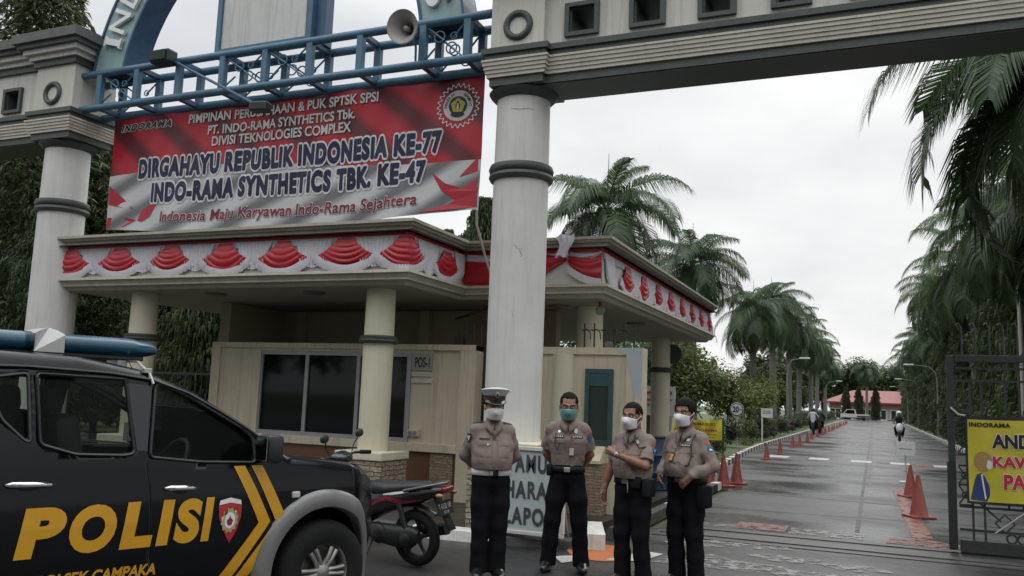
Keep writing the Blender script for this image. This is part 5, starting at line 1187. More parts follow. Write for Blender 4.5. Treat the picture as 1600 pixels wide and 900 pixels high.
# glass fore and aft, cabin
def across(name, p0, p1, hw, m, n=12, bulge=.05, parent=K):
    mb = MB(); rows = []
    for i in range(5):
        t = i/4; x, z = p0[0]+(p1[0]-p0[0])*t, p0[1]+(p1[1]-p0[1])*t; rows.append([(x+bulge*(1-(u/n*2-1)**2)*.5, (u/n*2-1)*hw, z) for u in range(n+1)])
    mb.grid(rows); return mb.build(name, m, parent, 180, world=False)
across('windshield', (-.36, 1.165), (-1.17, 1.63), .61, M_carglass); across('rear_window', (-2.70, 1.23), (-2.57, 1.57), .56, M_carglass, bulge=-.02)
M_dash = mat('dash_plastic', (.025, .025, .025), .6)
mb = MB(); mb.bb(-.85, -.45, -.68, .68, .85, 1.08, .04); mb.build('dashboard', M_dash, K, 40, world=False)
mb = MB(); mb.torus((-.93, -.36, 1.08), .18, .016, (-.85, 0, .5), 32, 8); mb.tube([(-.93, -.36, 1.08), (-.72, -.36, .98)], .03, 8); mb.bar((-.93, -.53, 1.08), (-.93, -.19, 1.08), .03); mb.build('steering_wheel', M_plast, K, 40, world=False)
for x in (-1.35, -2.15):
    for y in (-.36, .36):
        f2 = MB(); f2.box((x+.02, y, .78), (.5, .5, .16), 0, .06); st = f2.build('seat', M_seat, K, 40, world=False)
        f2 = MB(); f2.box(None, (.16, .48, .62), M=Matrix.Translation((x-.27, y, 1.10)) @ Matrix.Rotation(R_(-12), 4, 'Y'), bevel=.06); f2.build('backrest', M_seat, st, 40, world=False)
        f2 = MB(); f2.box(None, (.10, .27, .17), M=Matrix.Translation((x-.37, y, 1.475)) @ Matrix.Rotation(R_(-8), 4, 'Y'), bevel=.04); f2.build('headrest', M_seat, st, 40, world=False)
mb = MB(); mb.bb(-2.64, -.5, -.74, .74, .55, .60); mb.build('cabin_floor', M_dash, K, world=False)
# nose and tail
for s in (-1, 1):
    mb = MB(); mb.ell((.50, s*.38, .82), (.13, .10, .075), 3, Matrix.Rotation(R_(-35*s), 4, 'Z')); mb.build('headlight', mat('headlight_glass', (.5, .5, .5), .1, coat=.5), K, 180, world=False)
    mb = MB(); mb.box((-4.17, s*.74, .88), (.06, .16, .30), 0, .02); mb.build('tail_light', mat('tail_red', (.30, .01, .012), .25), K, world=False)
mb = MB(); mb.box((.70, 0, .70), (.06, .42, .17), 0, .02); mb.build('grille', M_chrome, K, world=False)
mb = MB(); mb.tube([(.30, -.60, .45), (.48, -.42, .45), (.66, 0, .45), (.48, .42, .45), (.30, .60, .45)], .085, 12); mb.build('front_bumper', M_carflare, K, 60, world=False)
mb = MB(); mb.tube([(-4.2, -.8, .52), (-4.24, 0, .52), (-4.2, .8, .52)], .06, 10); mb.build('rear_bumper', M_chrome, K, 40, world=False)
mb = MB(); mb.tube([(-.42, .70, 1.12), (-.9, .74, 1.95)], .004, 5); mb.build('aerial', M_black, K, world=False)
# ================================================================== THE PARKED SCOOTER
M_bk = mat('black_scooter_plastic', (.014, .014, .016), .28, .1, 6, coat=.3)
M_bkred = mat('red_scooter_panel', (.24, .010, .022), .25, .1, 5, coat=.5)
M_eng = mat('engine_casting', (.022, .022, .022), .5, .3, 18, metal=.4)
M_seatv = mat('black_vinyl_seat', (.017, .017, .018), .5, .15, 30)
S_ = thing('scooter', 'black scooter with red side stripe parked at the kerb beside the police pickup', 'motor scooter', (-3.93, 7.32, 0), R_(173))
def pod(mb, st, n=18, e=2.5):
    "rings of rounded section: (x, z, half width, half height)"
    rings = []
    for x, z, hw, hh in st:
        r = []
        for k in range(n):
            a = 2*PI*k/n; c, s = math.cos(a), math.sin(a); q = (abs(c)**e+abs(s)**e)**(-1/e)
            r.append((x, hw*c*q, z+hh*s*q))
        rings.append(r)
    mb.loft(rings); return mb
def sc(name, m, mb, smooth=50, parent=None): return mb.build(name, m, parent or S_, smooth, world=False)
def swheel(x, wd, name):
    mb = MB(); r = .262; mb.lathe([(.185, -wd*.42), (.225, -wd*.5), (.252, -wd*.32), (r, 0), (.252, wd*.32), (.225, wd*.5), (.185, wd*.42)], (x, 0, r), 48, (0, 1, 0), caps=False); o = sc('wheel', M_rubber, mb)
    mb = MB(); mb.lathe([(.17, -.03), (.19, -.035), (.19, .035), (.17, .03), (.17, -.03)], (x, 0, r), 40, (0, 1, 0), caps=False); mb.lathe([(.045, -.05), (.05, 0), (.045, .05)], (x, 0, r), 20, (0, 1, 0))
    for k in range(5):
        a = 2*PI*k/5+.3; mb.tube([(x+.04*math.cos(a), -.01, r+.04*math.sin(a)), (x+.11*math.cos(a+.12), -.014, r+.11*math.sin(a+.12)), (x+.178*math.cos(a), 0, r+.178*math.sin(a))], [.022, .016, .02], 8)
    sc('rim', M_black, mb, 40, o); return o
swheel(0, .10, 'rear'); swheel(1.22, .085, 'front')
mb = MB(); pod(mb, [(-.10, .30, .03, .05), (-.02, .29, .06, .10), (.12, .28, .07, .105), (.28, .29, .075, .095), (.42, .30, .07, .085), (.50, .32, .05, .06)]); 
for v in mb.bm.verts: v.co.y += .10
sc('engine', M_eng, mb)
mb = MB(); mb.lathe([(.085, -.02), (.09, .02), (.07, .04), (.03, .05)], (.33, .155, .30), 24, (0, 1, 0)); mb.lathe([(.06, -.02), (.062, .02), (.04, .035)], (.02, .15, .275), 20, (0, 1, 0)); mb.bb(.05, .3, .14, .165, .26, .33, .01); mb.tube([(.44, .12, .35), (.5, .13, .42), (.46, .12, .48)], .03, 8); sc('engine_cover', M_eng, mb)
mb = MB(); mb.tube([(.02, .115, .30), (.12, .12, .60)], .028, 10); mb.tube([(.02, -.115, .30), (.12, -.12, .60)], .028, 10); sc('shock_absorber', M_black, mb)
mb = MB(); mb.tube([(.4, -.12, .25), (.1, -.16, .27), (-.25, -.16, .34)], [.025, .055, .06], 12); sc('exhaust', M_eng, mb)
# tail body, with its red and silver flash
mb = MB(); pod(mb, [(-.36, .735, .035, .02), (-.28, .715, .075, .045), (-.10, .675, .115, .075), (.12, .635, .135, .10), (.34, .59, .13, .13), (.52, .53, .105, .16), (.62, .47, .08, .15)]); tb = sc('tail_body', M_bk, mb)
def tail_hw(x): return float(np.interp(x, [-.36, -.28, -.1, .12, .34, .52], [.035, .075, .115, .135, .13, .105]))
for s in (1, -1):
    def strip2(pts, m, nm, l=.008):
        mb = MB(); rows = []
        for x, za, zb in pts:
            zc = float(np.interp(x, [-.36, -.28, -.10, .12, .34, .52], [.735, .715, .675, .635, .59, .53])); hh = float(np.interp(x, [-.36, -.28, -.10, .12, .34, .52], [.02, .045, .075, .10, .13, .16]))
            row = []
            for k in range(5):
                z = za+(zb-za)*k/4; q = min(.98, abs((z-zc)/hh)); row.append((x, s*(tail_hw(x)*(1-q**2.5)**(1/2.5)+l), z))
            rows.append(row)
        mb.grid(rows); return sc(nm, m, mb, 180)
    strip2([(.46, .535, .55), (.36, .585, .615), (.26, .615, .65), (.15, .60, .64), (.05, .595, .625), (-.08, .62, .64), (-.16, .645, .652)], M_bkred, 'red_stripe')
    strip2([(.30, .655, .668), (.18, .668, .692), (.08, .688, .708), (.0, .705, .712)], mat('silver_stripe', (.45, .43, .42), .3, .05, metal=.3), 'silver_stripe', .010)
mb = MB(); pod(mb, [(-.22, .765, .075, .025), (-.08, .755, .105, .04), (.12, .725, .125, .055), (.30, .695, .13, .07), (.46, .70, .12, .075), (.56, .68, .08, .06), (.60, .66, .03, .03)]); sc('seat', M_seatv, mb)
mb = MB()
for s in (1, -1): mb.tube([(.06, s*.125, .715), (-.15, s*.115, .762), (-.33, s*.07, .80), (-.37, 0, .805)], .013, 8)
sc('grab_rail', mat('grey_grab_rail', (.16, .16, .165), .35, metal=.6), mb)
mb = MB(); mb.box((-.365, 0, .745), (.06, .15, .05), 0, .015); sc('tail_light', mat('dim_red_lamp', (.2, .012, .014), .2, coat=.5), mb)
for s in (1, -1):
    mb = MB(); mb.ell((-.35, s*.11, .70), (.045, .03, .022), 2); sc('turn_lamp', mat('amber_lamp', (.35, .15, .03), .2, coat=.4), mb)
mb = MB(); mb.box(None, (.014, .10, .34), M=Matrix.Translation((-.33, 0, .52)) @ Matrix.Rotation(R_(32), 4, 'Y')); pod(mb, [(-.25, .50, .05, .015), (-.05, .565, .06, .012), (.15, .56, .06, .012)]); sc('mudguard', M_bk, mb)
mb = MB(); mb.box(None, (.006, .24, .13), M=Matrix.Translation((-.345, .015, .575)) @ Matrix.Rotation(R_(22), 4, 'Y')); pl = sc('number_plate', M_black, mb)
mb = MB(); q = Matrix.Translation((-.345, .015, .575)) @ Matrix.Rotation(R_(22), 4, 'Y')
put_text(mb, 'T 6350 NP', q @ Vector((-.003, 0, .018)), q.to_3x3() @ Vector((0, -1, 0)), q.to_3x3() @ Vector((0, 0, 1)), .20, .05, q.to_3x3() @ Vector((-1, 0, 0)), .003, .01); put_text(mb, '07.24', q @ Vector((-.003, 0, -.038)), q.to_3x3() @ Vector((0, -1, 0)), q.to_3x3() @ Vector((0, 0, 1)), .08, .025, q.to_3x3() @ Vector((-1, 0, 0)), .003, .01)
sc('lettering', mat('plate_white', (.5, .5, .5), .5), mb, None, pl)
# floor, leg shield, front
mb = MB(); pod(mb, [(.50, .30, .09, .06), (.65, .27, .13, .05), (.88, .27, .13, .05), (.96, .34, .12, .08)]); sc('floorboard', M_bk, mb)
mb = MB(); rows = []
for i in range(12):
    t_ = i/11; x = .93+.05*t_-.10*t_*t_; z = .30+.52*t_; hw = .13+.10*math.sin(PI*min(1, t_*.9))
    rows.append([(x+.09*(1-(k/8*2-1)**2)+.03, (k/8*2-1)*hw, z) for k in range(9)])
mb.grid(rows); b2 = mb.bm; bmesh.ops.solidify(b2, geom=b2.faces[:], thickness=.03); sc('leg_shield', M_bk, mb)
mb = MB(); mb.tube([(1.22, .06, .262), (1.08, .06, .60), (.99, .0, .88)], .022, 8); mb.tube([(1.22, -.06, .262), (1.08, -.06, .60), (.99, 0, .88)], .022, 8); sc('fork', M_black, mb)
mb = MB(); rows = [[(1.22+(.285)*math.cos(a), w_, .262+.285*math.sin(a)) for w_ in (-.06, -.03, .03, .06)] for a in [R_(20+120*k/12) for k in range(13)]]; mb.grid(rows); bmesh.ops.solidify(mb.bm, geom=mb.bm.faces[:], thickness=.01); sc('front_mudguard', M_bk, mb)
mb = MB(); pod(mb, [(1.08, .86, .06, .05), (1.03, .90, .12, .085), (.95, .93, .14, .085), (.88, .945, .11, .055), (.83, .95, .05, .025)]); sc('handlebar_cowl', M_bk, mb)
mb = MB(); mb.tube([(.95, 0, .94), (.93, .2, .975), (.86, .34, .965)], .014, 8); mb.tube([(.95, 0, .94), (.93, -.2, .975), (.86, -.34, .965)], .014, 8); sc('handlebar', M_black, mb)
for s in (1, -1):
    mb = MB(); mb.tube([(.90, s*.25, .972), (.845, s*.355, .962)], .021, 10); sc('grip', M_rubber, mb)
    mb = MB(); mb.tube([(.96, s*.24, .97), (.93, s*.32, .98), (.89, s*.39, .97)], .007, 6); sc('brake_lever', M_alu, mb)
    mb = MB(); mb.tube([(.94, s*.16, .97), (.95, s*.21, 1.06), (.92, s*.25, 1.13)], .007, 6); a = sc('mirror', M_black, mb); mb = MB(); mb.ell((.92, s*.265, 1.165), (.02, .065, .045), 2); sc('mirror_head', M_black, mb, 180, a)
mb = MB(); mb.ell((1.07, 0, .89), (.04, .08, .055), 2); sc('headlight', mat('headlight_glass', (.5, .5, .5), .1, coat=.5), mb, 180)
mb = MB(); mb.tube([(.45, .11, .22), (.48, .25, .0)], .013, 6); sc('side_stand', M_black, mb)
S_.rotation_euler = (R_(-6), 0, R_(173)); S_.location.x -= .06; S_.scale = (.98, .98, 1.0)
# ================================================================== THE FOUR MEN
from mathutils.bvhtree import BVHTree
M_skin = mat('brown_skin', (.27, .135, .085), .5, .1, 12); M_skin2 = mat('brown_skin_deep', (.22, .105, .065), .5, .1, 12)
M_shirt = mat('brown_grey_uniform', (.215, .170, .150), .8, .05, 14, .1, 300, spec=.2); M_trous = mat('black_uniform_trousers', (.007, .007, .009), .85, .15, 10, .1, 200, spec=.12)
M_shoe = mat('polished_black_leather', (.012, .012, .012), .25, .1, 10, coat=.3); M_hair = mat('black_hair', (.006, .0055, .005), .75, .3, 60, .5, 120, spec=.15)
M_maskw = mat('white_face_mask', (.62, .62, .62), .7, .04, 20); M_maskg = mat('green_face_mask', (.14, .30, .27), .7, .06, 20)
M_belt = mat('black_belt', (.008, .008, .009), .6, .1, 10, spec=.25); M_beltw = mat('white_belt', (.55, .54, .52), .5, .05, 10); M_buckle = mat('silver_buckle', (.5, .5, .48), .25, .05, metal=.9)
M_eyew, M_eyeb = mat('eye_white', (.5, .48, .45), .3), mat('eye_dark', (.012, .008, .006), .2)
M_pblue, M_pred, M_pblk, M_pwht, M_pyel = mat('patch_blue', (.02, .12, .24), .7, .2, 60), mat('patch_red', (.38, .05, .03), .7, .15, 60), mat('patch_black', (.015, .015, .017), .7), mat('patch_white', (.5, .5, .5), .6), mat('patch_yellow', (.50, .25, .02), .6, .2, 50)
V3 = lambda *a: np.array(a, float)
def hand(F, w, d, nrm, side, curl, k=.008, r=1.0):
    "palm, four unequal bent fingers, thumb off the side of the palm; w wrist, d towards the fingers, nrm out of the palm, side = direction of the thumb"
    d = d/np.linalg.norm(d); nrm = nrm-d*(nrm@d); nrm /= np.linalg.norm(nrm); s = np.cross(d, nrm); s = s if s@side > 0 else -s
    kn = w+d*.085*r
    F.chain([w-d*.02, w+d*.03, kn], [.026*r, .027*r, .024*r], k)
    for q in (-.028, -.010, .010, .026): F.cap(w+d*.02+s*q*.7, kn+s*q, .013*r, .0115*r, k)
    for q, L in ((-.030, .060), (-.011, .076), (.009, .082), (.028, .072)):
        p = kn+s*q; a = curl; ds = d*math.cos(a*.6)+nrm*math.sin(a*.6); p1 = p+ds*L*.5*r
        d2 = d*math.cos(a*1.4)+nrm*math.sin(a*1.4); p2 = p1+d2*L*.32*r; d3 = d*math.cos(a*2.0)+nrm*math.sin(a*2.0); p3 = p2+d3*L*.25*r
        F.chain([p, p1, p2, p3], [.0105*r, .0095*r, .0088*r, .0075*r], .003)
    t0 = w+d*.025+s*.022; t1 = t0+(d*.6+s*.7+nrm*.25)*.038*r; t2 = t1+(d*.9+s*.15+nrm*.4)*.034*r; F.chain([t0, t1, t2], [.015*r, .0115*r, .009*r], .006)
def person(label, loc, rz, h, P):
    T = thing('person', label, 'person', loc, rz); s = h/1.67
    J = {k: V3(*v)*s for k, v in P['J'].items()}
    sx = {'r': -1, 'l': 1}
    W = P.get('girth', 1.0)
    top = max(1.80, 1.75*s)
    # ---- body: one continuous skin
    F = Field((-.62, -.55, -.02), (.62, .50, top), .0068)
    hc = J['head']; yaw = R_(P.get('head_yaw', 0)); tilt = R_(P.get('head_tilt', 0))
    HM = Matrix.Rotation(yaw, 3, 'Z') @ Matrix.Rotation(tilt, 3, 'X'); HMn = np.array(HM)
    HS = 1.09
    hp = lambda x, y, z: hc+HMn @ (V3(x, y, z)*s*HS)
    F.ell(hp(0, .012, .035), V3(.077, .095, .088)*s*HS, .0, HM); F.ell(hp(0, -.022, -.03), V3(.062, .072, .085)*s*HS, .03, HM)
    F.ell(hp(0, -.055, -.075), V3(.034, .032, .030)*s*HS, .03, HM)                                  # chin
    F.cap(hp(0, -.092, .012), hp(0, -.112, -.028), .009*s, .0145*s, .012)                         # nose
    for q in (-1, 1):
        F.ell(hp(.079*q, .012, -.005), V3(.012, .022, .034)*s, .006, HM)                            # ear
        F.cap(hp(.012*q, -.092, .030), hp(.05*q, -.075, .031), .007*s, .008*s, .012)               # brow
        F.ell(hp(.031*q, -.094, .010), V3(.018, .012, .011)*s, .008, HM, sub=True)                  # eye socket
        F.ell(hp(.045*q, -.062, -.022), V3(.022, .02, .02)*s, .02, HM)
    F.cap(hp(-.018, -.092, -.058), hp(.018, -.092, -.058), .007*s, .007*s, .008)                   # lips
    F.chain([J['neck'], (J['neck']+hc)/2+V3(0, .012, 0), hp(0, .02, -.05)], [.062*s, .055*s, .055*s], .03)
    F.chain([V3(0, .015, .90)*s, V3(0, .015, 1.12)*s, V3(0, .02, 1.28)*s], [.085*s, .085*s, .075*s], .04, (.85, 1.1, 1)); F.cap(V3(0, .015, 1.28)*s, J['neck'], .07*s, .062*s, .03)
    for k in 'rl':
        F.chain([J['sh'+k]*V3(.4, 1, .985), J['sh'+k], J['el'+k], J['wr'+k]], [.045*s, .043*s, .039*s, .027*s], .015)
        F.cap(J['el'+k]*.8+J['wr'+k]*.2, J['el'+k]*.45+J['wr'+k]*.55, .041*s, .034*s, .02)
        hd, hn, hsd, cu = P['hand'+k]; hand(F, J['wr'+k], V3(*hd), V3(*hn), V3(*hsd), cu, r=s)
        F.chain([V3(.085*sx[k], 0, .88)*s, J['kn'+k], J['an'+k]], [.07*s, .048*s, .035*s], .03); F.cap(J['an'+k], J['an'+k]+V3(.02*sx[k], -.12, -.045)*s, .035*s, .026*s, .02)
    skin = F.mesh('body', P.get('skin', M_skin), T)
    # ---- eyes
    for q in (-1, 1):
        mb = MB(); mb.ell(hp(.031*q, -.0835, .010), tuple(V3(.0125, .010, .008)*s), 2, HM.to_4x4()); e = mb.build('eye', M_eyew, T, 180, world=False)
        mb = MB(); mb.ell(hp(.031*q+.0, -.0915, .010), tuple(V3(.0058, .004, .0066)*s), 2, HM.to_4x4()); mb.build('iris', M_eyeb, e, 180, world=False)
        mb = MB(); mb.tube([hp(.014*q, -.1005, .034), hp(.031*q, -.0985, .0385), hp(.050*q, -.083, .034)], .0035*s, 6); mb.build('eyebrow', M_hair, T, 180, world=False)
    # ---- hair
    F = Field(hc-V3(.14, .16, .16), hc+V3(.14, .16, .18), .006); g_ = P.get('hair', .012)
    F.ell(hp(0, .014, .040), V3(.080+g_*.5, .098+g_*.6, .089+g_)*s*HS, 0, HM); X, Y, Z = np.meshgrid(*F.ax, indexing='ij', sparse=True)
    L = [(HMn.T[i, 0]*(X-hc[0])+HMn.T[i, 1]*(Y-hc[1])+HMn.T[i, 2]*(Z-hc[2]))/s/HS for i in range(3)]
    line_ = np.where(L[1] < -.03, .078, np.where(L[1] < .02, .078-(L[1]+.03)*1.2, .018-(L[1]-.02)*1.1)) + P.get('hairline', 0)
    side_ = np.where((np.abs(L[0]) > .055) & (L[1] < -.01) & (L[1] > -.055), -.05, 0)
    F.d = np.maximum(F.d, (line_+side_-L[2])*.6).astype(np.float32); F.wrinkle(.003, 160, 3); F.mesh('hair', M_hair, T)
    # ---- mask
    if P.get('mask'):
        def mk(u, v):   # u -1..1 ear to ear, v 0 top..1 bottom
            a = u*1.12; r = .5+.5*math.cos(PI*u); k94 = P.get('mask_ridge', 0)
            zz_ = .004-.106*v*(.55+.45*math.cos(u*1.35))-.022*abs(u)**1.5
            front = .112+.016*math.exp(-((v-.32)/.3)**2)*math.exp(-(u*2.3)**2)+k94*.010*math.exp(-((v-.5)/.35)**2)*math.exp(-(u*2)**2)-.020*v*v
            return hp(.083*math.sin(a)*(1-.10*v), -front*math.cos(a)**.9*(1 if abs(a) < 1.57 else 0)-.004, zz_)
        mb = MB(); mb.grid([[mk(-1+2*j/20, i/12) for j in range(21)] for i in range(13)]); mm = mb.build('face_mask', P['mask'], T, 180, world=False)
        md = mm.modifiers.new('t', 'SOLIDIFY'); md.thickness = .004; md.offset = 1
        for q in (-1, 1):
            mb = MB(); mb.tube([mk(.95*q, .1), hp(.088*q, -.005, .012), hp(.085*q, .022, .010)], .0022, 5); mb.tube([mk(.95*q, .9), hp(.084*q, -.01, -.03), hp(.084*q, .02, -.012)], .0022, 5); mb.build('ear_loop', P['mask'], mm, world=False)
    if P.get('glasses'):
        mb = MB()
        for q in (-1, 1):
            mb.tube([hp(.034*q+.024*math.cos(a), -.104, .012+.015*math.sin(a)) for a in [2*PI*i/16 for i in range(17)]], .0022, 5, caps=False); mb.tube([hp(.058*q, -.102, .014), hp(.081*q, -.03, .015), hp(.083*q, .01, .01)], .002, 5)
        mb.tube([hp(-.010, -.106, .015), hp(.010, -.106, .015)], .002, 5); mb.build('glasses', M_black, T, world=False)
    # ---- trousers
    F = Field((-.36, -.30, .0), (.36, .30, 1.10*s), .0085); by = P.get('lean', 0)
    F.chain([V3(-.045, .005, .90)*s, V3(-.045, 0, 1.0)*s], [.125*s*W, .118*s*W], .05, (1, 1.12, 1)); F.chain([V3(.045, .005, .90)*s, V3(.045, 0, 1.0)*s], [.125*s*W, .118*s*W], .05, (1, 1.12, 1))
    for k in 'rl':
        F.chain([V3(.080*sx[k], .01, .86)*s, (V3(.085*sx[k], .01, .86)*s+J['kn'+k])/2, J['kn'+k], (J['kn'+k]+J['an'+k])/2, J['an'+k]+V3(0, 0, -.015)], [.102*s*W, .094*s, .078*s, .074*s, .080*s], .03)
    F.wrinkle(.0042, 20, P['seed'], (1.6, 1.6, .45)); X, Y, Z = np.meshgrid(*F.ax, indexing='ij', sparse=True)
    F.d = np.maximum(np.maximum(F.d, Z-1.0*s), .045*s-Z).astype(np.float32); tr = F.mesh('trousers', M_trous, T)
    # ---- shoes
    for k in 'rl':
        F = Field(J['an'+k]-V3(.12, .30, .12), J['an'+k]+V3(.12, .14, .08), .006); a = J['an'+k]; fx = sx[k]*P.get('toe', .03)
        F.chain([V3(a[0], a[1]+.035, .045), V3(a[0]+fx*.5, a[1]-.07, .050), V3(a[0]+fx, a[1]-.165, .036)], [.044, .046, .034], .02, (1, 1, 1)); F.cap(V3(a[0], a[1], .05), V3(a[0], a[1], .11), .05, .046, .02)
        X, Y, Z = np.meshgrid(*F.ax, indexing='ij', sparse=True); F.d = np.maximum(F.d, .002-Z).astype(np.float32); F.mesh('shoe', M_shoe, T)
    # ---- shirt
    F = Field((-.62, -.50, .88*s), (.62, .48, 1.52*s), .0072); B = P.get('belly', 0)
    F.chain([V3(-.050, .0, .985)*s, V3(-.056, 0, 1.10)*s, V3(-.070, 0, 1.22)*s, V3(-.074, .012, 1.305)*s], [.112*s*W, .110*s*W, .112*s, .082*s], .05, (1, 1.12, 1)); F.chain([V3(.050, .0, .985)*s, V3(.056, 0, 1.10)*s, V3(.070, 0, 1.22)*s, V3(.074, .012, 1.305)*s], [.112*s*W, .110*s*W, .112*s, .082*s], .05, (1, 1.12, 1))
    if B: F.ell(V3(0, -.055, 1.07)*s, V3(.15, .100+B, .150)*s, .11)
    F.cap(V3(0, .012, 1.36)*s, J['neck'], .070*s, .054*s, .05)
    for k in 'rl': F.cap(J['neck']+V3(0, .01, -.035), J['sh'+k]*V3(.8, 1, 1)+V3(0, 0, .022), .048*s, .040*s, .04)
    slv = {}
    for k in 'rl':
        e = J['el'+k]; wv = J['wr'+k]; sh = J['sh'+k]
        F.chain([sh*V3(.55, 1, 1)+V3(0, 0, .005), sh], [.062*s, .062*s], .035)
        if P['sleeve'] == 'long': F.chain([sh, sh*.5+e*.5, e, e*.45+wv*.55, e*.1+wv*.9], [.062*s, .060*s, .056*s, .050*s, .043*s], .025)
        else: F.chain([sh, sh*.5+e*.5, sh*.15+e*.85], [.062*s, .064*s, .067*s], .025)
    F.wrinkle(.0046, 24, P['seed']+5, (1.5, 1, .9)); F.wrinkle(.0016, 70, P['seed']+9)
    X, Y, Z = np.meshgrid(*F.ax, indexing='ij', sparse=True)
    F.d = np.maximum(F.d, (.985*s-Z)).astype(np.float32)
    if P['sleeve'] != 'long':
        for k in 'rl':
            d = J['el'+k]-J['sh'+k]; L = np.linalg.norm(d); d /= L; c = J['sh'+k]+d*L*.80
            q = (X-c[0])*d[0]+(Y-c[1])*d[1]+(Z-c[2])*d[2]; rr2 = np.sqrt((X-c[0]-d[0]*q)**2+(Y-c[1]-d[1]*q)**2+(Z-c[2]-d[2]*q)**2)
            cutv = np.where((rr2 < .12) & (q > -.001) & (q < .2), q, -1.0); F.d = np.maximum(F.d, cutv.astype(np.float32))
    nk = J['neck']; F.cut((slice(None),)*3, (np.sqrt((X-nk[0])**2+(Y-nk[1]+.035)**2*1.0+((Z-nk[2]-.03)*.62)**2)-.048*s).astype(np.float32), .01)
    F.d = np.broadcast_to(F.d, F.n).astype(np.float32); shirt = F.mesh('shirt', M_shirt, T)
    bv = BVHTree.FromPolygons([v.co[:] for v in shirt.data.vertices], [p.vertices[:] for p in shirt.data.polygons])
    bt = BVHTree.FromPolygons([v.co[:] for v in tr.data.vertices], [p.vertices[:] for p in tr.data.polygons])
    def decal(name, m, c, w_, h_, dr=(0, 1, 0), up=(0, 0, 1), lift=.004, shape=None, n=6, tree=None, rot=0, parent=None):
        dr = Vector(dr).normalized(); up = Vector(up); rt = dr.cross(up).normalized(); up = rt.cross(dr).normalized(); c = Vector(c)*s
        if rot: q = Matrix.Rotation(rot, 3, dr); rt = q @ rt; up = q @ up
        def pt(a, b):
            o = c+rt*(a*w_/2)+up*(b*h_/2)-dr*.6; hit = (tree or bv).ray_cast(o, dr)
            p = hit[0] if hit[0] is not None else None
            return p
        base = None; rows = []
        pts = [[(-1+2*j/n, 1-2*i/n) for j in range(n+1)] for i in range(n+1)] if shape is None else None
        mb = MB()
        if pts:
            rows = [[pt(*q) for q in r] for r in pts]
            fl = [p for r in rows for p in r if p is not None]
            if not fl: return None
            dm = sum((p-c).dot(dr) for p in fl)/len(fl)
            for i, r in enumerate(rows):
                for j, p in enumerate(r):
                    a, b = pts[i][j]; ideal = c+rt*(a*w_/2)+up*(b*h_/2)+dr*dm
                    if p is None or abs((p-c).dot(dr)-dm) > .05: r[j] = ideal-dr*lift
                    else: r[j] = p-dr*lift
            mb.grid(rows)
        else:
            ps = [pt(*q) for q in shape]; fl = [p for p in ps if p is not None]
            if not fl: return None
            dm = sum((p-c).dot(dr) for p in fl)/len(fl)
            mb.face([(c+rt*(a*w_/2)+up*(b*h_/2)+dr*(max(dm-.012, min(dm+.012, (p-c).dot(dr))) if p is not None else dm)-dr*lift) for (a, b), p in zip(shape, ps)])
        return mb.build(name, m, parent or T, 180, world=False)
    # collar, placket, pockets
    for q in (-1, 1):
        mb = MB(); n0 = nk+V3(0, -.012, .0)
        rows = []
        for i in range(10):
            a = PI/2-q*PI*1.02*i/9; rr_ = .070*s; x, y = rr_*math.cos(a), rr_*math.sin(a)*1.05
            drop = .018*(i/9)**2*1.8; o_ = 1.0; pt_ = .022*(i/9)**6
            rows.append([tuple(n0+V3(x*.94, y*.94-.005, .030-drop*1.2)), tuple(n0+V3(x*1.0, y*1.0-.005, .038-drop*1.2)), tuple(n0+V3(x*1.22+q*pt_*.6, y*1.26-.010, .0-drop*1.6-pt_)), tuple(n0+V3(x*1.30+q*pt_, y*1.40-.014, -.018-drop*1.9-pt_*1.7))])
        mb.grid(rows); cl = mb.build('collar', M_shirt, T, 180, world=False); md = cl.modifiers.new('t', 'SOLIDIFY'); md.thickness = .004
    decal('placket', M_shirt, (0, 0, 1.16), .034, .36, lift=.0035, n=14)
    for z in (1.05, 1.14, 1.23, 1.31): decal('button', M_pblk if P.get('dark_buttons') else M_shirt, (0, 0, z), .012, .012, lift=.0065, shape=[(math.cos(a), math.sin(a)) for a in [2*PI*i/10 for i in range(10)]])
    for q in (-1, 1):
        decal('pocket', M_shirt, (q*.088, 0, 1.165), .108, .115, lift=.004, n=8); decal('pocket_flap', M_shirt, (q*.088, 0, 1.228), .114, .042, lift=.0085, n=8)
    # belt
    rows = []
    for z, o_ in ((.930, .004), (.932, .010), (.984, .013), (.986, .004)):
        row = []
        for i in range(48):
            a = 2*PI*i/48; d = Vector((math.cos(a), math.sin(a), 0)); o = Vector((0, 0, z*s)); hit = bt.ray_cast(o+d*.5+Vector((0, 0, -.014)), -d); p = hit[0] if hit[0] is not None else o+d*.14
            rr_ = max(.09, min(.21, math.hypot(p.x, p.y)))+o_+.004; row.append((d.x*rr_, d.y*rr_, z*s))
        rows.append(row)
    mb = MB(); mb.grid(rows, closed=True); mb.build('belt', P.get('belt', M_belt), T, 180, world=False)
    fy = min(v[1] for v in rows[2]); mb = MB(); mb.box((0, fy-.004, .958*s), (.06, .012, .044), 0, .004); mb.build('buckle', M_buckle, T, world=False)
    return T, decal, hp, J, s, HM, bv, fy
def J_(**k):
    b = dict(head=(0, -.03, 1.555), neck=(0, .012, 1.41), shr=(-.150, .012, 1.330), shl=(.150, .012, 1.330), elr=(-.22, .06, 1.09), ell=(.22, .06, 1.09), wrr=(-.22, -.02, .87), wrl=(.22, -.02, .87), knr=(-.105, -.01, .47), knl=(.105, -.01, .47), anr=(-.115, .03, .085), anl=(.115, .03, .085)); b.update(k); return b
back = dict(handr=((.8, .1, -.5), (0, 1, .2), (0, 0, 1), .45), handl=((-.8, .1, -.5), (0, 1, .2), (0, 0, 1), .45))
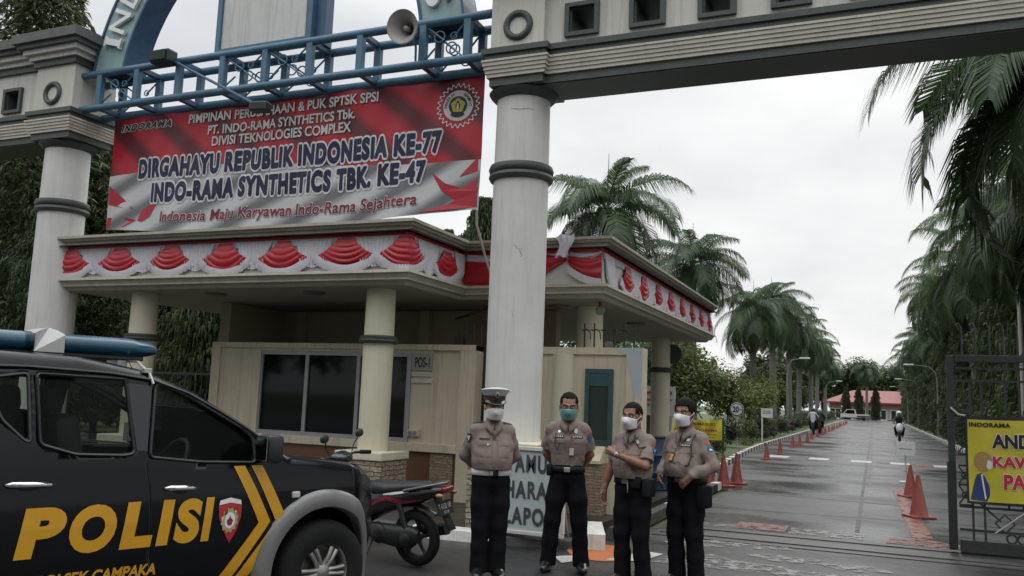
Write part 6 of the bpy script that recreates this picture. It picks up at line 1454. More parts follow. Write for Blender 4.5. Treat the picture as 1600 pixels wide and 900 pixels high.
star5 = [(math.cos(PI/2+PI*k/5)*(1 if k % 2 == 0 else .55), math.sin(PI/2+PI*k/5)*(1 if k % 2 == 0 else .55)) for k in range(10)]
oval = [(math.cos(a), math.sin(a)) for a in [2*PI*k/18 for k in range(18)]]
shield = [(-1, .8), (0, 1), (1, .8), (.9, -.2), (0, -1), (-.9, -.2)]
# 1: traffic policeman, white cap and belt, hands behind his back
T, decal, hp, J, s, HM, bv, fy = person('man in brown uniform and white peaked cap with white belt, hands behind back', (-3.20, 7.18, 0), R_(32), 1.62, dict(J=J_(elr=(-.245, .10, 1.10), ell=(.235, .11, 1.10), wrr=(-.09, .20, .97), wrl=(.07, .215, .95), knr=(-.085, 0, .47), knl=(.085, -.01, .47), anr=(-.085, .03, .085), anl=(.085, .03, .085)), **back, sleeve='long', mask=M_maskw, belt=M_beltw, seed=1, girth=1.0, belly=.02, head_yaw=2, head_tilt=4, mask_ridge=1))
mb = MB()
def capring(rx, ry, z, dz, n=40, cy=.0): return [tuple(hp(rx*math.cos(2*PI*k/n), cy+ry*math.sin(2*PI*k/n), z+dz*math.sin(2*PI*k/n))) for k in range(n)]
mb.loft([capring(.093, .112, .062, -.004, cy=.008), capring(.096, .116, .100, -.008, cy=.006)]); cp = mb.build('cap_band', mat('maroon_cap_band', (.06, .022, .025), .6), T, 40, world=False)
mb = MB(); mb.loft([capring(.097, .117, .098, -.008, cy=.006), capring(.118, .134, .132, -.018, cy=-.002), capring(.124, .141, .142, -.022, cy=-.004), capring(.115, .130, .150, -.024, cy=-.004), capring(.06, .07, .158, -.018), capring(.005, .005, .160, 0)]); mb.build('cap_crown', mat('white_cap_cloth', (.50, .50, .48), .6, .05, 10), T, 50, world=False)
mb = MB(); rows = []
for i in range(6):
    t_ = i/5; rows.append([tuple(hp((.094+.012*t_)*math.sin(a), .008-(.112+.055*t_*math.cos(a)**1.2)*math.cos(a), .066-.030*t_*math.cos(a)-.004*t_)) for a in [R_(-68+136*k/20) for k in range(21)]])
mb.grid(rows); v = mb.build('cap_visor', M_shoe, T, 180, world=False); md = v.modifiers.new('t', 'SOLIDIFY'); md.thickness = .004
mb = MB(); c0 = hp(0, -.128, .112); mb.ell(tuple(c0), (.021, .008, .028), 2, HM.to_4x4()); bd = mb.build('cap_badge', mat('cap_badge_silver', (.35, .34, .33), .4, metal=.4), T, 60, world=False); mb = MB(); mb.ell(tuple(hp(0, -.136, .112)), (.012, .003, .017), 2, HM.to_4x4()); mb.build('badge_centre', M_black, bd, 60, world=False)
for q in (-1, 1): decal('epaulette', M_pblk, (q*.135, .012, 1.40), .055, .10, dr=(0, 0, -1), up=(q, .25, 0), lift=.007, n=5); decal('collar_badge', M_pblk, (q*.05, 0, 1.345), .02, .042, lift=.012, shape=shield); decal('collar_badge', M_pwht, (q*.05, 0, 1.345), .009, .026, lift=.0145, shape=oval)
decal('sleeve_patch', M_pblk, (-.195, 0, 1.26), .065, .085, dr=(.85, .5, 0), lift=.008, shape=[(-1, 1), (1, 1), (.7, -.3), (0, -1), (-.7, -.3)]); decal('sleeve_patch', M_pwht, (-.195, 0, 1.262), .04, .055, dr=(.85, .5, 0), lift=.011, shape=[(-1, .8), (1, .8), (0, -1)])
decal('name_tape', M_pblk, (-.088, 0, 1.262), .095, .018, lift=.007, n=6); decal('pocket_badge', M_pwht, (-.062, 0, 1.215), .022, .015, lift=.013, shape=oval)
mb = MB(); mb.box((.022, fy-.007, .958*s), (.05, .012, .05), 0, .004); mb.build('belt_loop', M_belt, T, world=False)
# 2: slim guard, green mask and glasses, hands behind his back
T, decal, hp, J, s, HM, bv, fy = person('slim man in brown short sleeved shirt with green mask, glasses and hanging identity card', (-2.71, 7.86, 0), R_(17), 1.65, dict(J=J_(elr=(-.215, .09, 1.10), ell=(.215, .09, 1.10), wrr=(-.11, .19, .95), wrl=(.10, .20, .93), knr=(-.13, 0, .47), knl=(.125, -.01, .47), anr=(-.165, .03, .085), anl=(.155, .03, .085), head=(0, -.035, 1.55)), **back, sleeve='short', mask=M_maskg, glasses=True, seed=2, girth=.88, head_yaw=1, head_tilt=10, hair=.004, hairline=.008))
for q, m in ((-1, M_pred), (1, M_pred)): decal('sleeve_patch', m, (q*.192, 0, 1.298), .05, .02, dr=(-q*.7, .7, 0), lift=.008, n=4)
decal('sleeve_patch', M_pblue, (.196, 0, 1.25), .052, .066, dr=(-.7, .7, 0), lift=.009, shape=shield)
decal('name_tape', M_pblk, (-.088, 0, 1.270), .10, .022, lift=.007); decal('name_tape', M_pblk, (.088, 0, 1.270), .11, .022, lift=.007)
for q in (-1, 1):
    for i in range(5): decal('tape_letter', M_pwht, (q*.088-.036+.018*i, 0, 1.270), .010, .012, lift=.010, n=1)
decal('breast_badge', M_pwht, (.075, 0, 1.325), .034, .05, lift=.010, shape=oval); decal('breast_badge', M_buckle, (-.085, 0, 1.315), .024, .024, lift=.010, shape=oval); decal('red_pin', M_pred, (.045, 0, 1.245), .022, .03, lift=.012, shape=oval)
ic = decal('identity_card', M_pred, (.040, 0, 1.13), .052, .082, lift=.014, n=2); decal('identity_card', M_pwht, (.040, 0, 1.13), .040, .066, lift=.018, n=2)
mb = MB(); mb.tube([(-.115, -.10, 1.30*s), (-.12, -.135, 1.20*s), (-.10, -.14, 1.14*s), (-.075, -.14, 1.20*s)], .005, 6); mb.build('cord', M_pblk, T, world=False)
mb = MB(); mb.box((-.17, -.03, .945*s), (.05, .10, .11), 0, .015); mb.build('belt_pouch', M_belt, T, 40, world=False)
# 3: stocky guard turned to the left, left arm across his chest
T, decal, hp, J, s, HM, bv, fy = person('stocky man in brown short sleeved shirt turned left, one arm bent across his chest', (-2.0, 7.60, 0), R_(-16), 1.58, dict(J=J_(elr=(-.235, -.01, 1.085), wrr=(-.27, -.07, .86), ell=(.205, -.13, 1.11), wrl=(-.02, -.285, 1.21), knr=(-.10, -.02, .47), knl=(.095, -.01, .47), anr=(-.105, .02, .085), anl=(.10, .05, .085), head=(0, -.035, 1.55)), handr=((-.05, -.1, -1), (.9, -.2, 0), (0, -1, 0), .55), handl=((-.9, .05, .35), (.1, .9, -.4), (0, .3, 1), 1.0), sleeve='short', mask=M_maskw, seed=3, girth=1.06, belly=.035, head_yaw=4, head_tilt=2, mask_ridge=1.5, skin=M_skin2, hair=.004, hairline=.004))
decal('sleeve_patch', M_pred, (.198, 0, 1.305), .06, .02, dr=(-.9, .45, 0), lift=.008, n=4); decal('sleeve_patch', M_pblue, (.20, 0, 1.25), .065, .06, dr=(-.9, .45, 0), lift=.009, n=5); decal('sleeve_patch', M_pwht, (.20, 0, 1.25), .04, .02, dr=(-.9, .45, 0), lift=.0125, n=3)
decal('breast_badge', M_pwht, (.085, 0, 1.325), .05, .032, lift=.010, shape=oval, rot=.5); decal('red_pin', M_pred, (.02, 0, 1.27), .018, .03, lift=.012, shape=oval)
mb = MB(); wr = J['wrl']; fd = J['wrl']-J['ell']; fd /= np.linalg.norm(fd); c = wr-fd*.02
mb.lathe([(.030*s, -.010), (.033*s, -.008), (.033*s, .008), (.030*s, .010)], tuple(c), 24, tuple(fd), caps=False); wt = mb.build('watch', M_black, T, 40, world=False); mb = MB(); mb.lathe([(.018, 0), (.019, .006), (.016, .008)], (c[0]+.005, c[1]-.031*s, c[2]+.004), 20, (.1, -1, .1)); mb.build('watch_face', M_buckle, wt, 40, world=False)
mb = MB(); pts = []
for x, y, z in ((.06, -.075, 1.39), (.09, -.125, 1.33), (.14, -.135, 1.27), (.18, -.10, 1.28), (.205, .0, 1.31), (.19, .07, 1.34), (.12, .08, 1.38)): pts.append(V3(x, y, z)*s)
mb.tube([tuple(p) for p in pts], .007, 6); mb.build('cord', M_pblk, T, world=False)
mb = MB(); mb.box((.19, -.05, .91*s), (.07, .15, .16), 0, .02); mb.build('belt_pouch', M_belt, T, 40, world=False); mb = MB(); mb.box((.10, fy+.015, .955*s), (.10, .04, .10), 0, .012); mb.build('belt_pouch', M_belt, T, 40, world=False)
mb = MB(); mb.tube([(.03, fy-.01, .95*s), (.035, fy-.015, .89*s), (.03, fy-.01, .86*s)], .006, 6); mb.build('keys', M_buckle, T, world=False)
# 4: guard with long sleeves and hand on his belt
T, decal, hp, J, s, HM, bv, fy = person('man with full black hair and long sleeved brown shirt, both hands at his belt', (-1.575, 7.84, 0), R_(-20), 1.62, dict(J=J_(elr=(-.25, .06, 1.09), wrr=(-.195, -.13, .99), ell=(.29, -.01, 1.10), wrl=(.15, -.165, 1.00), knr=(-.09, -.02, .47), knl=(.09, 0, .47), anr=(-.095, .02, .085), anl=(.09, .05, .085), head=(0, -.035, 1.555)), handr=((.35, -.65, -.65), (.8, .5, 0), (0, -.3, 1), .5), handl=((-.75, -.15, -.62), (.2, 1, 0), (0, -.2, 1), .55), sleeve='long', mask=M_maskw, seed=4, girth=1.08, belly=.065, head_yaw=6, head_tilt=0, mask_ridge=1.5, skin=M_skin2, hair=.018, hairline=-.004))
decal('sleeve_patch', M_pred, (.205, 0, 1.30), .062, .022, dr=(-.85, .5, 0), lift=.008, n=4); decal('sleeve_patch', M_pblue, (.215, 0, 1.245), .06, .075, dr=(-.85, .5, 0), lift=.009, shape=shield); decal('sleeve_patch', M_pwht, (.215, 0, 1.248), .03, .018, dr=(-.85, .5, 0), lift=.012, shape=oval)
decal('name_tape', M_pblk, (.055, 0, 1.275), .11, .022, lift=.007)
for i in range(6): decal('tape_letter', M_pwht, (.055-.042+.017*i, 0, 1.275), .009, .012, lift=.010, n=1)
decal('breast_badge', M_pwht, (.07, 0, 1.325), .045, .028, lift=.010, shape=oval); decal('breast_badge', M_pblk, (.075, 0, 1.355), .022, .022, lift=.010, shape=oval)
decal('yellow_tag', M_pblk, (-.035, 0, 1.165), .05, .075, lift=.013, n=3); decal('yellow_tag', M_pyel, (-.038, 0, 1.165), .034, .055, lift=.017, n=2)
mb = MB(); mb.tube([tuple(V3(*p)*s) for p in ((.125, -.01, 1.395), (.125, -.09, 1.345), (.13, -.13, 1.27), (.14, -.145, 1.18), (.13, -.18, 1.10), (.06, -.195, 1.08), (.0, -.185, 1.12), (-.02, -.17, 1.18))], .007, 6); mb.build('cord', M_pblk, T, world=False)
mb = MB(); mb.box((.20, -.02, .82*s), (.08, .17, .20), 0, .025); mb.build('thigh_pouch', M_trous, T, 40, world=False)
# ================================================================== TREES AND THE FAR END OF THE ROAD
L_palm = leafmat('palm_leaf', (.034, .062, .026), (.062, .10, .042), (.11, .15, .062), .45, .36)
L_palmdry = leafmat('yellowing_palm_leaf', (.05, .05, .02), (.07, .07, .03), (.09, .08, .04), .5, .2)
L_mast = leafmat('mast_tree_leaf', (.026, .045, .018), (.048, .075, .028), (.085, .115, .045), .5, .32)
L_mastg = leafmat('fresh_mast_tree_leaf', (.034, .055, .018), (.062, .09, .03), (.10, .13, .045), .5, .3)
L_broad = leafmat('broad_tree_leaf', (.055, .085, .02), (.09, .13, .032), (.14, .17, .05), .5, .45)
L_broad2 = leafmat('yellow_green_leaf', (.075, .10, .02), (.12, .145, .03), (.17, .19, .055), .5, .45)
L_shrub = leafmat('dark_shrub_leaf', (.03, .045, .02), (.05, .07, .028), (.085, .10, .05), .5, .25)
L_shrubr = leafmat('reddish_shrub_leaf', (.04, .022, .018), (.06, .03, .025), (.08, .05, .035), .5, .15)
M_bark = mat('grey_palm_bark', (.13, .125, .11), .85, .25, 6, .4, 30); M_bark2 = mat('brown_bark', (.06, .048, .038), .9, .25, 8, .5, 30); M_spear = mat('green_crownshaft', (.05, .075, .03), .5, .2, 6)
def leafset(n): return np.zeros((0, 3)), []
class Leaves:
    def __init__(s): s.v = []; s.f = []
    def strip(s, pts, wd, nrm):
        "thin blade along pts (2-3 points), widths wd per point"
        b = len(s.v); t = pts[-1]-pts[0]; w = t.cross(nrm)
        if w.length < 1e-6: w = Vector((1, 0, 0))
        w.normalize()
        for p, a in zip(pts, wd):
            if a > 0: s.v += [p-w*a, p+w*a]
            else: s.v.append(p)
        k = b
        for i in range(len(pts)-1):
            if wd[i+1] > 0: s.f.append((k, k+1, k+3, k+2)); k += 2
            else: s.f.append((k, k+1, k+2))
    def obj(s, name, m, parent):
        me = bpy.data.meshes.new(name); me.from_pydata([tuple(p) for p in s.v], [], s.f); me.update(); me.materials.append(m)
        o = bpy.data.objects.new(name, me); C.objects.link(o); o.parent = parent; return o
def make_palm(seed, h, L=3.3, nf=26, pairs=58, r=.17, drop=1.05, wleaf=.017, spear=1.8, lowest=-70, leafm=None):
    rr = random.Random(seed); T = bpy.data.objects.new('palm_tree', None); C.objects.link(T)
    mb = MB(); lean = rr.uniform(-.15, .15); ring = []
    for i in range(13):
        t = i/12; ring.append((lean*t*t, .05*math.sin(t*3), h*t))
    mb.tube(ring, [r*(1.35-.5*t+.12*math.sin(t*PI)) for t in [i/12 for i in range(13)]], 14); mb.build('trunk', M_bark, T, 60, world=False)
    top = Vector((lean, .05*math.sin(3), h))
    mb = MB(); mb.tube([top-Vector((0, 0, .05)), top+Vector((0, 0, .5)), top+Vector((0, 0, .95))], [r*.9, r*1.05, r*.45], 12); mb.tube([top+Vector((0, 0, .9)), top+Vector((.02, 0, .9+spear))], [.03, .006], 6); mb.build('crownshaft', M_spear, T, 60, world=False)
    lv = Leaves(); base = top+Vector((0, 0, .75))
    for k in range(nf):
        q = k/nf; az = k*2.39996+rr.uniform(-.25, .25); el0 = R_(82-(82-lowest*.35)*q**.8+rr.uniform(-6, 6)); Lf = L*rr.uniform(.85, 1.1)*(.75+.25*min(1, q*3)); bend = (1.0+.75*q)*drop*rr.uniform(.85, 1.15)
        hor = Vector((math.cos(az), math.sin(az), 0)); side = Vector((-hor.y, hor.x, 0)); tw = rr.uniform(-.5, .5)
        P = [base.copy()]; n = 18; Tn = []
        for i in range(n):
            t = (i+.5)/n; e = el0-bend*t**1.3*1.35; d = hor*math.cos(e)+Vector((0, 0, math.sin(e)))+side*tw*t*.25; d.normalize(); P.append(P[-1]+d*Lf/n); Tn.append(d)
        Tn.append(Tn[-1])
        for i in range(n): lv.strip([P[i], P[i+1]], [.028*(1-i/n)+.006, .028*(1-(i+1)/n)+.006], side.cross(Tn[i])); 
        for j in range(pairs):
            t = .13+.87*(j+rr.uniform(-.3, .3))/pairs; t = min(max(t, .1), .995); x = t*n; i = min(int(x), n-1); p = P[i].lerp(P[i+1], x-i); d = Tn[i]; up = side.cross(d); up = up if up.z > 0 else -up
            ll = Lf*(.27*math.sin(PI*(.14+.80*t))**.6)*rr.uniform(.8, 1.15)
            for sg in (-1, 1):
                a = rr.uniform(.35, .75)*(1.1-.5*t); d1 = (d*(.35+.55*t)+side*sg*.85+up*(.35-a*.4)+Vector((0, 0, -.1*rr.random()))).normalized(); d2 = (d1+Vector((0, 0, -1.15-.5*q*drop-.5*rr.random()))).normalized()
                m1 = p+d1*ll*.5; lv.strip([p, m1, m1+d2*ll*.7], [wleaf*.8, wleaf, 0], up)
    lv.obj('crown', leafm or L_palm, T); return T
def place(proto, first, loc, rz, sc, label, cat, group):
    if first: o = proto; o.location = loc; o.rotation_euler = (0, 0, rz); o.scale = (sc,)*3
    else: o = dup(proto, loc, rz, None, sc)
    o['label'] = label; o['category'] = cat; o['group'] = group; return o
PALMS = [make_palm(1, 6.9, 3.3, 24, 84), make_palm(2, 7.2, 3.2, 29, 80), make_palm(3, 6.6, 3.4, 26, 80)]
GL, GR = 'palms lining the left side of the road', 'palms lining the right side of the road'
used = set()
def palm(i, loc, rz, sc, label, group):
    place(PALMS[i], i not in used, loc, rz, sc, label, 'palm tree', group); used.add(i)
palm(0, (-7.75, 26, 0), .4, 1.0, 'nearest palm of the left row, its crown rising over the guardhouse roof corner', GL)
palm(1, (-6.6, 34, 0), 2.1, .9, 'second palm of the left row, just right of the tallest crown', GL)
palm(2, (-6.0, 48, 0), 1.0, .92, 'third palm of the left row, standing clear against the sky right of the roof', GL)
for i, (x, y, s) in enumerate(((-6.05, 58, 1.06), (-5.9, 68, 1.0), (-6.1, 79, 1.05), (-5.9, 91, 1.0), (-6.1, 105, 1.04), (-6.0, 121, 1.0))):
    palm(i % 3, (x, y, 0), i*1.7, s, '%s palm of the left row, counted from the guardhouse along the road' % ORD[i+3], GL)
RP = make_palm(9, 7.0, 4.1, 32, 105, .19, 1.05, .021)
place(RP, True, (3.5, 17.2, 0), 2.0, 1.0, 'big palm at the right edge with long fronds hanging below the gate beam', 'palm tree', GR)
place(RP, False, (4.3, 22.5, 0), .7, .80, 'palm at the right edge with drooping fronds, below and behind the biggest one', 'palm tree', GR)
for i, (y, s) in enumerate(((29, .92), (37, .98), (46, 1.05), (55, 1.0), (65, 1.06), (76, 1.0), (88, 1.04), (101, 1.0), (116, 1.05))):
    palm(i % 3, (4.5+.2*math.sin(i*3), y, 0), i*2.3+.5, s*(1.12 if i < 5 else 1.0), '%s palm of the right row, counted from the gate banner along the road' % ORD[i+2], GR)
palm(1, (-1.2, 157.6, 0), 1.1, 1.05, 'lone palm standing before the red roofed building at the road end', 'trees before the red roofed building')
# weeping mast trees: narrow columns of hanging leaves
def make_mast(seed, h, r, n, leaf, m, hang=1.0):
    rr = random.Random(seed); T = bpy.data.objects.new('mast_tree', None); C.objects.link(T)
    mb = MB(); mb.tube([(0, 0, 0), (.03, .02, h*.5), (0, 0, h*.95)], [.13, .09, .02], 10)
    mb.build('trunk', M_bark2, T, 60, world=False)
    lv = Leaves(); ph = [rr.uniform(0, 6) for _ in range(6)]
    for i in range(n):
        z = h*(.03+.95*rr.random()**.95); top = max(0.0, (z-h*.55)/(h*.45)); a = rr.uniform(0, 2*PI)
        R = r*(1-top**1.4*.93)*(.82+.22*math.sin(a*3+z*1.7+ph[0])+.13*math.sin(a*5-z*3.1+ph[1])+.10*math.sin(z*5.3+ph[2])); q = rr.random()**.45
        p = Vector((R*q*math.cos(a), R*q*math.sin(a), z)); o = Vector((math.cos(a+rr.uniform(-.6, .6)), math.sin(a+rr.uniform(-.6, .6)), 0))
        L = leaf*rr.uniform(.6, 1.25); d1 = (o*.75+Vector((0, 0, -.35+rr.uniform(-.3, .4)))).normalized(); d2 = (o*(.18+.7*(1-hang)*rr.random())+Vector((rr.uniform(-1, 1)*(1-hang), rr.uniform(-1, 1)*(1-hang), -hang))).normalized(); m1 = p+d1*L*.35
        lv.strip([p, m1, m1+d2*L*.7], [leaf*.045, leaf*.10, 0], o.cross(Vector((rr.uniform(-1, 1), rr.uniform(-1, 1), .3))))
    lv.obj('crown', m, T); return T
MAST = [make_mast(21, 9.8, 1.35, 20000, .33, L_mast), make_mast(22, 9.2, 1.4, 20000, .34, L_mastg), make_mast(23, 12.5, 1.7, 30000, .25, L_mastg, .45)]
usedm = set()
def mast(i, loc, rz, sc, label, group):
    place(MAST[i], i not in usedm, loc, rz, sc, label, 'mast tree', group); usedm.add(i)
GM, GB = 'weeping mast trees forming the dark wall right of the road', 'tall weeping trees behind the guardhouse and left gate column'
ys = [19.5, 22, 24.6, 27.2, 30, 33, 36, 39.5, 43, 47, 51, 55.5, 60, 65, 70, 76, 82, 89, 96, 104, 113, 123, 134, 142, 150]
for i, y in enumerate(ys):
    mast(1 if i % 3 == 1 else 0, (5.05+.2*math.sin(i*2.7), y, 0), i*1.3, .86+.16*math.sin(i*1.9)**2, '%s weeping tree of the dark row right of the road, counted from the gate banner' % ORD[i] if i < 16 else 'small weeping tree at the far end of the dark row right of the road', GM)
for i, (x, y, k, s) in enumerate(((-24.6, 18.2, 2, 1.35), (-24.6, 20.2, 2, 1.06), (-28.5, 21, 2, 1.1), (-23.4, 20.6, 2, .80), (-21.5, 22, 2, .72), (-26.5, 24, 2, .85), (-31, 24, 2, 1.2), (-19.4, 19.5, 0, .85), (-17.6, 19, 1, .9), (-16, 19.5, 0, .8), (-14.6, 20.2, 1, .9), (-12.35, 26.2, 0, .88), (-11.75, 26.8, 0, .96), (-20.9, 40, 2, .85), (-13.2, 19, 0, .8), (-22.5, 17.5, 0, .72))):
    lab = ['tallest dark weeping tree, at the top left corner of the photo', 'weeping tree whose pointed tip shows over the left cornice', 'broad dark tree at the far left edge behind the gate block', 'dark tree between the left gate column and the banner', 'leafy column just left of the red banner edge', 'dark tree low behind the left gate column', 'big dark tree at the left border behind the police pickup', 'weeping tree seen under the left end of the guardhouse roof', 'leafy tree seen between the left guardhouse column and its fence', 'tree behind the iron fence beside the guardhouse', 'tree filling the opening under the eave left of the dark windows', 'dark tree showing between banner and white gate column', 'dark tree touching the white gate column above the eave', 'small distant tree tip right below the banner corner', 'tree behind the inner wall of the guardhouse', 'low tree left of the left guardhouse column'][i]
    mast(k, (x, y, 0), i*1.1, s, lab, GB)
for i, x in enumerate((-4.6, -2.55, .15)): mast(0, (x, 160.5+.0*i, .0), i, .6, '%s dark clipped column tree from the left before the red roofed building' % ORD[i], 'trees before the red roofed building')
# broad trees and shrubs
def make_broad(seed, h, R, n, leaf, m, flat=.7, nm='broad_tree', trunks=1, blobs=16):
    rr = random.Random(seed); T = bpy.data.objects.new(nm, None); C.objects.link(T); mb = MB(); cl = []
    for i in range(blobs):
        a = rr.uniform(0, 2*PI); q = rr.random()**.5; z = h-R*flat+R*flat*rr.uniform(-.75, .85); sh = math.sqrt(max(.05, 1-((z-(h-R*flat))/(R*flat))**2))
        cl.append((Vector((R*.8*q*sh*math.cos(a), R*.8*q*sh*math.sin(a), z)), R*rr.uniform(.28, .48)))
    if trunks:
        mb.tube([(0, 0, 0), (.04*R, .02, (h-R*flat)*.7), (0, .04, h-R*flat*1.1)], [R*.085, R*.06, R*.04], 10)
        for c, r in cl[:9]: mb.tube([(0, .02, (h-R*flat)*.65), tuple(Vector((0, 0, h-R*flat*1.1)).lerp(c, .5)), tuple(c)], [R*.04, R*.022, R*.008], 6)
        mb.build('trunk', M_bark2, T, 60, world=False)
    lv = Leaves(); 
    for i in range(n):
        c, r = rr.choice(cl); d = Vector((rr.gauss(0, 1), rr.gauss(0, 1), rr.gauss(0, .75))); d.normalize(); p = c+d*r*rr.random()**.4
        if p.z < .03: continue
        d2 = (d*.5+Vector((rr.uniform(-1, 1), rr.uniform(-1, 1), rr.uniform(-.9, .2)))).normalized(); L = leaf*rr.uniform(.6, 1.3); nrm = Vector((rr.uniform(-.6, .6), rr.uniform(-.6, .6), 1))
        lv.strip([p, p+d2*L*.5, p+d2*L], [L*.06, L*.26, 0], nrm)
    lv.obj('crown', m, T); return T
BR = [make_broad(31, 3.6, 1.75, 7000, .15, L_broad, .6), make_broad(32, 3.0, 1.8, 6500, .14, L_broad2, .55), make_broad(33, 9, 4.2, 9000, .5, L_mastg, .8, blobs=24)]
SHR = [make_broad(34, 1.0, .75, 2200, .09, L_shrub, .68, 'shrub', 0, 9), make_broad(35, .9, .7, 2000, .09, L_shrubr, .68, 'shrub', 0, 8), make_broad(36, 1.1, .8, 2200, .09, L_broad, .68, 'shrub', 0, 9)]
GT = 'broad trees on the lawn left of the road'
for i, (k, x, y, s, lab) in enumerate(((0, -5.95, 27.5, 1.0, 'light green spreading tree behind the head of the fourth officer'), (0, -7.6, 31, 1.1, 'green tree behind the far guardhouse column'), (1, -6.5, 43, 1.15, 'yellowish green umbrella shaped tree behind the speed sign'), (1, -6.4, 49, 1.1, 'yellowish green tree behind the small rectangular sign'), (2, -14, 62, .8, 'large dark tree far back on the lawn left of the palms'), (2, -22, 70, .9, 'large dark tree far left on the lawn behind the guardhouse'), (2, -9.5, 88, .75, 'dark tree behind the middle of the left palm row'), (2, -11.5, 128, .95, 'rounded dark tree near the road end, left of the red roof'), (2, -12, 148, .75, 'smaller dark tree beside the left end of the red roof'), (2, 8, 176, 1.0, 'big dark tree behind the right end of the red roof'), (2, -16, 182, 1.1, 'big dark tree behind the left end of the red roof'), (2, -4, 190, 1.3, 'dark tree behind the middle of the red roof'), (2, 2.5, 192, 1.2, 'dark tree behind the red roof just right of the lone palm'), (2, -10, 190, 1.25, 'dark tree behind the left slope of the red roof'), (2, -11, 110, .8, 'dark tree far behind the left palm row'))):
    place(BR[k], lab.startswith(('light green spr', 'yellowish green umb', 'large dark tree far back')), (x, y, 0), i*1.9, s, lab, 'tree', GT)
GS = 'shrubs along the left kerb'
for i in range(18):
    y = 30.5+i*2.3+(.5 if i % 2 else 0); x = -5.55-.5*math.sin(i*1.7)-.01*i; k = (0, 1, 0, 2, 0, 0)[i % 6]
    place(SHR[k], i in (0, 1, 3), (x, y, 0), i*2.1, .75+.3*abs(math.sin(i*2.3)), '%s roadside shrub behind the striped left kerb, counted from the yellow lawn banner' % ORD[i] if i < 16 else 'far roadside shrub behind the striped left kerb', 'shrub', GS)
for i, y in enumerate((74, 80, 87, 95, 104, 114, 126, 138)): place(SHR[0], False, (-5.6, y, 0), i, 1.3, 'distant dark shrub beyond the first shrubs, behind the left kerb', 'shrub', 'distant shrubs along the left kerb')
for i, (x, y, k) in enumerate(((-4.6, 24.5, 0), (-5.6, 24.8, 2), (-6.5, 24.2, 0), (-4.75, 27, 2))): place(SHR[k], False, (x, y, 0), i*2, .7, ['low shrub at the right end of the yellow lawn banner', 'shrub behind the middle of the yellow lawn banner', 'shrub behind the left end of the yellow lawn banner', 'small bright shrub between lawn banner and speed sign'][i], 'shrub', 'shrubs round the lawn banner')
# unseen trees added behind the camera to shade the forecourt and darken the windows
for i, (x, y, s) in enumerate(((-24, -7, 1.0), (-15, -9, 1.05), (-6.5, -8, 1.0), (2.5, -9.5, 1.05), (11, -8, 1.0))):
    place(BR[2], False, (x, y, 0), i*1.3, s, 'large dark tree added out of view behind the camera to shade the forecourt', 'tree', 'added shade trees behind the camera')
# street lamps
def lamp(loc, arm, label, h=4.7, r=.04):
    t = thing('street_lamp', label, 'street lamp', loc, 0, 'street lamps along the road'); mb = MB(); mb.tube([(0, 0, 0), (0, 0, h*.75), (arm*.05, 0, h*.9), (arm*.3, 0, h*.985), (arm, 0, h*1.01)], [r*1.3, r, r*.8, r*.7, r*.6], 10); mb.build('pole', M_lamp, t, 60, world=False)
    mb = MB(); mb.box((arm*1.12, 0, h*1.01), (.62, .2, .10), 0, .03); mb.build('lamp_head', M_lamph, t, 40, world=False)
M_lamp = mat('grey_lamp_pole', (.17, .17, .165), .5, .15, 5, metal=.2); M_lamph = mat('pale_lamp_head', (.6, .62, .62), .35, .05)
for i, (x, y, a) in enumerate(((3.78, 62.5, -1.5), (3.78, 90, -1.5), (3.78, 118, -1.5))): lamp((x, y, 0), a, ['grey street lamp nearest on the right kerb, its arm over the road', 'second street lamp on the right kerb, before the dark trees', 'farthest street lamp on the right kerb'][i])
for i, (x, y, a) in enumerate(((-4.9, 55, .9), (-4.8, 98, 1.2))): lamp((x, y, 0), a, ['slim street lamp on the left verge under the palms', 'far street lamp on the left verge'][i], 4.6, .04)
t = tag(recentre(MB().tube([(3.86, 27.8, 0), (3.84, 27.8, 3.5), (3.8, 27.8, 7.2)], [.075, .06, .05], 10).build('utility_pole', mat('pale_pole', (.34, .33, .31), .6, .1), None, 60), (3.86, 27.8, 0)), 'thin pale pole standing behind the iron gate at the right edge', 'pole')
# red roofed building across the end of the road
t = thing('office_building', 'low pale building with a red hipped roof across the end of the road', 'building', (2, 176, 0))
M_rroof = mat('red_roof_tiles', (.20, .05, .05), .6, .2, 1.5); M_pk = mat('pink_band_paint', (.42, .22, .19), .7, .08); M_pale = mat('pale_building_paint', (.5, .48, .44), .6, .06)
x0, x1, y0, y1, ze, zr = -9.0, 16, 171, 184, 3.15, 5.45
mb = MB(); a, b, c, d = (x0, y0, ze), (x1, y0, ze), (x1, y1, ze), (x0, y1, ze); e, f = (x0+5.2, (y0+y1)/2, zr), (x1-5.2, (y0+y1)/2, zr)
for q in ((a, b, f, e), (c, d, e, f), (b, c, f), (d, a, e)): mb.face(q)
mb.face([a, d, c, b]); mb.build('roof', M_rroof, t)
mb = MB(); mb.bb(x0-.05, x1+.05, y0-.05, y0+.1, ze-.22, ze+.02); mb.build('eave_board', mat('dark_red_eave', (.20, .02, .025), .5), t)
mb = MB(); mb.bb(x0+1.2, x1-1, y0+1.5, y1-1.5, 0, ze-.05); mb.build('wall', M_pale, t)
mb = MB(); mb.bb(x0+1.1, x1-.9, y0+1.35, y0+1.49, 1.9, 2.75); mb.build('pink_band', M_pk, t)
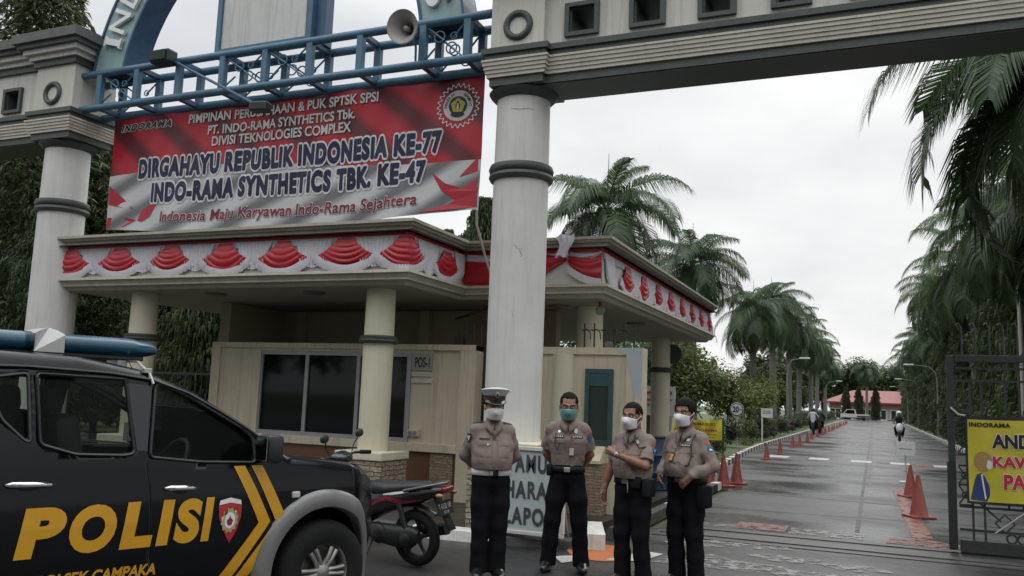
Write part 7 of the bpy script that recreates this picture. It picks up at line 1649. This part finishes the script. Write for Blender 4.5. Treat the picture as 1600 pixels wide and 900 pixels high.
for i in range(9):
    x = x0+2.2+2.6*i; mb = MB(); mb.bb(x-.9, x+.9, y0+1.3, y0+1.48, .25, 1.85); wn_ = mb.build('window', mat('far_window_dark', (.03, .035, .035), .15), t)
    mb = MB()
    for u in (-.92, 0, .92): mb.bb(x+u-.06, x+u+.06, y0+1.22, y0+1.295, .2, 1.9)
    mb.bb(x-.98, x+.98, y0+1.225, y0+1.297, 1.82, 1.94); q = mb.build('frame', M_letter, wn_); q.data.transform(Matrix.Translation(-t.location))
for x in (-8.2, -5.6):
    mb = MB(); mb.bb(x-.12, x+.12, y0+.2, y0+.45, 0, ze-.25); mb.build('porch_post', M_letter, t)
# white pickup parked at the far end
t = thing('parked_pickup', 'small white pickup parked at the far end of the road, before the red roofed building', 'pickup truck', (-3.0, 152, 0))
M_wpaint = mat('white_truck_paint', (.5, .5, .49), .35, .05)
mb = MB(); mb.prism([(x-3.0, 151.2, z) for x, z in ((-2.2, .45), (-2.2, .95), (-1.85, 1.05), (-1.25, 1.75), (.05, 1.78), (.2, 1.0), (2.2, 1.0), (2.2, .5))], (0, 1.65, 0)); mb.build('body', M_wpaint, t)
mb = MB(); mb.prism([(x-3.0, 151.19, z) for x, z in ((-1.65, 1.1), (-1.18, 1.66), (-.1, 1.68), (-.02, 1.1))], (0, -.02, 0)); mb.build('window', M_winglass, t)
mb = MB(); mb.bb(-2.7, -.85, 151.17, 151.2, .55, .8); mb.build('bed_side', mat('dark_bed', (.04, .04, .04), .6), t)
for x in (-4.4, -1.7):
    for y in (151.3, 152.75): mb = MB(); mb.lathe([(.2, -.1), (.32, -.09), (.32, .09), (.2, .1)], (x, y, .33), 20, (0, 1, 0)); mb.build('wheel', M_rubber, t, 40)
# riders far up the road
def rider(loc, rz, label, blabel, jacket, helmet, cowl, group=None):
    B_ = thing('motorcycle', blabel, 'motorcycle', loc, rz)
    for y in (-.62, .62): mb = MB(); mb.torus((0, y, .29), .235, .055, (1, 0, 0), 28, 8); mb.lathe([(.05, -.05), (.05, .05)], (0, y, .29), 12, (1, 0, 0)); mb.build('wheel', M_rubber, B_, 60, world=False)
    mb = MB(); mb.loft([[(hw*math.cos(a), y, z+hh*math.sin(a)) for a in [2*PI*k/14 for k in range(14)]] for y, z, hw, hh in ((.75, .72, .05, .04), (.4, .68, .12, .10), (0, .55, .13, .18), (-.3, .42, .12, .10), (-.4, .42, .05, .05))]); mb.build('frame_body', M_bk, B_, 50, world=False)
    mb = MB(); mb.loft([[(hw*math.cos(a), y, z+hh*math.sin(a)) for a in [2*PI*k/14 for k in range(14)]] for y, z, hw, hh in ((-.72, .62, .08, .06), (-.66, .70, .17, .22), (-.55, .80, .19, .20), (-.42, .85, .10, .10))]); mb.build('front_cowl', cowl, B_, 50, world=False)
    mb = MB(); mb.ell((0, -.73, .66), (.07, .03, .05), 2); mb.build('headlight', mat('headlight_glass', (.5, .5, .5), .1, coat=.5), B_, 180, world=False)
    mb = MB(); mb.tube([(-.33, -.40, .98), (-.15, -.48, .96), (.15, -.48, .96), (.33, -.40, .98)], .016, 8); mb.build('handlebar', M_black, B_, world=False)
    P_ = thing('person', label, 'person', loc, rz); F = Field((-.45, -.6, .1), (.45, .5, 1.75), .016)
    F.ell((0, .02, 1.50), (.085, .10, .12), .0); F.cap((0, .08, 1.35), (0, .04, 1.45), .055, .05, .03); F.chain([(0, .22, .80), (0, .18, 1.05), (0, .12, 1.28)], [.13, .12, .13], .05)
    for q in (-1, 1): F.chain([(.17*q, .12, 1.30), (.28*q, -.05, 1.10), (.28*q, -.36, 1.0)], [.055, .045, .035], .03); F.chain([(.09*q, .22, .80), (.19*q, -.18, .72), (.15*q, -.10, .34), (.15*q, -.2, .28)], [.09, .07, .05, .045], .03)
    F.mesh('body', M_skin2, P_)
    F = Field((-.45, -.6, .6), (.45, .5, 1.5), .016); F.chain([(0, .22, .78), (0, .18, 1.05), (0, .12, 1.28)], [.15, .145, .15], .05)
    for q in (-1, 1): F.chain([(.15*q, .12, 1.30), (.28*q, -.05, 1.10), (.28*q, -.28, 1.02)], [.08, .065, .055], .03)
    F.mesh('jacket', jacket, P_)
    F = Field((-.45, -.6, .2), (.45, .5, 1.1), .016)
    for q in (-1, 1): F.chain([(.08*q, .22, .80), (.19*q, -.18, .72), (.15*q, -.10, .34)], [.12, .09, .07], .03)
    F.mesh('trousers', M_trous, P_)
    mb = MB(); mb.ell((0, .02, 1.54), (.125, .145, .13), 3); mb.build('helmet', helmet, P_, 180, world=False); mb = MB(); mb.ell((0, -.055, 1.52), (.10, .085, .05), 3); mb.build('visor', M_shoe, P_, 180, world=False)
rider((1.22, 52, .008), 0, 'person in dark clothes and white helmet riding a white fronted motorcycle towards the gate', 'motorcycle with a white front coming down the right lane', M_pblk, I_white, M_wpaint)
rider((-3.62, 58, .008), R_(180), 'person in a pale jacket riding away beyond the small cones', 'motorcycle seen from behind left of the small cones, its rider in a pale jacket', mat('pale_jacket', (.42, .43, .45), .7), mat('dark_helmet', (.03, .03, .03), .2), M_bk)
rider((-3.36, 60.5, .008), R_(180), 'person in black clothes with white helmet riding beyond the small cones', 'motorcycle seen from behind, its rider in black', M_pblk, I_white, M_bk)
